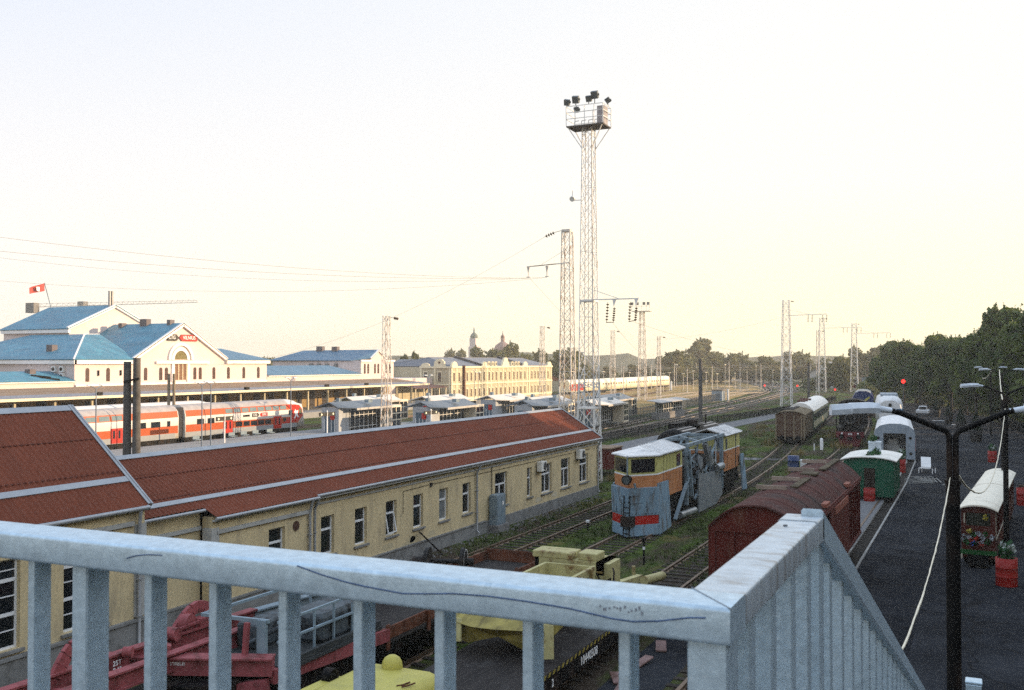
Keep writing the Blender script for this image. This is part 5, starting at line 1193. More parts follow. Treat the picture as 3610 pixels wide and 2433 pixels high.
m = MB(); m.box(-1.55, 1.55, .1, 9, 2.05, 2.15); m.box(-1.5, -.75, 1, 3, .9, 2.0); m.box(.75, 1.5, 1, 3, .9, 2.0); m.box(-1.25, 1.25, .3, 12, 1.0, 2.0); m.slab([(-1.5, .3, 2.2), (-1.5, 1.8, 2.2), (-1.45, 1.8, 4.2), (-1.45, .3, 4.1)], .05); m.slab([(1.5, .3, 2.2), (1.5, 1.8, 2.2), (1.45, 1.8, 4.2), (1.45, .3, 4.1)], .05); m.build('running_board', BLACK, lo)
m = MB(); m.box(-1.5, 1.5, -.3, .1, 1.1, 1.75); m.build('buffer_beam', BUFRED, lo)
m = MB(); m.prism([(-1.0, .15), (1.0, .15), (1.25, 1.09), (-1.25, 1.09)], 'xz', -.45, -.05); m.build('cowcatcher', BUFRED, lo)
m = MB()
for x in (-.9, .9): m.tube((x, -.75, 1.25), (x, -.3, 1.25), .24, n=14)
m.box(-.25, .25, -.7, -.3, .9, 1.2)
m.each('buffer', BLACK, lo)
m = MB()
for x, z in ((-.85, 1.58), (.85, 1.58)): m.box(x - .08, x + .08, -.34, -.301, z - .08, z + .08)
for x, z in ((-.95, 4.25), (.02, 4.55), (1.0, 4.25)): m.tube((x, .1, z), (x, -.05, z), .13, n=10)
m.each('lamp', LIGHTTEXT, lo)
text('number', '476', .32, (0, -.31, 1.48), FY, LIGHTTEXT, lo, .005)
m = MB()
for y in (4, 5.8, 7.6, 9.4):
    for x in (-.8, .8): m.tube((x - .08, y, .85), (x + .08, y, .85), .7, n=18)
m.each('driving_wheel', BUFRED, lo)
bl = thing('blue_locomotive', 'dark blue locomotive with yellow stripe, half hidden behind the black one', 'locomotive', (-18.2, 181, 0), .09, world=False)
m = MB(); m.loft([[(x*k, y, z) for x, z in ((-1.8, .8), (-1.8, 3.4), (-1.3, 4.3), (-.6, 4.6), (.6, 4.6), (1.3, 4.3), (1.8, 3.4), (1.8, .8))] for y, k in ((0, .9), (.6, 1), (14, 1))], True); m.build('body', LOCBLUE, bl)
m = MB(); m.beam((-.1, -.03, 2.6), (1.1, -.03, 3.6), .06, .3); m.build('yellow_stripe', TROLY, bl)
m = MB(); m.loft([[(x, y, z + .02) for x, z in ((-1.3, 4.3), (-.6, 4.6), (.6, 4.6), (1.3, 4.3))] for y in (.7, 13.9)], True, False, False); m.build('roof', mat('pale_loco_roof', (.5, .47, .42), rough=.6), bl)

# ---------------------------------------------------------------- near track: flat wagon, crane, machines
fw = thing('flat_wagon', 'long low rusty red wagon with wooden deck and low side boards', 'flat wagon', (-17.3, 31, 0))
x0, x1, y0, y1 = -18.7, -15.9, 24.8, 37.3
m = MB(); m.box(x0, x1, y0, y1, 1.25, 1.38); m.build('deck', OLDWOOD, fw)
m = MB(); m.box(x1 - .06, x1, y0, 30.2, 1.382, 1.74); m.box(x1 - .06, x1, 33.6, y1, 1.382, 1.74); m.box(x0, x0 + .06, y0 + 4, y1, 1.382, 1.74); m.box(x0 + .062, x1 - .062, y1 - .06, y1, 1.382, 1.84)
for y in (25.2, 27.6, 30.0, 34.2, 36.8): m.box(x1 + .002, x1 + .06, y - .08, y + .08, 1.1, 1.84)
m.build('side_board', RUST, fw)
m = MB(); m.box(x0 + .1, x1 - .1, y0, y1, .9, 1.245); bogie(m, -17.3, 27); bogie(m, -17.3, 35); m.build('underframe', BLACK, fw)
ws = thing('wheelset', 'spare railway axle with two wheels lying on the flat wagon deck', 'wheelset', (-18.3, 33.4, 1.38))
c = Vector((-18.75, 33.9, 1.38 + .52)); dx = Vector((.93, .30, 0)).normalized()
for s in (-1, 1):
    m = MB(); q = c + dx*s*.72; m.tube(q - dx*.07, q + dx*.07, .5, n=24); m.tube(q - dx*s*.1, q + dx*s*.02, .54, n=24); w_ = m.build('wheel', mat('wheel_black', (.02, .018, .016), rough=.6, dirt=(.06, .04, .03)), ws)
    m = MB(); q2 = q + dx*.075
    n = 24; u_ = Vector((-dx.y, dx.x, 0)); pr = lambda r, i: q2 + (u_*math.cos(2*PI*i/n) + Vector((0, 0, 1))*math.sin(2*PI*i/n))*r
    ro, ri = (.49, .45) if s > 0 else (.22, .12)
    m.add([pr(ro, i) for i in range(n)] + [pr(ri, i) for i in range(n)], [(i, (i+1) % n, n+(i+1) % n, n+i) for i in range(n)]); m.build('white_ring', WHITE, w_)
m = MB(); m.tube(c - dx*1.1, c + dx*1.1, .09, n=12); m.tube(c - dx*1.3, c - dx*.8, .17, n=12); m.tube(c + dx*.8, c + dx*1.1, .14, n=12); m.build('axle', MATS['wheel_black'], ws)
t = thing('steel_bracket', 'bent black steel bracket standing on the flat wagon beside the axle', 'bracket', (-18.5, 31, 1.4))
m = MB(); m.path([(-18.65, 32.0, 1.4), (-18.6, 32.1, 2.2), (-18.5, 32.4, 2.25), (-18.3, 32.9, 1.4)], .035, 6); m.path([(-18.5, 31.8, 1.4), (-18.45, 31.9, 2.15), (-18.35, 32.3, 2.2), (-18.15, 32.7, 1.4)], .035, 6); m.build('hoop', BLACK, t)

cr = thing('rail_crane', 'faded red rail crane with riveted boom and a grey railed engine deck', 'rail crane', (-18, 20, 0))
def ibeam(mb, p, q, w, h):
    mb.beam(p, q, w*.25, h - .06); p = Vector(p); q = Vector(q); z = Vector((0, 0, h/2))
    mb.beam(p + z, q + z, w, .05); mb.beam(p - z, q - z, w, .05)
m = MB(); ibeam(m, (-20.0, 9, 2.02), (-19.2, 23.2, 2.15), .3, .5); ibeam(m, (-18.9, 9, 1.95), (-18.5, 22.0, 2.05), .3, .4)
for k in range(6): m.beam((-19.9, 10 + k*2, 2.0), (-18.85, 10.8 + k*2, 2.0), .12)
m.build('boom', CRANE, cr)
m = MB(); ibeam(m, (-19.2, 23.21, 2.15), (-18.6, 31, 2.0), .3, .42); m.build('boom_tail', CRANEG, cr)
for (a, b) in ((16.6, 17.8), (20.3, 22.2)):
    m = MB()
    pts = [(-19.55, a + (b - a)*i/8, 2.25 + .62*math.sin(PI*i/8)) for i in range(9)]
    for p, q in zip(pts[:-1], pts[1:]): m.beam(p, q, .32, .12, up=(1, 0, 0))
    m.build('arched_guard', CRANE, cr)
m = MB(); m.tube((-19.4, 20.0, 2.45), (-19.1, 20.05, 2.45), .18, n=16); m.tube((-19.55, 20.7, 2.55), (-19.3, 20.75, 2.55), .26, n=16); m.tube((-19.3, 18.4, 2.4), (-19.1, 18.5, 2.4), .13, n=12); m.box(-19.5, -19.2, 21.0, 21.5, 2.38, 2.62); m.beam((-19.3, 19.3, 2.45), (-19.2, 21.6, 2.6), .07); m.each('sheave', CRANE, cr)
m = MB(); m.beam((-20.2, 18.6, 1.92), (-16.3, 20.45, 1.86), .3, .42); m.beam((-20.2, 18.6, 2.15), (-16.3, 20.45, 2.09), .5, .05); m.beam((-16.3, 20.4, 1.62), (-15.9, 25.2, 1.55), .2, .36); m.beam((-19.5, 21.4, 1.62), (-18.8, 25.4, 1.55), .2, .36); m.beam((-19.0, 19.3, 1.9), (-18.9, 19.4, 2.4), .3); m.beam((-17.1, 20.3, 1.9), (-17.1, 20.4, 2.9), .12); m.beam((-17.6, 20.1, 1.9), (-17.6, 20.2, 2.8), .2, .1); m.beam((-16.3, 20.2, 1.45), (-17.8, 19.9, 1.2), .3, .3); m.build('frame', CRANE, cr)
m = MB(); m.box(-18.9, -15.95, 20.6, 25.0, 1.75, 1.83); m.box(-16.12, -16.0, 20.7, 25.0, 1.84, 2.0); m.build('engine_deck', mat('shaded_grating_deck', (.05, .055, .055), rough=.8, var=.3), cr)  # deck colour darkened for the shadow lying on it
RLG = mat('grey_blue_handrail', (.30, .40, .46), rough=.5, var=.12, dirt=(.2, .12, .08), dirt_amt=.2)
m = MB(); m.beam((-16.78, 20.6, 1.83), (-16.78, 20.6, 2.95), .28, .1); m.beam((-18.7, 20.5, 2.92), (-16.6, 20.65, 2.92), .09)
for k in range(5): m.beam((-16.32, 21.3 + k*.9, 1.83), (-16.32, 21.3 + k*.9, 2.92), .055)
for z in (2.42, 2.92): m.beam((-16.32, 20.65, z), (-16.32, 25.1, z), .06)
m.beam((-18.7, 20.6, 2.92), (-18.6, 25.1, 2.92), .07); m.beam((-18.6, 25.1, 1.8), (-18.6, 25.1, 2.92), .06); m.beam((-18.6, 25.1, 2.92), (-16.32, 25.1, 2.92), .06); m.build('handrail', RLG, cr)
m = MB(); m.cbox(-17.6, -16.4, 22.6, 24.6, 1.84, 2.65, .12); m.cbox(-18.4, -17.7, 21.5, 23.6, 1.84, 2.5, .05); m.tube((-17.4, 21.4, 1.84), (-17.4, 21.4, 2.75), .09); m.tube((-18.0, 21.3, 1.95), (-17.0, 21.6, 2.5), .06); m.build('engine_hood', mat('shaded_oily_engine', (.11, .135, .15), rough=.6, var=.3, dirt=(.02, .02, .02), dirt_amt=.5, dirt_scale=2.5), cr)  # engine colour darkened for the shadow it stands in
m = MB(); m.box(-16.39, -16.36, 23.9, 24.3, 2.1, 2.4); m.build('dark_slot', BLACK, cr)
m = MB(); m.box(-19.6, -16.2, 10, 25.2, .9, 1.3); bogie(m, -17.5, 14); bogie(m, -17.5, 22); m.tube((-18.2, 20, 1.3), (-18.2, 20, 1.6), 1.2, n=20); m.build('underframe', BLACK, cr)
text('lettering', 'PO STRELE!', .115, (-18.47, 19.25, 1.98), (PI/2, 0, .445), LIGHTTEXT, cr, .003)
for y in (15.0, 18.2, 21.4):
    text('lettering', '25T\n8 M', .17, (-19.2 - .055*(21.5 - y) + .09, y, 2.1), FX, LIGHTTEXT, cr, .003)

fl2 = thing('hazard_flat_wagon', 'dark flat wagon with yellow and black edge stripes and white number', 'flat wagon', (-12.2, 26, 0))
x0, x1, y0, y1 = -13.8, -10.6, 14, 36.5
m = MB(); m.box(x0, x1, y0, y1, 1.1, 1.2); m.build('deck', OLDWOOD, fl2)
m = MB(); m.box(x1 - .15, x1 - .002, y0, y1, .62, 1.098); m.box(x0 + .002, x0 + .15, y0, y1, .62, 1.098); m.box(x0 + .152, x1 - .152, y1 - .3, y1, .6, 1.098); bogie(m, -12.2, 17); bogie(m, -12.2, 33); m.build('underframe', BLACK, fl2)
m = MB()
for k in range(70):
    y = y0 + k*.32; m.slab([(x1 + .004, y, 1.07), (x1 + .004, y + .14, 1.07), (x1 + .004, y + .22, 1.18), (x1 + .004, y + .08, 1.18)], .004)
m.build('hazard_stripe', mat('old_yellow_stripe', (.42, .33, .06), rough=.7, var=.3), fl2)
text('number', '10440508', .36, (x1 + .004, 28.0, .84), FX, LIGHTTEXT, fl2, .003)
text('number', '2', .3, (x1 + .004, 25.2, .84), FX, LIGHTTEXT, fl2, .003)

mc = thing('track_machine', 'rust-streaked pale yellow track machine standing on the dark flat wagon', 'track machine', (-12.3, 30, 1.2))
m = MB(); m.box(-13.45, -13.33, 27.2, 31.3, 1.9, 2.8); m.box(-11.72, -11.6, 27.2, 31.3, 1.9, 2.82); m.box(-13.33, -11.72, 27.2, 31.3, 1.85, 1.95); m.box(-13.33, -11.72, 27.2, 27.32, 1.95, 2.78); m.box(-13.33, -11.72, 31.18, 31.3, 1.95, 2.8); m.build('hopper', MACHINE, mc)
m = MB(); m.box(-14.0, -13.85, 31.7, 32.9, 1.2, 2.85); m.box(-11.75, -11.5, 31.7, 33.0, 1.2, 2.85); m.box(-14.0, -11.5, 31.7, 33.0, 2.42, 2.85); m.box(-11.5, -11.3, 31.8, 32.9, 1.2, 2.8); m.build('rear_frame', MACHINE, mc)
m = MB(); m.cbox(-14.1, -12.62, 31.7, 32.6, 2.852, 3.08, .03); m.cbox(-12.45, -11.75, 31.8, 32.6, 2.852, 3.1, .03); m.each('roof_box', MACHINE, mc)
m = MB(); m.box(-11.198, -11.17, 31.0, 31.6, 1.9, 2.4); m.path([(-11.15, 31.7, 2.7), (-11.0, 31.4, 2.65), (-11.0, 31.3, 2.2)], .03, 6); m.each('side_vent', BLACK, mc)
m = MB(); pg = random.Random(12)
for k in range(5): a0 = (-11.55, 28 + k*.8, 2.6); m.path([a0, (-11.42, 28.3 + k*.8, 2.1), (-11.5, 28.8 + k*.8, 1.7), (-11.9, 29.0 + k*.8, 1.3)], .028, 6)
m.each('hose', BLACK, mc)
m = MB()
for k in range(4): m.box(-11.6, -11.52, 27.4 + k*1.1, 27.5 + k*1.1, 1.9, 2.8)
m.box(-13.9, -11.5, 31.66, 31.69, 2.5, 2.56); m.each('stiffener', mat('rusty_yellow', (.36, .25, .09), rough=.8, var=.3), mc)
m = MB()
sec = lambda y, z0, z1: [(-14.2, y, z1), (-13.2, y - .1, z1 - .12), (-12.5, y - .15, z1 - .1), (-11.0, y, z1 - .05), (-11.05, y, z0 + .3), (-11.5, y + .3, z0), (-12.6, y + .4, z0 + .35), (-13.5, y + .3, z0 + .1), (-14.1, y, z0 + .35)]
m.loft([sec(25.5, 1.35, 2.15), sec(26.4, 1.5, 2.5), sec(27.15, 1.6, 2.6)]); m.build('scoop', mat('dirty_yellow_scoop', (.40, .33, .09), rough=.6, var=.25, dirt=(.2, .16, .05), dirt_amt=.4, dstretch=(3, 1, 1)), mc)
m = MB(); m.slab([(-14.35, 25.6, 2.2), (-14.3, 25.5, 1.5), (-13.5, 25.3, 1.6), (-13.6, 25.5, 2.2)], .05); m.slab([(-11.5, 25.4, 1.3), (-10.7, 25.5, 1.4), (-10.75, 25.6, 2.3), (-11.4, 25.5, 2.3)], .05); m.each('blade_flap', MACHINE, mc)
m = MB(); m.tube((-10.6, 33.4, 2.0), (-10.6, 35.6, 1.75), .16, n=12); m.beam((-11.8, 33.0, 1.7), (-11.6, 36, 1.5), .25); m.tube((-10.95, 33.3, 2.2), (-10.95, 33.3, 2.5), .07); m.build('front_tube', MACHINE, mc)

ty = thing('yellow_trolley', 'bright yellow rail trolley with rounded bonnet and a round dome', 'rail trolley', (-12.9, 18, 1.2))
m = MB()
def ts(y, w, z): return [(-13.0 + a*w, y, b) for a, b in ((-1.15, 1.25), (-1.15, z - .25), (-1.0, z - .06), (-.8, z), (.8, z), (1.0, z - .06), (1.15, z - .25), (1.15, 1.25))]
m.loft([ts(13, 1, 2.05), ts(20.6, 1, 2.08), ts(21.3, .97, 2.03), ts(21.6, .9, 1.85), ts(21.65, .8, 1.5)], True); m.build('bonnet', TROLY, ty)
m = MB(); m.box(-11.845, -11.80, 13, 21.0, 1.25, 1.72); m.build('side_panel', PLORA, ty)
m = MB(); m.lathe([(.02, 2.36), (.10, 2.35), (.19, 2.29), (.245, 2.19), (.26, 2.08), (.26, 2.0)], (-13.2, 21.15, 0), 20); m.build('dome', TROLY, ty)
m = MB(); m.tube((-14.5, 20.2, 1.95), (-14.25, 20.2, 1.95), .2, n=12); m.tube((-14.5, 20.6, 1.5), (-14.2, 20.6, 1.5), .16, n=12); m.each('side_lamp', BLACK, ty)
m = MB(); m.beam((-14.55, 14, 1.75), (-14.35, 20.5, 1.75), .35, .25); m.build('side_beam', TROLY, ty)
m = MB()
for k in range(2): m.path([(-12.3 + k*.14, 19.9, 2.085), (-12.2 + k*.14, 20.0, 2.09), (-12.15 + k*.14, 20.25, 2.09)], .02, 5)
m.each('rust_mark', RUST, ty)
t = thing('scrap_plate', 'pinkish rusty steel scrap lying on the ground by the near track', 'scrap metal', (-9.9, 31, 0))
m = MB()
for (x, y, a, b, r) in ((-9.7, 32.4, .9, .35, .3), (-9.75, 30.4, 1.1, .3, -.2), (-9.9, 28.6, .8, .4, .5), (-9.5, 27.6, 1.3, .25, .1), (-9.95, 26.2, 1.0, .3, .9)):
    m.rbox((x, y, .1 + rnd.uniform(0, .06)), (b, a, .05), Matrix.Rotation(r, 3, 'Z') @ Matrix.Rotation(.1, 3, 'X'))
m.each('plate', mat('pink_scrap', (.32, .20, .18), rough=.7, var=.35, dirt=(.14, .07, .05), dirt_amt=.45), t)
# ---------------------------------------------------------------- lattice masts
def lattice(mb, x, y, z0, z1, s0, s1, leg=.11, br=.045, bay=1.25, rot=0., style='x'):
    """square lattice tower, side s0 at the bottom and s1 at the top"""
    def cor(z, i):
        s = (s0 + (s1 - s0)*(z - z0)/(z1 - z0))/2; dx, dy = ((-s, -s), (s, -s), (s, s), (-s, s))[i]
        return Vector((x + dx*math.cos(rot) - dy*math.sin(rot), y + dx*math.sin(rot) + dy*math.cos(rot), z))
    for i in range(4): mb.beam(cor(z0, i), cor(z1, i), leg)
    z = z0; k = 0
    while z < z1 - .2:
        zz = min(z + bay, z1)
        for i in range(4):
            j = (i + 1) % 4
            if style == 'x' or (k + i) % 2 == 0: mb.beam(cor(z, i), cor(zz, j), br)
            if style == 'x' or (k + i) % 2 == 1: mb.beam(cor(z, j), cor(zz, i), br)
            if k % 4 == 0: mb.beam(cor(z, i), cor(z, j), br)
        z = zz; k += 1
def insul(mb, p, q, n=5, r=.11):
    p = Vector(p); q = Vector(q); mb.tube(p, q, .022, n=6)
    for k in range(n):
        c = p.lerp(q, (k + .8)/(n + .6)); d = (q - p).normalized()*.05
        mb.tube(c - d, c + d, r, r*.5, n=10)
MR = 0.03
ft = thing('floodlight_mast', 'very tall lattice floodlight mast with a railed lamp platform on top', 'floodlight mast', (-28.1, 74.3, 0), group='floodlight masts')
cx, cy = -28.1, 74.3
m = MB(); lattice(m, cx, cy, 0, 8, 1.55, 1.25, .125, .05, 1.5); lattice(m, cx, cy, 8, 28.3, 1.25, .78, .075, .032, 1.3)
for z in (5.9, 14.4): 
    s = .75 - .02*(z - 5.9); m.box(cx - s, cx + s, cy - s, cy + s, z, z + .14)
m.build('tower', MAST, ft)
m = MB(); m.path([(cx + .15, cy - .5, 5), (cx + .12, cy - .4, 27.5)], .02, 5); m.path([(cx + .55, cy - .62, 5.0), (cx + .42, cy - .5, 27.9)], .016, 5)
for k in range(9): m.path([(cx + .6, cy - .6 , 8 + k*2.1), (cx + .72, cy - .65, 9.0 + k*2.1), (cx + .6 - .02*k, cy - .58, 10.1 + k*2.1)], .014, 5)
m.build('cable', WIRE, ft)
px0, px1, py0, py1, pz = cx - 1.55, cx + 1.55, cy - .95, cy + .95, 28.3
m = MB(); m.box(px0, px1, py0, py1, pz, pz + .1); pl = m.build('platform', mat('dark_grating', (.12, .11, .10), rough=.8), ft)
m = MB()
for x, y in ((px0, py0), (px1, py0), (px1, py1), (px0, py1), (cx, py0), (cx, py1), (cx - .8, py0), (cx + .8, py0)): m.beam((x, y, pz + .1), (x, y, pz + 1.65), .05)
for z in (.65, 1.15, 1.65):
    for a, b in (((px0, py0), (px1, py0)), ((px1, py0), (px1, py1)), ((px1, py1), (px0, py1)), ((px0, py1), (px0, py0))): m.beam((*a, pz + z), (*b, pz + z), .045)
for x in (-1.1, -.5, .1, .6): m.beam((cx + x, cy - .3, pz + .1), (cx + x, cy - .3, pz + .55), .04); m.beam((cx + x, cy - .3, pz + .55), (cx + x + .4, cy - .3, pz + .6), .05)
m.build('handrail', MAST, ft)
m = MB()
for sx in (-1, 1):
    for sy in (-1, 1): m.beam((cx + sx*.4, cy + sy*.4, 26.6), (cx + sx*1.45, cy + sy*.85, 28.3), .06)
m.each('bracket', MAST, ft)
m = MB(); m.box(cx + .85, cx + 1.45, cy - .4, cy + .45, pz + .11, pz + 1.6); m.build('control_box', mat('control_box_grey', (.40, .38, .40), rough=.6), ft)
LAMPD = mat('floodlight_grey', (.16, .18, .19), rough=.5, metal=.3)
for x, y, z, t_, s in ((-1.5, -.9, 2.0, .2, .42), (-.75, -.9, 2.15, .1, .5), (-.7, -.85, 1.35, .0, .38), (.35, -.9, 2.1, 0, .42), (.85, -.9, 2.35, .0, .52), (1.55, .2, 2.1, -.5, .38)):
    f = MB(); M = Matrix.Rotation(t_, 3, 'Y') @ Matrix.Rotation(.5, 3, 'X'); f.rbox((cx + x, cy + y, pz + z), (s*1.05, s*.6, s*1.1), M); f.beam((cx + x, cy + y, pz + 1.65), (cx + x, cy + y, pz + z), .06); f.rbox((cx + x + s*.6, cy + y, pz + z), (.12, .12, .16), M)
    f.build('floodlight', LAMPD, ft)
m = MB(); m.beam((cx - .4, cy - .45, 14.53), (cx + 4.3, cy - .45, 14.53), .09); m.beam((cx, cy - .45, 15.5), (cx + 2.7, cy - .45, 14.55), .05)
for x in (2.3, 4.1): m.prism([(cx + x - .16, 14.5), (cx + x + .16, 14.5), (cx + x - .05, 13.9)], 'xz', cy - .48, cy - .42)
m.build('cross_arm', MAST, ft)
for x in (1.75, 2.3, 3.6, 4.1):
    m = MB(); insul(m, (cx + x, cy - .45, 13.9 if x in (2.3, 4.1) else 14.3), (cx + x - .1, cy - .45, 12.75), 6, .13); m.build('insulator', INSUL, ft)
m = MB(); m.beam((cx + 1.6, cy - .45, 12.72), (cx + 2.25, cy - .45, 12.72), .05); m.beam((cx + 3.45, cy - .45, 12.75), (cx + 4.05, cy - .45, 12.85), .05); m.each('insulator_yoke', INSUL, ft)
m = MB(); m.beam((cx - .4, cy - .5, 22.5), (cx - 1.2, cy - .5, 22.5), .06); m.tube((cx - 1.2, cy - .6, 22.6), (cx - 1.2, cy - .4, 22.7), .22, n=12); m.beam((cx - 1.2, cy - .5, 22.5), (cx - 1.2, cy - .5, 23.3), .05); m.build('antenna', MAST, ft)
# catenary mast with its long cross arm, left of it
ct = thing('catenary_mast', 'tapered lattice mast just left of the floodlight mast, arm with insulators at left', 'catenary mast', (-32.0, 79.4, 0), group='lattice catenary masts')
x, y = -32.0, 79.4
m = MB(); lattice(m, x, y, 0, 20.9, 1.25, .72, .085, .034, 1.1); m.box(x - .38, x + .38, y - .38, y + .38, 20.8, 21.0); m.build('tower', RUSTMAST, ct)
m = MB(); m.beam((x + .4, y - .5, 18.1), (x - 3.6, y - .5, 17.9), .08); m.beam((x, y - .5, 19.2), (x - 2.2, y - .5, 18.05), .02)
for a in (3.45, 1.7): m.prism([(x - a - .13, 17.9), (x - a + .13, 17.9), (x - a, 17.2)], 'xz', y - .53, y - .47); m.beam((x - a - .18, y - .5, 17.0), (x - a + .18, y - .5, 17.0), .07); m.beam((x - a, y - .5, 16.9), (x - a, y - .5, 17.25), .05)
m.build('cross_arm', RUSTMAST, ct)
m = MB(); insul(m, (x - .9, y - .6, 20.75), (x - 1.7, y - 1.0, 20.35), 4, .16); m.path([(x - .38, y - .4, 20.9), (x - .9, y - .6, 20.75)], .02); m.build('insulator', INSUL, ct)
# ordinary catenary masts farther off, each with a small hanging insulator
def catmast(x, y, h, label, s0=.9, s1=.55, arm=None, mt=RUSTMAST):
    t = thing('catenary_mast', label, 'catenary mast', (x, y, 0), group='lattice catenary masts')
    m = MB(); lattice(m, x, y, 0, h, s0, s1, .085 if s0 < 2 else .15, .03 if s0 < 2 else .05, 1.8); m.build('tower', mt, t)
    m = MB(); m.path([(x + .2, y, h - .1), (x + 1.3, y, h - .35)], .025, 5); insul(m, (x + 1.0, y, h - .28), (x + 1.7, y, h - .42), 3, .18); m.build('insulator', INSUL, t)
    if arm:
        m = MB(); m.beam((x, y, h - 3.4), (x + arm, y, h - 3.2), .12); m.beam((x, y, h - 2.0), (x + arm*.6, y, h - 3.25), .05); m.build('cross_arm', mt, t)
        for f in (.55, .65, .9, 1.0):
            m = MB(); insul(m, (x + arm*f, y, h - 3.3), (x + arm*f - .1, y, h - 5.0), 5, .2); m.build('insulator', INSUL, t)
    return t
catmast(-63.6, 100.5, 15.1, 'lattice mast standing in front of the cream building pavilion', 1.0, .6)
catmast(-75.5, 174.5, 16.5, 'lattice mast at the far right end of the long cream building', .95, .6)
catmast(-76.6, 218.1, 17.0, 'lattice mast right of the tallest mast, before the sunlit train', 1.1, .7)
catmast(-69.9, 232.3, 15.9, 'slim lattice mast at the right end of the sunlit train', .9, .6)
catmast(-37.9, 221, 23.1, 'big lattice mast above the left side of the brown boxcar', 2.2, 1.3, 8.5, MAST)
catmast(-45.7, 332, 23.9, 'second big lattice mast beyond the green coach', 2.3, 1.3, 12, MAST)
catmast(-36.5, 338, 22.2, 'big lattice mast right of the second one, above the dark bushes', 2.3, 1.3, 11, MAST)
catmast(-36.7, 259, 17.7, 'slim lattice mast between the two big masts over the coach', .9, .5)
f2 = thing('floodlight_mast', 'distant floodlight mast with a small lamp gallery behind the sunlit train', 'floodlight mast', (-76.6, 240.2, 0), group='floodlight masts')
m = MB(); lattice(m, -76.6, 240.2, 0, 22.3, 2.0, 1.0, .13, .06, 1.8); m.build('tower', RUSTMAST, f2)
m = MB(); m.box(-79, -74.2, 238.8, 241.6, 22.3, 22.45)
for dx in (-2.3, -1, .3, 1.5, 2.3): m.beam((-76.6 + dx, 238.9, 22.4), (-76.6 + dx, 238.9, 24), .07)
m.beam((-79, 238.9, 23.6), (-74.2, 238.9, 23.6), .06); m.build('platform', RUSTMAST, f2)
m = MB()
for dx in (-2.2, -.8, .9, 2.0): m.box(-76.6 + dx - .3, -76.6 + dx + .3, 238.7, 239.1, 23.9, 24.6)
m.each('floodlight', LAMPD, f2)

# ---------------------------------------------------------------- concrete poles
POLE = mat('pole_concrete', (.15, .14, .13), rough=.95, var=.2, scale=2, dirt=(.08, .075, .07), dirt_amt=.4)
def pole(x, y, h, r, label, mt=POLE, grp='round concrete poles'):
    m = MB(); m.tube((x, y, 0), (x, y, h), r*1.12, r*.92, n=14)
    return tag(m.build('concrete_pole', mt), label, 'pole', grp)
pole(-44.92, 42.99, 9.63, .225, 'left of the two thick dark concrete poles in front of the orange train')
pole(-44.42, 43.22, 9.85, .225, 'right, slightly taller of the two thick concrete poles before the orange train')
m = MB(); m.beam((-44.95, 42.75, 8.45), (-44.25, 42.98, 8.62), .12, .1); m.tube((-44.2, 42.98, 8.6), (-44.05, 43, 8.65), .08); tag(m.build('pole_clamp', BLACK), 'dark clamp bar joining the two thick concrete poles', 'clamp')
for dx in (-.3, .3): pole(-80.7 + dx*.9 - 2.7, 83.5 + dx*.4 + 2.8, 8.3, .17, 'left of the slim twin poles rising behind the orange train' if dx < 0 else 'right of the slim twin poles rising behind the orange train', mat('sunlit_pole', (.30, .24, .17), rough=.9))  # sunlight is put into this warmer, paler pole colour
pole(-36.75, 142.9, 10.1, .27, 'single thick concrete pole behind the plough beside the fence')
pole(-86.7, 163.7, 9.0, .32, 'brown pole in front of the long cream building', mat('brown_pole', (.16, .07, .04), rough=.8))
pole(-37.6, 250, 9.5, .3, 'dark pole near the far end of the green coach roof')

# ---------------------------------------------------------------- platform lamps and signs
def lamp2(x, y, h, label, sp=.7, z=1.0, grp='platform lamp posts'):
    t = thing('lamp_post', label, 'lamp post', (x, y, z), group=grp)
    m = MB(); m.tube((x, y, z), (x, y, h), .07, .05, n=8); m.path([(x, y - sp, h + .35), (x, y - sp*.5, h + .2), (x, y, h), (x, y + sp*.5, h + .2), (x, y + sp, h + .35)], .04, 6); m.build('post', mat('lamp_post_grey', (.22, .27, .33), rough=.5, metal=.3), t)
    for s in (-1, 1):
        m = MB(); m.box(x - .12, x + .12, y + s*sp - .3, y + s*sp + .3, h + .33, h + .42); m.build('lamp_head', LAMPHEAD, t)
lamp2(-71.1, 77.8, 7.2, 'slim lamp post before the train, left one of the close pair'); lamp2(-70.75, 78.7, 7.25, 'slim lamp post before the train, right one of the close pair')
lamp2(-70.8, 64.2, 7.2, 'slim lamp post at the left by the corner of the red roofed wing'); lamp2(-70.6, 91.5, 7.5, 'slim lamp post before the right end of the orange train')
lamp2(-66.0, 104.5, 7.4, 'slim lamp post in front of the glass of the nearest shelter'); lamp2(-62.5, 108.5, 7.6, 'slim lamp post in front of the cream end of the nearest shelter')
lamp2(-96, 186, 7.6, 'distant lamp post by the kiosk', z=0); lamp2(-90, 176, 7.2, 'distant lamp post in front of the cream pavilion', z=0)
def psign(x, y, z, label, w_=1.3):
    t = thing('platform_sign', label, 'sign', (x, y, z), group='dark platform signs')
    m = MB(); m.tube((x, y, z), (x, y, z + 3.0), .08, n=8); m.build('post', WHITE, t)
    m = MB(); m.box(x - .06, x + .06, y - w_, y + w_, z + 2.35, z + 2.8); m.build('board', DARKSIGN, t)
    m = MB(); m.tube((x + .062, y - w_*.75, z + 2.57), (x + .07, y - w_*.75, z + 2.57), .13, n=10); m.tube((x + .062, y + w_*.75, z + 2.57), (x + .07, y + w_*.75, z + 2.57), .13, n=10); m.each('light_dot', mat('pale_dot', (.75, .74, .55)), t)
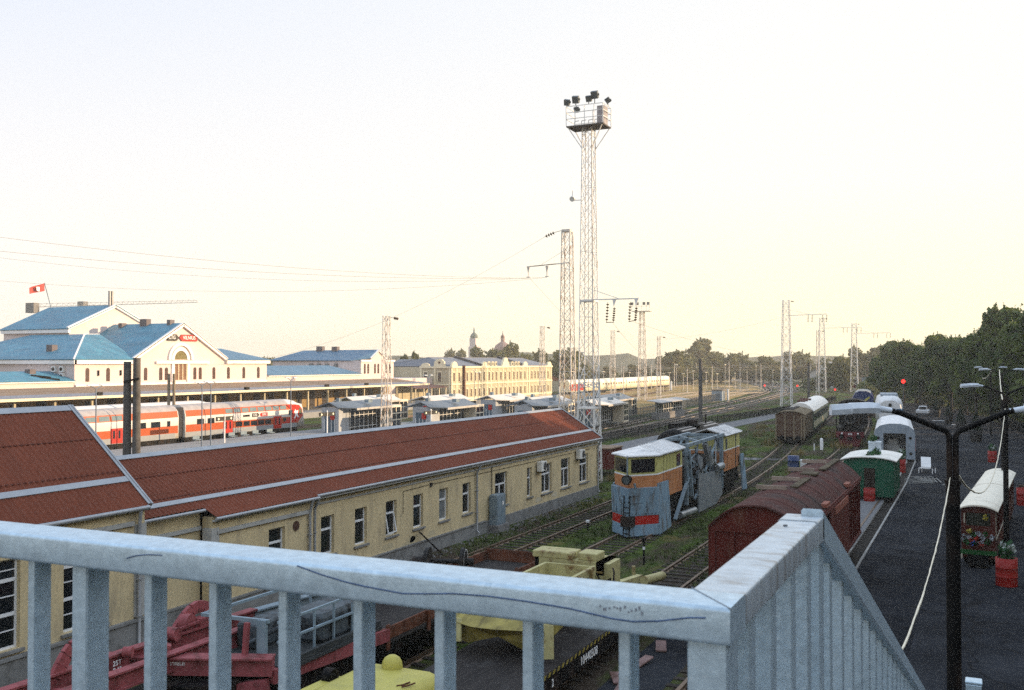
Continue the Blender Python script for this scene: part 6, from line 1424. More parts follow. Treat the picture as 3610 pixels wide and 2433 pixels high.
psign(-73.0, 83.3, 1.0, 'dark direction sign on a white post before the middle of the train'); psign(-68.5, 95.5, 1.0, 'dark direction sign on a white post left of the nearest shelter', 1.5); psign(-59.5, 103.9, 1.0, 'dark direction sign in front of the second shelter, by the red roof', 1.6)
def bench(x, y, label):
    t = thing('platform_bench', label, 'bench', (x, y, 1.0), group='grey platform benches')
    m = MB(); m.box(x - .2, x + .2, y - .5, y + .5, 1.4, 1.46); m.build('seat', CRANEG, t)
    m = MB(); m.box(x - .15, x - .1, y - .4, y - .35, 1.0, 1.4); m.box(x - .15, x - .1, y + .35, y + .4, 1.0, 1.4); m.box(x - .22, x - .18, y - .5, y + .5, 1.5, 1.85); m.build('frame', CRANEG, t)
for i, y in enumerate((81, 86.5, 88.5, 90.5, 93)): bench(-74.6, y, 'grey bench, ' + ['first', 'second', 'third', 'fourth', 'fifth'][i] + ' from the left along the platform under the train')

# ---------------------------------------------------------------- museum street lamps with twin arms
def twin(x, y, h, label, ang=0., s=1., first=False):
    t = thing('street_lamp', label, 'street lamp', (x, y, 0), ang, 'twin-armed museum street lamps', world=False)
    m = MB(); m.tube((0, 0, 0), (0, 0, h - .78), .125, .115, n=14); m.tube((0, 0, h - .82), (0, 0, h - .74), .135, n=14)
    for sx in (-1, 1): m.path([(sx*.055, 0, h - .78), (sx*.055, 0, h), (sx*.10, 0, h + .10), (sx*.9, 0, h + .42), (sx*1.05, 0, h + .46)], .052, 8)
    m.build('post', BLACK, t)
    for sx in (-1, 1):
        m = MB(); m.tube((sx*.98, 0, h + .45), (sx*1.28, 0, h + .49), .045, .06, n=10)
        m.loft([[(sx*xx, a*ww, h + zz + b) for a, b in ((-.08, -.07), (.08, -.07), (.11, .02), (.06, .11), (-.06, .11), (-.11, .02))] for xx, ww, zz in ((1.26, .8, .48), (1.4, 1.2, .49), (1.75, 1.25, .48), (1.78, .9, .47), (2.1, .8, .45))]); m.build('lamp_head', LAMPHEAD, t)
    return t
twin(-.43, 18.91, 8.3, 'nearest black street lamp with twin pale heads at the right', .42)
twin(1.11, 52.99, 8.0, 'black street lamp beside the flowery mini tram', .42)
reindex()
twin(1.9, 103.0, 8.45, 'third street lamp from the camera, its post behind the second', .42)
twin(1.35, 144.2, 8.45, 'fourth street lamp, rising behind the potted conifers', .42); twin(-.7, 193, 9.3, 'fifth street lamp, near the dark wood', .42); twin(-5, 229.6, 9.2, 'sixth street lamp, near the far end of the row', .42); twin(-10.2, 260.3, 9.3, 'farthest street lamp of the row by the wood', .42)
def catenary(p, q, sag, n=24): 
    p = Vector(p); q = Vector(q); return [p.lerp(q, i/n) - Vector((0, 0, sag*4*(i/n)*(1 - i/n))) for i in range(n + 1)]
rr = random.Random(2)
def rope(p, q, sag, label, r=.028):
    pts = catenary(p, q, sag, 60); pts = [a + Vector((rr.uniform(-.4, .4)*r, 0, rr.uniform(-.4, .4)*r)) for a in pts]
    m = MB(); m.path(pts, [r*rr.uniform(.8, 1.25) for _ in pts], 6); return tag(m.build('light_rope', ROPE), label, 'light rope', 'cream light ropes between the lamps')
rope((-.47, 18.85, 7.6), (-.62, 5.2, 7.62), .45, 'cream light rope hanging from the nearest lamp down to the stair railing', .0095)
rope((-.36, 18.98, 7.65), (1.1, 52.8, 7.4), 1.65, 'cream light rope sagging between the nearest and second lamps', .017)
rope((1.1, 53.1, 8.0), (1.7, 102.8, 8.9), 1.1, 'cream light rope between the second and third lamps', .04)
rope((1.4, 144, 8.4), (-.7, 193, 9.2), 1.6, 'faint light rope between the fourth and fifth lamps', .05); rope((-.7, 193, 9.2), (-5, 229.6, 9.1), 1.6, 'faint light rope between the fifth and sixth lamps', .05)

# ---------------------------------------------------------------- overhead wires
def wire(p, q, sag, label, r=.016):
    r *= .5
    m = MB(); m.path(catenary(p, q, sag, 30), r, 5); return tag(m.build('overhead_wire', WIRE), label, 'wire', 'overhead power wires')
wire((-35.4, 78.9, 16.9), (-92.6, 44.1, 21.9), 2.2, 'uppermost thin wire crossing the sky at far left')
wire((-35.45, 78.9, 16.9), (-57.9, 26.6, 18.0), 1.0, 'second wire from the top at far left, a bold one', .02)
wire((-33.7, 78.9, 16.9), (-92.6, 44.1, 19.2), 2.4, 'third wire from the top at far left')
wire((-33.7, 78.9, 16.9), (-58.5, 27, 17.0), 1.1, 'lowest of the bold wires running to the left edge', .02)
wire((-33.7, 78.4, 20.35), (-95, 105, 9.2), 2.6, 'span wire falling from the catenary mast toward the station roof', .018)
wire((-35.4, 78.9, 17.0), (-76.6, 218, 13), 1.5, 'wire running from the left arm to the far masts', .02)
wire((-26, 74, 12.7), (-69.9, 232, 12.5), 2.0, 'wire running from the right arm to the far slim mast', .02)
wire((-24.2, 74, 12.7), (-36.7, 259, 13), 2.2, 'wire running from the right arm end over the tracks', .02)
wire((-37.9, 221, 19.6), (-76.6, 240, 15), 1.0, 'wire between the big mast and the distant floodlight mast', .03)
wire((-63.6, 100.5, 9.5), (-100, 140, 9.2), .8, 'wire in front of the farther blue roof', .02)

# ---------------------------------------------------------------- fences
def picket(pts, h, label, step, post, bars, mt, r=.02):
    t = thing('fence', label, 'fence', (pts[0][0], pts[0][1], 0))
    P = smooth_pts(pts, 4); pm = MB(); bm = MB(); bm2 = MB(); acc = 0.
    for a, b in zip(P[:-1], P[1:]):
        for z in bars: bm.beam((a.x, a.y, h*z), (b.x, b.y, h*z), .04, .05)
        d = b - a; l = d.length; d.normalize()
        while acc < l:
            c = a + d*acc; pm.beam((c.x, c.y, 0), (c.x, c.y, h*1.08), post); acc += step
        acc -= l
        n = int(l/.16)
        if r:
            for k in range(n): c = a + d*(l*k/n); bm2.beam((c.x, c.y, h*bars[0]), (c.x, c.y, h), r)
    pm.each('post', mt, t); bm.build('rail', mt, t)
    if r: bm2.build('pickets', mt, t)
    return t
FBLK = mat('black_fence_paint', (.02, .021, .022), rough=.6)
picket([(-41, 60), (-40.6, 113), (-39.9, 134), (-37.5, 155), (-35, 178), (-33, 215), (-32.5, 260)], 1.15, 'low black picket fence along the museum side of the main tracks', 2.6, .09, (.12, .9), FBLK, .03)
picket([(-50.4, 100), (-50.5, 137), (-52.3, 165), (-55.5, 205), (-58.5, 250)], 1.9, 'tall thin wire mesh fence beside the platform ramps', 2.4, .07, (.08, .95), mat('grey_mesh_fence', (.16, .17, .18), rough=.6), .018)
picket([(13, 95), (8.2, 125), (4.8, 152), (1.2, 200), (-1.4, 260), (-3, 292)], 1.5, 'dark iron fence at the foot of the wood behind the lamps', 2.8, .1, (.1, .92), FBLK, .03)
t = thing('low_wall', 'long low pale wall below the dark wood', 'wall', (0, 250, 0))
m = MB()
for (a, b), (c, d) in zip(((18, 110), (11, 150), (6, 215), (2, 275)), ((11, 150), (6, 215), (2, 275), (-10, 292))): m.beam((a, b, .6), (c, d, .6), .3, 1.2)
m.build('wall', mat('wall_grey', (.17, .18, .20), rough=.9, var=.2), t)

# ---------------------------------------------------------------- museum yard objects
def barrel(x, y, label, s=1., plant=0, h=1.1):
    t = thing('barrel_planter', label, 'planter', (x, y, 0), group='red barrel planters')
    r = .40*s; m = MB(); m.lathe([(r*.98, 0), (r, .03), (r, h*.32), (r*1.04, h*.34), (r, h*.36), (r, h*.64), (r*1.04, h*.66), (r, h*.68), (r, h), (r*.9, h), (r*.88, h - .08)], (x, y, 0), 18); m.build('barrel', POTRED, t)
    m = MB(); m.tube((x, y, h - .12), (x, y, h - .06), r*.89, n=14); m.build('soil', SOIL, t)
    if plant:
        m = MB(); leafblob(m, (x, y, h + plant*.7), plant, int(240*plant), .10, rg, 1.2); m.build('foliage', MATS['pot_foliage'], t)
        m = MB(); rw = MB()
        for _ in range(10): leafblob(rw, (x + rg.uniform(-.7, .7)*plant, y + rg.uniform(-.7, .7)*plant, h + plant*rg.uniform(.5, 1.7)), .09, 5, .09, rg)
        rw.build('flowers', mat('pale_flowers', (.55, .6, .55)), t)
barrel(1.0, 47.9, 'big red barrel planter with white flowers in front of the mini tram', 1.08, .38, 1.2)
barrel(1.62, 75.5, 'red barrel planter behind the mini tram beside the second lamp post', 1, 0, 1.15); barrel(2.6, 75.2, 'red barrel planter right next to the one behind the mini tram', 1, 0, 1.15); barrel(1.07, 106.2, 'red barrel planter with a small shrub at the foot of a thin lamp post', 1, .35, 1.1)
barrel(-6.85, 72.0, 'red barrel planter in the middle of the green cabin wall', .95, 0, 1.0); barrel(-7.95, 72.3, 'red barrel planter at the left corner of the green cabin', .9, 0, .95)
barrel(-6.2, 92.6, 'red barrel planter with a pale flowering plant before the white wagon doorway', .95, .5, 1.2)
def conifer(x, y, h, label, s=1.):
    t = thing('potted_conifer', label, 'potted conifer', (x, y, 0), group='dark potted conifers')
    ph = h*.42; m = MB(); m.lathe([(.5*s, 0), (.62*s, ph*.5), (.66*s, ph), (.55*s, ph), (.5*s, ph - .1)], (x, y, 0), 14); m.build('pot', mat('dark_pot', (.02, .018, .017), rough=.7), t)
    m = MB(); m.tube((x, y, ph - .1), (x, y, h*.9), .05, .02); m.build('trunk', BARK, t)
    m = MB()
    for _ in range(900):
        f = rg.random()**1.4; q = rg.random()*2*PI; r = .62*s*(1 - f)**.8*rg.uniform(.6, 1.05); z = ph + (h - ph)*f
        leafblob(m, (x + r*math.cos(q), y + r*math.sin(q), z), .06, 1, .09, rg)
    m.build('foliage', LEAF_C, t)
conifer(-6.8, 188.6, 3.3, 'potted dark conifer farthest away, beside the small white cart', 1.05); conifer(-4.4, 170, 3.0, 'potted dark conifer second farthest, a narrow one'); conifer(-2.4, 152.8, 3.1, 'potted dark conifer second nearest of the four', 1.05); conifer(-.4, 132, 3.5, 'potted dark conifer nearest of the four, tallest looking', 1.1)
t = thing('white_cart', 'small white utility cart parked on the asphalt near the potted conifers', 'cart', (-9.2, 193, 0))
m = MB(); m.cbox(-10.3, -8.1, 191.6, 194.6, .45, 1.1, .12); m.cbox(-9.9, -8.5, 192.4, 194.0, 1.1, 1.75, .1); m.build('body', CARWHITE, t)
m = MB(); m.box(-9.8, -8.6, 192.3, 192.39, 1.2, 1.65); m.build('windscreen', GLASS, t)
m = MB()
for x in (-10.2, -8.2):
    for y in (192.1, 194): m.tube((x - .1, y, .35), (x + .1, y, .35), .35, n=14)
m.each('wheel', BLACK, t)
def slabbench(x, y, label, l=2.2, r=0):
    t = thing('low_bench', label, 'bench', (x, y, 0), r, 'low pale benches on the asphalt', world=False)
    m = MB(); m.box(-l/2, l/2, -.22, .22, .38, .46); m.build('seat', CARWHITE, t)
    m = MB(); m.box(-l/2 + .1, -l/2 + .25, -.18, .18, 0, .38); m.box(l/2 - .25, l/2 - .1, -.18, .18, 0, .38); m.each('leg', CONC, t)
slabbench(-5.6, 170, 'low pale bench beside the second farthest potted conifer'); slabbench(-1.3, 152, 'low pale bench right of the second nearest potted conifer', 1.5); slabbench(-2.9, 160, 'low bluish bench between the middle potted conifers', 1.6)
t = thing('white_chair', 'white slatted lounge chair on the asphalt beside the rail edge', 'chair', (-4.2, 93.5, 0))
m = MB(); m.slab([(-4.75, 93, .5), (-3.95, 92.8, .5), (-3.85, 93.6, .45), (-4.65, 93.8, .45)], .08); m.build('seat', WHITE, t)
m = MB(); m.slab([(-4.65, 93.8, .5), (-3.85, 93.6, .5), (-3.9, 94.4, 1.3), (-4.7, 94.6, 1.3)], .08); m.build('backrest', WHITE, t)
for x, y in ((-4.8, 93.1), (-3.7, 92.8), (-3.5, 93.6), (-4.6, 93.9)):
    m = MB(); m.beam((x, y, 0), (x, y, .45), .08); m.build('leg', WHITE, t)
t = thing('grating_stack', 'heap of grey metal gratings lying on the asphalt by the rail edge', 'gratings', (-4.2, 86, 0))
m = MB()
for k in range(26): m.rbox((-4.3 + rg.uniform(-.7, .9), 86 + rg.uniform(-2.2, 2.4), .08 + rg.uniform(0, .2)), (rg.uniform(.3, 1.3), .07, .05), Matrix.Rotation(rg.uniform(-.4, .4), 3, 'Z'))
for k in range(5): m.rbox((-4.2 + k*.3, 87, .12), (.06, 3, .06), Matrix.Rotation(.15, 3, 'Z'))
m.beam((-2.6, 84, .1), (-1.9, 87, .1), .1); m.build('grating', mat('grating_pale', (.36, .36, .34), rough=.6, var=.3), t)
t = thing('white_bollard', 'white round marker post between the brown boxcar and the locomotive', 'post', (-15.7, 113.3, 0))
m = MB(); m.lathe([(.17, 0), (.17, 1.15), (.12, 1.25), (.02, 1.28)], (-15.7, 113.3, 0), 12); m.build('post_tube', CARWHITE, t); m = MB(); m.box(-16.35, -16.25, 112, 112.1, 0, .75); m.build('stake', CARWHITE, t)
t = thing('blue_drum', 'dark blue drum standing in the grass behind the red boxcar', 'drum', (-14.7, 89.6, 0))
m = MB(); m.lathe([(.5, 0), (.5, .45), (.53, .48), (.5, .51), (.5, .95), (.53, .98), (.5, 1.01), (.5, 1.4), (.02, 1.4)], (-14.8, 89.6, 0), 18); m.build('drum_shell', mat('drum_blue', (.05, .08, .19), rough=.45, var=.3, dirt=(.25, .3, .4), dirt_amt=.2), t)
t = thing('white_box', 'white utility box right of the blue drum', 'utility box', (-13.8, 89.8, 0))
m = MB(); m.cbox(-14.2, -13.4, 89.4, 90.1, 0, 1.0, .03); m.box(-14.25, -13.35, 89.35, 90.15, 1.0, 1.06); m.build('casing', CARWHITE, t)
t = thing('grey_box', 'small pale grey box behind the left shoulder of the red boxcar', 'utility box', (-10.9, 63, 0))
m = MB(); m.cbox(-11.3, -10.5, 62.6, 63.3, .1, 1.3, .03); m.box(-11.1, -10.7, 62.8, 63.1, 0, .1); m.build('casing', mat('pale_box', (.48, .52, .55), rough=.5), t)
t = thing('signal_post', 'thin black ground signal post with a white ring in front of the plough', 'signal post', (-14.45, 45.5, 0))
m = MB(); m.tube((-14.45, 45.5, 0), (-14.45, 45.5, 1.15), .05, n=10); m.tube((-14.45, 45.5, 1.15), (-14.45, 45.5, 1.3), .11, n=10); m.build('post_tube', BLACK, t); m = MB(); m.tube((-14.45, 45.5, .72), (-14.45, 45.5, .86), .06, n=10); m.build('white_ring', WHITE, t)
t = thing('signal_post', 'second thin ground signal beside the plough blade, pale topped', 'signal post', (-15.0, 53.2, 0))
m = MB(); m.tube((-20.2, 53.2, 0), (-20.2, 53.2, .5), .05, n=8); m.build('post_tube', BLACK, t); m = MB(); m.tube((-20.2, 53.2, .5), (-20.2, 53.2, .62), .12, n=10); m.build('cap', WHITE, t)
# flowery mini tram
mt_ = thing('mini_tram', 'small red tram train with cream roofs and flowers on its front', 'tram', (-.1, 51.5, 0), -.07, world=False)
TR_ = mat('tram_red_brown', (.10, .022, .014), rough=.5, var=.2); CR_ = mat('tram_cream_roof', (.80, .74, .60), rough=.5, var=.05, dirt=(.6, .53, .42), dirt_amt=.25)
for y0, y1 in ((0, 9.0), (9.5, 18)):
    m = MB(); m.box(-.72, .72, y0, y1, .45, 1.35); 
    for x in (-.68, .68):
        for k in range(6): m.box(x - .05, x + .05, y0 + .02 + k*(y1 - y0 - .14)/5, y0 + .12 + k*(y1 - y0 - .14)/5, 1.35, 2.7)
    m.box(-.72, .72, y0, y0 + .1, 1.35, 1.95); m.box(-.72, .72, y0 + .01, y0 + .1, 2.55, 2.75); m.box(-.72, -.52, y0, y0 + .1, 1.95, 2.55); m.box(.52, .72, y0, y0 + .1, 1.95, 2.55); m.build('body', TR_, mt_)
    a_ = arcroof(-.86, .86, 2.72, 2.95); b_ = arcroof(-.86, .86, 2.66, 2.88)
    m = MB(); m.loft([[(x, y, z) for x, z in a_] + [(x, y, z) for x, z in b_[::-1]] for y in (y0 - .2, y1 + .1)]); m.build('roof', CR_, mt_)
m = MB(); m.box(-.52, .52, .04, .07, 1.95, 2.55); m.build('windscreen', mat('tram_glass', (.03, .035, .025), rough=.3), mt_)
m = MB(); m.box(-.78, .78, -.12, .0, .62, .82); m.build('green_bumper', mat('tram_green', (.01, .10, .02), rough=.5), mt_)
m = MB(); m.box(-.45, .45, -.3, 1.2, .15, .6); m.box(-.65, .65, .3, 17.5, .25, .45)
for y in (1.2, 7.5, 11, 16.5):
    for x in (-.6, .6): m.tube((x - .08, y, .28), (x + .08, y, .28), .28, n=12)
m.build('chassis', BLACK, mt_)
for i, (c, pts) in enumerate((((.55, .45, .06), [(-.35, 1.72), (.32, 2.35)]), ((.45, .48, .5), [(-.38, 1.45), (.22, 1.42), (.02, 1.6), (.12, 1.2), (-.6, 1.4), (.55, 1.45)]), ((.05, .12, .45), [(-.22, 1.12)]), ((.45, .05, .03), [(-.3, 1.3), (.15, 1.12), (-.05, 1.35)]), ((.02, .12, .03), [(-.5, 1.2), (.4, 1.25), (-.1, 1.15), (.3, 1.6), (-.2, 1.55)]))):
    m = MB()
    for x, z in pts: leafblob(m, (x, -.1, z), .14, 26, .05, rg)
    m.build('flowers', mat('tram_flower_%s' % ['yellow', 'pale', 'blue', 'red', 'green'][i], c, rough=.7, var=.3), mt_)
m = MB(); m.box(-.62, -.56, -.03, .0, 2.05, 2.5); m.box(-.74, -.66, -.14, -.12, .4, .62); m.box(.73, .76, .1, 8.5, 1.3, 1.36); m.box(.73, .76, .1, .14, 1.3, 2.7); m.build('trim_and_lit_edge', mat('tram_trim_and_lit_edge', (.6, .55, .42)), mt_)  # right-side strips are lit edges put in as pale pieces, beside real trim
m = MB(); m.lathe([(.16, 2.9), (.16, 3.15), (.24, 3.3), (.02, 3.32)], (.25, 17, 0), 12); m.build('chimney', BLACK, mt_)
# black scrap rails right of the tram, dark ground beams
m = MB(); m.beam((2.6, 83, .25), (9, 82.2, .25), .5, .5); tag(m.build('timber_beam', mat('rusty_beam', (.07, .04, .025), rough=.9)), 'dark rusty beam lying on the asphalt at the right edge', 'beam')
# signals with red lights
REDL = emit('red_signal_light', (1, .02, .012), .55)
def signal(x, y, h, label, r=.16, mast=True):
    t = thing('rail_signal', label, 'railway signal', (x, y, 0), group='railway signals showing red')
    m = MB(); m.tube((x, y, 0), (x, y, h), .07, n=8); m.box(x - .25, x + .25, y - .0, y + .25, h - .5, h + .5); m.build('post', mat('signal_grey', (.12, .13, .14), rough=.6), t)
    m = MB(); m.tube((x, y - .02, h), (x, y - .12, h), r, n=14); m.build('red_lamp', REDL, t)
signal(-12.9, 200, 6.0, 'signal with a bright red light above the white railcar', .36); signal(-69.9, 363, 1.2, 'low red signal farthest left by the S-curved tracks', .3); signal(-58, 360, 1.3, 'low red signal second from left by the S-curved tracks', .3); signal(-41.5, 330, .9, 'low red signal between the big masts', .26); signal(-24.5, 245, 2.4, 'red signal at the far end of the white coach roof', .2); signal(-104.6, 460, 8, 'far red signal on a tall post left of the S-curved tracks', .35)
# ---------------------------------------------------------------- trees
def crown_mesh(name, mt, R, H, n, s, seed, lobes=17, flat=1.):
    """leaf-sized faces spread over several overlapping clumps; origin at the trunk foot of the crown"""
    g = random.Random(seed); m = MB(); L = [(0, 0, H*.46, R*.66), (0, 0, H*.8, R*.34)]
    for k in range(lobes):
        q = g.random()*2*PI; f = g.uniform(.12, .92); rr_ = R*g.uniform(.35, .8)*(1 - abs(f - .42)*.9)
        L.append((rr_*math.cos(q), rr_*math.sin(q), H*f, R*g.uniform(.16, .40)))
    W = [l[3]**1.7 for l in L]
    for _ in range(n):
        c = g.choices(L, W)[0]; d = Vector((g.gauss(0, 1), g.gauss(0, 1), g.gauss(0, 1))).normalized(); r = c[3]*g.uniform(.55, 1.08)
        p = Vector((c[0], c[1], c[2])) + Vector((d.x*r, d.y*r, d.z*r*.95*flat))
        if p.z < 0: p.z = g.uniform(0, H*.15)
        a = (d + Vector((g.gauss(0, .7), g.gauss(0, .7), g.gauss(0, .7)))).normalized(); b = a.orthogonal().normalized(); b = (b*math.cos(_) + a.cross(b)*math.sin(_)); q = a.cross(b); k = s*g.uniform(.55, 1.35)
        m.add([p - b*k - q*k*.55, p + b*k - q*k*.55, p + b*k*.7 + q*k*.6, p - b*k*.7 + q*k*.6], [(0, 1, 2, 3)])
    for _ in range(n//130):                    # leafy shoots that break up the outline
        c = g.choice(L); d = Vector((g.gauss(0, 1), g.gauss(0, 1), abs(g.gauss(.5, .9)))).normalized(); st = Vector(c[:3]) + d*c[3]*.85
        d = (d + Vector((0, 0, g.uniform(.1, .9)))).normalized(); ln = R*g.uniform(.14, .36)
        for j in range(12):
            f = j/11; p = st + d*ln*f + Vector((g.gauss(0, 1), g.gauss(0, 1), g.gauss(0, 1)))*.16*R*.2*(1.15 - f); a = Vector((g.gauss(0, 1), g.gauss(0, 1), g.gauss(0, 1))).normalized(); b = a.orthogonal().normalized(); q = a.cross(b); k = s*g.uniform(.5, 1.)*(1.1 - f*.5)
            m.add([p - b*k - q*k*.55, p + b*k - q*k*.55, p + b*k*.7 + q*k*.6, p - b*k*.7 + q*k*.6], [(0, 1, 2, 3)])
    return m
def make_tree(label, kind, R, H, trunk, n, s, seed, mt, group):
    t = thing(kind, label, 'tree', (0, 0, 0), 0, group, world=False)
    m = crown_mesh('crown', mt, R, H, n, s, seed); m.v = [(x, y, z + trunk) for x, y, z in m.v]; m.build('crown', mt, t)
    g = random.Random(seed + 50); m = MB(); m.path([(0, 0, 0), (.1, .05, trunk*.6), (.05, -.1, trunk + H*.35), (0, .1, trunk + H*.7)], [.045*R + .12, .04*R + .08, .03*R + .05, .03], 8)
    for k in range(6):
        q = g.random()*2*PI; z = trunk + H*g.uniform(.05, .45); r = R*g.uniform(.5, .8); m.path([(0, 0, z - .6), (r*.5*math.cos(q), r*.5*math.sin(q), z + .6), (r*math.cos(q), r*math.sin(q), z + H*.2)], [.02*R + .05, .015*R + .03, .02], 6)
    m.build('trunk', BARK, t)
    return t
WOOD = 'trees of the dark wood at the right'
protos = [make_tree('x', 'broadleaf_tree', 4.6, 12.5, 2.6, 9000, .29, 21, LEAF_D, WOOD), make_tree('x', 'broadleaf_tree', 5.4, 11.0, 2.0, 9000, .29, 34, LEAF_D, WOOD), make_tree('x', 'broadleaf_tree', 3.6, 13.5, 2.2, 8000, .28, 47, LEAF_D, WOOD)]
reindex()
tg = random.Random(77)
# visible edge of the wood: position, height factor
edge = [(9.5, 150, 1.24), (6.2, 158, 1.14), (7.8, 168, 1.2), (4.0, 170, 1.26), (2.6, 181, 1.17), (5.5, 190, 1.2), (-.6, 186, 1.02), (1.0, 201, 1.1), (-2.2, 199, .90), (-4.8, 208, 1.0), (-2.0, 219, 1.02), (-7.8, 216, .95), (-5.0, 234, 1.05), (-11.5, 231, .98), (-9.0, 246, 1.02), (-15.2, 236, 1.0), (-13.5, 252, 1.05), (-17.8, 246, .93), (-19.5, 262, .98), (-22.5, 268, .82), (13.5, 158, 1.3), (11.0, 178, 1.3), (8.8, 205, 1.25)]
ordn = ['first', 'second', 'third', 'fourth', 'fifth', 'sixth', 'seventh', 'eighth', 'ninth', 'tenth', 'eleventh', 'twelfth', 'thirteenth', 'fourteenth', 'fifteenth', 'sixteenth', 'seventeenth', 'eighteenth', 'nineteenth', 'twentieth', 'twenty-first', 'twenty-second', 'twenty-third']
used = [0, 0, 0]; byu = sorted(range(len(edge)), key=lambda i: -(edge[i][0]*.905 + edge[i][1]*.425)/(-edge[i][0]*.425 + edge[i][1]*.905))
rank = {i: r_ for r_, i in enumerate(byu)}
for i, (x, y, f) in enumerate(edge):
    k = i % 3; lab = 'dark broadleaf tree of the wood, ' + ordn[rank[i]] + ' from the right edge'
    sx = f*tg.uniform(.92, 1.12); rz = tg.random()*6.28
    if not used[k]:
        o = protos[k]; o.location = (x, y, 0); o['label'] = lab; o.scale = (sx, sx, f); o.rotation_euler = (0, 0, rz); used[k] = 1
    else: dup(protos[k], (x, y, 0), lab, rz, (sx, sx, f))
# the wood goes on beside and behind the museum yard and shades it
n = 0
for row, (xo, f) in enumerate(((0, 1.2), (8, 1.3), (17, 1.4))):
    for y in range(-60, 150, 9):
        fy = f + (.28 if y < 92 else 0)
        x = 21 + xo + max(0, (60 - y))*.06 - max(0, y - 80)*.10 + tg.uniform(-1.5, 1.5); k = tg.randrange(3)
        dup(protos[k], (x, y + tg.uniform(-2, 2), 0), 'dark broadleaf tree of the wood beside the asphalt yard, outside the right edge', tg.random()*6.28, (f*1.2, f*1.2, fy*tg.uniform(.97, 1.08)), 'trees beyond the right edge of the view')
# small trees and bushes at the end of the yard
FT = 'trees beyond the far end of the tracks'
far = [make_tree('x', 'distant_tree', 5.5, 10.5, 1.2, 2600, .5, 61, LEAF_M, FT), make_tree('x', 'distant_tree', 6.5, 9.0, .8, 2600, .52, 62, LEAF_M, FT), make_tree('x', 'distant_tree', 4.2, 12.5, 1.0, 2200, .5, 63, LEAF_M, FT)]
reindex()
A_ = math.atan(1061.5/2262)
def polar(u, d):
    """ground point at distance d metres ahead, u = offset right of the view axis as a fraction of d"""
    return (d*u*math.cos(A_) - d*math.sin(A_), d*u*math.sin(A_) + d*math.cos(A_))
spots = []   # (lateral fraction, distance, height factor)
for i in range(30): spots.append((.045 + .0098*i + tg.uniform(-.003, .003), 420 + tg.uniform(-25, 25) + (40 if i > 14 else 0), tg.uniform(.52, .68) if i < 12 else tg.uniform(.85, 1.15)))
spots += [(.190, 470, 1.62), (.198, 480, 1.45), (.21, 470, 1.3), (.15, 430, .95), (.157, 440, 1.0)]
used = [0, 0, 0]; spots.sort()
wordn = lambda i: ordn[i] if i < len(ordn) else ['twenty-fourth', 'twenty-fifth', 'twenty-sixth', 'twenty-seventh', 'twenty-eighth', 'twenty-ninth', 'thirtieth', 'thirty-first', 'thirty-second', 'thirty-third', 'thirty-fourth', 'thirty-fifth', 'thirty-sixth'][i - len(ordn)]
for i, (u, d, f) in enumerate(spots):
    k = i % 3; x, y = polar(u, d); lab = 'hazy green tree behind the far yard, ' + wordn(i) + ' from the left'; sx = f*tg.uniform(.95, 1.2); rz = tg.random()*6.28
    if not used[k]:
        o = far[k]; o.location = (x, y, 0); o['label'] = lab; o.scale = (sx, sx, f); used[k] = 1
    else: dup(far[k], (x, y, 0), lab, rz, (sx, sx, f))
def lone(u, d, f, label, k, sx=None):
    x, y = polar(u, d); return dup(far[k], (x, y, 0), label, tg.random()*6.28, ((sx or f), (sx or f), f), 'trees behind the station buildings')
lone(-.108, 300, .93, 'tall poplar-like tree behind the grey roof, left of a close pair', 2, .42); lone(-.098, 302, 1.0, 'tall poplar-like tree behind the grey roof, right of a close pair', 2, .4)
for i, (u, d, f) in enumerate(((-.035, 420, 1.25), (-.012, 400, 1.45), (-.003, 405, 1.35), (.01, 380, 1.25), (.028, 400, 1.12), (.038, 390, 1.05), (-.052, 520, 1.25), (.05, 360, 1.0), (-.062, 560, 1.3), (-.245, 420, 1.15), (.062, 350, 1.05), (.056, 330, 1.35))):
    lone(u, d, f, 'round tree showing above the cream building roofs, ' + ordn[i] + ' of its line', i % 2)
lone(.325, 330, .95, 'dark bushy tree behind the right big masts, wider one', 1); lone(.333, 325, .9, 'dark bushy tree behind the right big masts, right-hand one', 0)
for i, (u, d, f) in enumerate(((.345, 420, 1.25), (.358, 430, 1.35), (.37, 420, 1.3), (.382, 400, 1.3))): lone(u, d, f, 'pale hazy tree left of the dark wood, ' + ordn[i] + ' from the left', i % 3)
bs = [make_tree('x', 'bush', 2.0, 2.4, .2, 900, .2, 71, LEAF_M, 'bushes at the end of the museum yard'), make_tree('x', 'bush', 2.6, 2.0, .2, 900, .2, 72, LEAF_D, 'bushes at the end of the museum yard')]
reindex()
bp = [(-48, 345, 1.9), (-52, 352, 1.6), (-40, 340, 1.3), (-32, 330, 1.5), (-26, 300, 1.3), (-21, 280, 1.4), (-27, 285, 1.2), (-16, 268, 1.2), (-12, 250, 1.0), (-8, 235, .9)]
for i, (x, y, f) in enumerate(bp):
    lab = 'low green bush beyond the museum trains, ' + ordn[i] + ' counted from the left'
    if i < 2: bs[i].location = (x, y, 0); bs[i]['label'] = lab; bs[i].scale = (f, f, f)
    else: dup(bs[i % 2], (x, y, 0), lab, tg.random()*6.28, f)
reindex()
und = make_tree('x', 'bush', 3.2, 3.6, .2, 1500, .24, 73, LEAF_D, 'undergrowth bushes added to darken the foot of the wood'); reindex()  # bushes added to make the foot of the wood dark
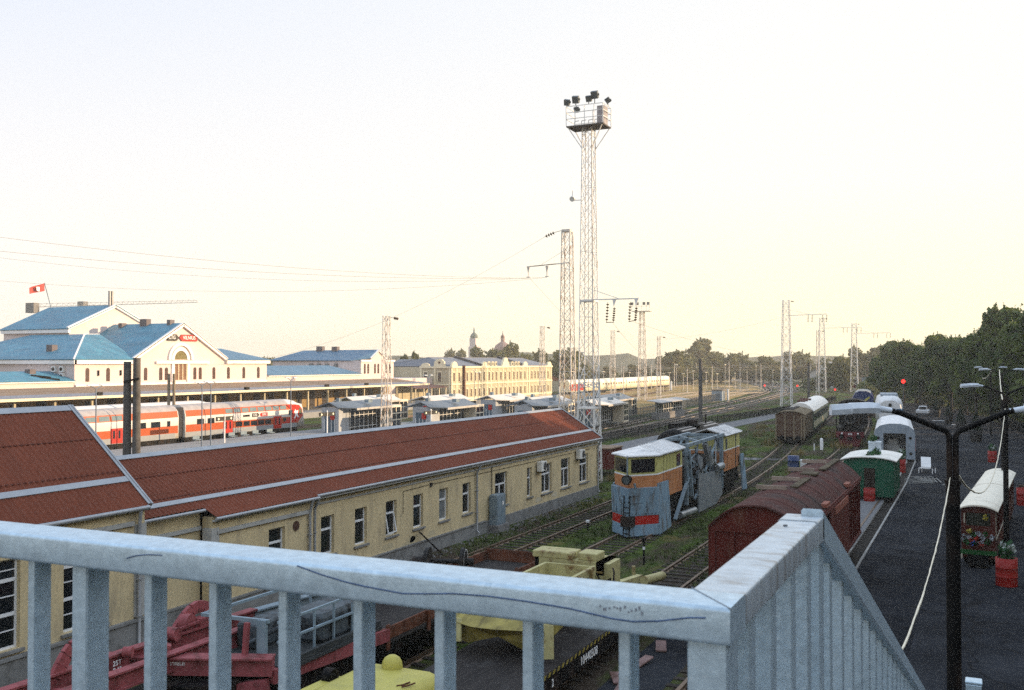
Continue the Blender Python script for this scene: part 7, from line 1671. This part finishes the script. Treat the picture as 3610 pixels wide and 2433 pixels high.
for i in range(16):
    y = 132 + i*9.2; x = 14.5 - (y - 110)*.155 + tg.uniform(-1, 1) + (2.0 if y < 160 else 0); lab = 'undergrowth bush added to darken the foot of the wood, ' + ordn[i] + ' from the right edge'; f = tg.uniform(.9, 1.25)
    if i == 0: und.location = (x, y, 0); und['label'] = lab
    else: dup(und, (x, y, 0), lab, tg.random()*6.28, f)
# grass tufts on the yard, dry tufts by the fence and plough
def inside(x, y):
    for T in (T1, T2, T3, T4):
        if abs(x - at(T, y)) < .75 and tg.random() < .5: return False
    if 16 < y < 37 and -19 < x < -10.4: return False
    return -24.3 < x < -9.3 or (y > 70 and -36 < x < -9.5)
def tufts(name, n, x0, x1, y0, y1, h, mt, ok):
    m = MB(); c = 0
    while c < n:
        y = y0 + (y1 - y0)*tg.random()**1.5; x = tg.uniform(x0, x1)
        if not ok(x, y): continue
        c += 1
        nz = math.sin(x*.9 + 1.3*math.sin(y*.31))*math.cos(y*.43 + x*.2)
        if nz < -.15 and tg.random() < .8: continue
        hh = h*tg.uniform(.4, 1.3)*(1 + .5*nz)
        for b in range(5):
            q = tg.random()*6.28; w_ = .018 + hh*.05; dx, dy = math.cos(q), math.sin(q); ox, oy = tg.uniform(-.12, .12), tg.uniform(-.12, .12)
            m.add([(x + ox - dy*w_, y + oy + dx*w_, 0), (x + ox + dy*w_, y + oy - dx*w_, 0), (x + ox + dx*hh*.45, y + oy + dy*hh*.45, hh)], [(0, 1, 2)])
    o = m.build(name, mt); o['label'] = 'short uneven grass between the yard tracks'; o['kind'] = 'stuff'; return o
tufts('grass', 9000, -34, -9, 38, 140, .20, leafmat('yard_grass', (.035, .06, .014), (.11, .13, .035), .6, .2), inside)
tufts('dry_grass', 1800, -30, -9.8, 76, 150, .5, leafmat('dry_grass_blades', (.10, .09, .03), (.24, .17, .06), .4, .2), lambda x, y: (inside(x, y) and math.sin(x*.8)*math.cos(y*.21) > .35 and abs(x - at(T2, y)) > 1.2))['label'] = 'taller dry grass tufts behind the plough and beside the path'
# low planting strip beside the yellow wall: pale rubble edging
m = MB()
for _ in range(260):
    y = tg.uniform(36, 68); x = -24.9 + abs(tg.gauss(0, .5)); s = tg.uniform(.03, .10); m.rbox((x, y, s*.4), (s*1.4, s, s), Matrix.Rotation(tg.random()*3, 3, 'Z'))
o = m.build('rubble', CONC); o['kind'] = 'stuff'; o['label'] = 'grey stones scattered along the foot of the yellow wall'

# ---------------------------------------------------------------- far buildings, train, hills
t = thing('sunlit_train', 'white passenger train tinted cream for the low sun in the far yard', 'train', (-109, 330, 0))
m = MB()
for k in range(4):
    y0 = 268 + k*26; m.loft([[(-109 + a, y, b) for a, b in ((-1.6, .9), (-1.6, 3.3), (-1.2, 4.1), (-.4, 4.4), (.4, 4.4), (1.2, 4.1), (1.6, 3.3), (1.6, .9))] for y in (y0, y0 + 25.2)], True)
m.build('body', mat('sunlit_white_train', (.82, .76, .58), rough=.45, var=.05), t)  # white paint tinted cream for the low sun on it
m = MB()
for k in range(4):
    for j in range(9): m.box(-107.398, -107.38, 270 + k*26 + j*2.5, 271.5 + k*26 + j*2.5, 2.5, 3.0)
m.each('window', mat('brown_train_window', (.30, .2, .1), rough=.3), t)
m = MB()
for k in range(4): m.box(-110.3, -107.7, 269 + k*26, 274 + k*26, .2, .9); m.box(-110.3, -107.7, 287 + k*26, 292 + k*26, .2, .9)
m.each('bogie', BLACK, t)
m = MB(); m.box(-107.39, -107.37, 268.2, 280, 1.2, 3.2); m.build('red_end_panel', TRED, t)
t = thing('small_hut', 'pale grey relay hut with a white post standing beside the main tracks', 'hut', (-58.8, 247, 0))
m = MB(); m.box(-60.2, -57.6, 245, 248, 0, 2.6); m.build('wall', CARGREY, t); m = MB(); m.box(-60.4, -57.4, 244.8, 248.2, 2.602, 2.8); m.build('roof', CANOPY, t)
t = thing('marker_post', 'thick white marker post right of the pale relay hut', 'post', (-56.8, 247, 0)); m = MB(); m.tube((-56.6, 247, 0), (-56.6, 247, 2.9), .25, n=10); m.build('post_tube', CARWHITE, t); m = MB(); m.box(-57, -56.2, 246.6, 247.4, 0, .12); m.build('base', CONC, t)
t = thing('marker_post', 'white marker post at the right end of the sunlit train', 'post', (-95, 330, 0)); m = MB(); m.tube((-95, 330, 0), (-95, 330, 3.2), .3, n=10); m.build('post_tube', CARWHITE, t); m = MB(); m.box(-95.4, -94.6, 329.6, 330.4, 0, .12); m.build('base', CONC, t)
t = thing('white_building', 'small white gable building beyond the museum tracks', 'building', (-50, 385, 0))
m = MB(); m.box(-58, -44, 385, 400, 0, 5.5); m.prism([(-58, 5.501), (-44, 5.501), (-51, 9.5)], 'xz', 385.01, 400); m.build('wall', mat('far_white_wall', (.55, .55, .54), rough=.8), t)
m = MB(); m.slab([(-43.4, 384.5, 5.3), (-43.4, 400.5, 5.3), (-51, 400.5, 9.8), (-51, 384.5, 9.8)], .2); m.slab([(-51, 384.5, 9.8), (-51, 400.5, 9.8), (-58.6, 400.5, 5.3), (-58.6, 384.5, 5.3)], .2); m.build('roof', GREYROOF, t)
t = thing('black_locomotive', 'distant dark locomotive parked at the end of the museum track', 'locomotive', (-40, 365, 0))
m = MB(); m.loft([[(-40 + a*k, y, b) for a, b in ((-1.9, .6), (-1.9, 3.6), (-1, 4.9), (1, 4.9), (1.9, 3.6), (1.9, .6))] for y, k in ((362, .95), (375, 1))]); m.build('body', BLACK, t); m = MB(); m.box(-41.8, -38.2, 361.6, 361.99, .8, 1.8); m.build('buffer_beam', BUFRED, t)
t = thing('signal_cabin', 'pale blue-grey signal cabin right of the distant locomotive', 'cabin', (-33, 352, 0)); m = MB(); m.box(-35.5, -31, 350, 354, 0, 4.8); m.build('wall', CARGREY, t); m = MB(); m.box(-35.8, -30.7, 349.7, 354.3, 4.802, 5.1); m.build('roof', CANOPY, t)
for i, (x, y, s) in enumerate(((-275.6, 533.4, 1), (-262, 545, 1.15))):
    t = thing('church_tower', ['slender church tower above the cream building roof', 'church dome with a lantern right of the slender tower'][i], 'church tower', (x, y, 0))
    if i == 0:
        m = MB(); m.box(x - 2.5, x + 2.5, y - 2.5, y + 2.5, 0, 19); m.box(x - 2, x + 2, y - 2, y + 2, 19, 24); m.build('wall', PINKW, t)
        m = MB(); m.lathe([(2.2, 24), (2.4, 25), (1.6, 26.6), (.5, 27.5), (.4, 29), (.02, 31)], (x, y, 0), 12); m.build('spire', mat('church_green', (.18, .22, .18)), t)
    else:
        m = MB(); m.box(x - 6, x + 6, y - 6, y + 6, 0, 14); m.build('wall', PINKW, t)
        m = MB(); m.lathe([(6, 14), (5.7, 17), (4.2, 20), (1.6, 21.8), (1.2, 22), (1.2, 25), (1.3, 25.2), (.3, 26.5), (.02, 29)], (x, y, 0), 16); m.build('dome', mat('church_rose', (.38, .25, .22)), t)
t = thing('tower_crane', 'distant tower crane jib showing over the blue hall roof', 'tower crane', (-252, 214, 0))
m = MB(); lattice(m, -246, 218, 0, 26, 1.6, 1.6, .2, .1, 3); m.build('tower', RUSTMAST, t)
m = MB(); a = Vector((-258, 210, 26.2)); b = Vector((-213.5, 231.2, 27.6)); 
for dz, dy in ((0, .5), (0, -.5), (1.0, 0)): m.beam(a + Vector((0, dy, dz)), b + Vector((0, dy, dz*.6)), .1)
for k in range(30): p = a.lerp(b, k/30); q = a.lerp(b, (k + .5)/30); m.beam(p + Vector((0, .5, 0)), q + Vector((0, 0, .95)), .07); m.beam(q + Vector((0, 0, .95)), a.lerp(b, (k + 1)/30) + Vector((0, .5, 0)), .07)
m.build('jib', RUSTMAST, t)
m = MB(); m.box(-259.5, -256, 208.6, 210.6, 24.4, 27.4); m.build('counterweight', CONC, t)
m = MB(); m.cbox(-247.5, -245, 217, 219, 26.2, 28.0, .1); m.build('cab', CONC, t)
# hazy hills behind everything
m = MB(); N_ = 90; vs = []
hg = random.Random(9)
for i in range(N_ + 1):
    u = -.62 + 1.3*i/N_; x, y = polar(u, 950); h = 13.5 + 2*math.sin(i*.23) + 1.0*math.sin(i*.6 + 1) + hg.uniform(-.7, .7)
    if .0 < u < .12: h += 6
    x2, y2 = polar(u, 850); x3, y3 = polar(u, 1150); vs += [(x2, y2, -1), (x, y, h), (x3, y3, h*.9)]
m.add(vs, [(3*i + k, 3*i + k + 1, 3*i + k + 4, 3*i + k + 3) for i in range(N_) for k in (0, 1)]); struct(m.build('hills', mat('hill_woods', (.06, .075, .04), rough=1, var=.35, scale=.05)))
# yard lamps scattered in the far yard (small pale heads on thin posts)
YG = 'thin lamp posts scattered over the far yard'
t0 = thing('yard_lamp', 'x', 'lamp post', (0, 0, 0), 0, YG, world=False)
m = MB(); m.tube((0, 0, 0), (0, 0, 8), .09, .06, n=6); m.build('post', RUSTMAST, t0); m = MB(); m.cbox(-.5, .5, -.25, .25, 8, 8.3, .08); m.build('lamp_head', mat('sunlit_lamp_head', (.8, .74, .55), rough=.4), t0)  # white heads tinted warm for the sun glinting on them
reindex()
lp = [(.072, 300, .72), (.092, 330, .8), (.103, 310, .7), (.118, 340, .75), (.134, 330, .7), (.152, 320, .72), (.158, 330, .75), (.172, 340, .7), (.182, 350, .8), (.195, 360, .72), (.206, 345, .68), (.224, 350, .7), (.236, 350, .75), (.262, 380, .8), (.055, 340, .85), (.085, 380, 1.0), (.125, 390, 1.0), (.165, 395, 1.05), (.214, 400, 1.05), (.245, 405, .98), (.315, 330, .95)]
lp.sort()
for i, (u, d, f) in enumerate(lp):
    x, y = polar(u, d); lab = 'thin pale-headed lamp post in the far yard, ' + ordn[i] + ' from the left'
    if i == 0: t0.location = (x, y, 0); t0['label'] = lab; t0.scale = (1, 1, f)
    else: dup(t0, (x, y, 0), lab, .3*i, (1, 1, f))
# thin catenary poles with wire spans over the far yard
c0 = thing('catenary_pole', 'x', 'catenary pole', (0, 0, 0), 0, 'thin catenary poles over the far yard', world=False)
m = MB(); m.tube((0, 0, 0), (0, 0, 9.0), .13, .09, n=7); m.build('post', RUSTMAST, c0)
m = MB(); m.beam((0, 0, 7.4), (3.0, 0, 7.7), .07); m.beam((0, 0, 8.6), (2.4, 0, 7.7), .04); m.build('arm', RUSTMAST, c0)
reindex()
pp = sorted([(.062, 260), (.085, 285), (.098, 365), (.112, 300), (.127, 270), (.14, 355), (.149, 295), (.163, 372), (.176, 310), (.19, 335), (.201, 300), (.218, 365), (.229, 320), (.25, 360), (.27, 390), (.3, 420), (.11, 410), (.145, 415), (.185, 420)])
for i, (u, d) in enumerate(pp):
    x, y = polar(u, d); lab = 'thin catenary pole with a short arm over the far yard, ' + ordn[i] + ' from the left'
    if i == 0: c0.location = (x, y, 0); c0['label'] = lab
    else: dup(c0, (x, y, 0), lab, -.4 + (i % 3)*.3, (1, 1, tg.uniform(.85, 1.1)))
for i, (u0, d0, u1, d1, z) in enumerate(((.055, 290, .30, 340, 7.6), (.06, 330, .30, 370, 8.2), (.07, 370, .31, 410, 7.8), (.05, 260, .24, 300, 7.2), (.1, 400, .33, 440, 8.6))):
    a = polar(u0, d0); b = polar(u1, d1); wire((*a, z), (*b, z), .5, 'thin horizontal wire over the far yard, ' + ordn[i] + ' of five by height', .045)
# haze
m = MB(); m.box(-1160, 660, -130, 1510, -1.2, 46)
hm = bpy.data.materials.new('haze'); hm.use_nodes = True; nt = hm.node_tree
for n_ in list(nt.nodes): nt.nodes.remove(n_)
out = nt.nodes.new('ShaderNodeOutputMaterial'); pv = nt.nodes.new('ShaderNodeVolumePrincipled')
pv.inputs['Color'].default_value = (1., .95, .84, 1); pv.inputs['Density'].default_value = .00045; pv.inputs['Anisotropy'].default_value = .35
nt.links.new(pv.outputs['Volume'], out.inputs['Volume'])
o = m.build('haze', hm); o['kind'] = 'stuff'; o['label'] = 'warm evening haze over the railway yard'
sc.cycles.volume_bounces = 0; sc.cycles.volume_step_rate = 5; sc.cycles.volume_max_steps = 64
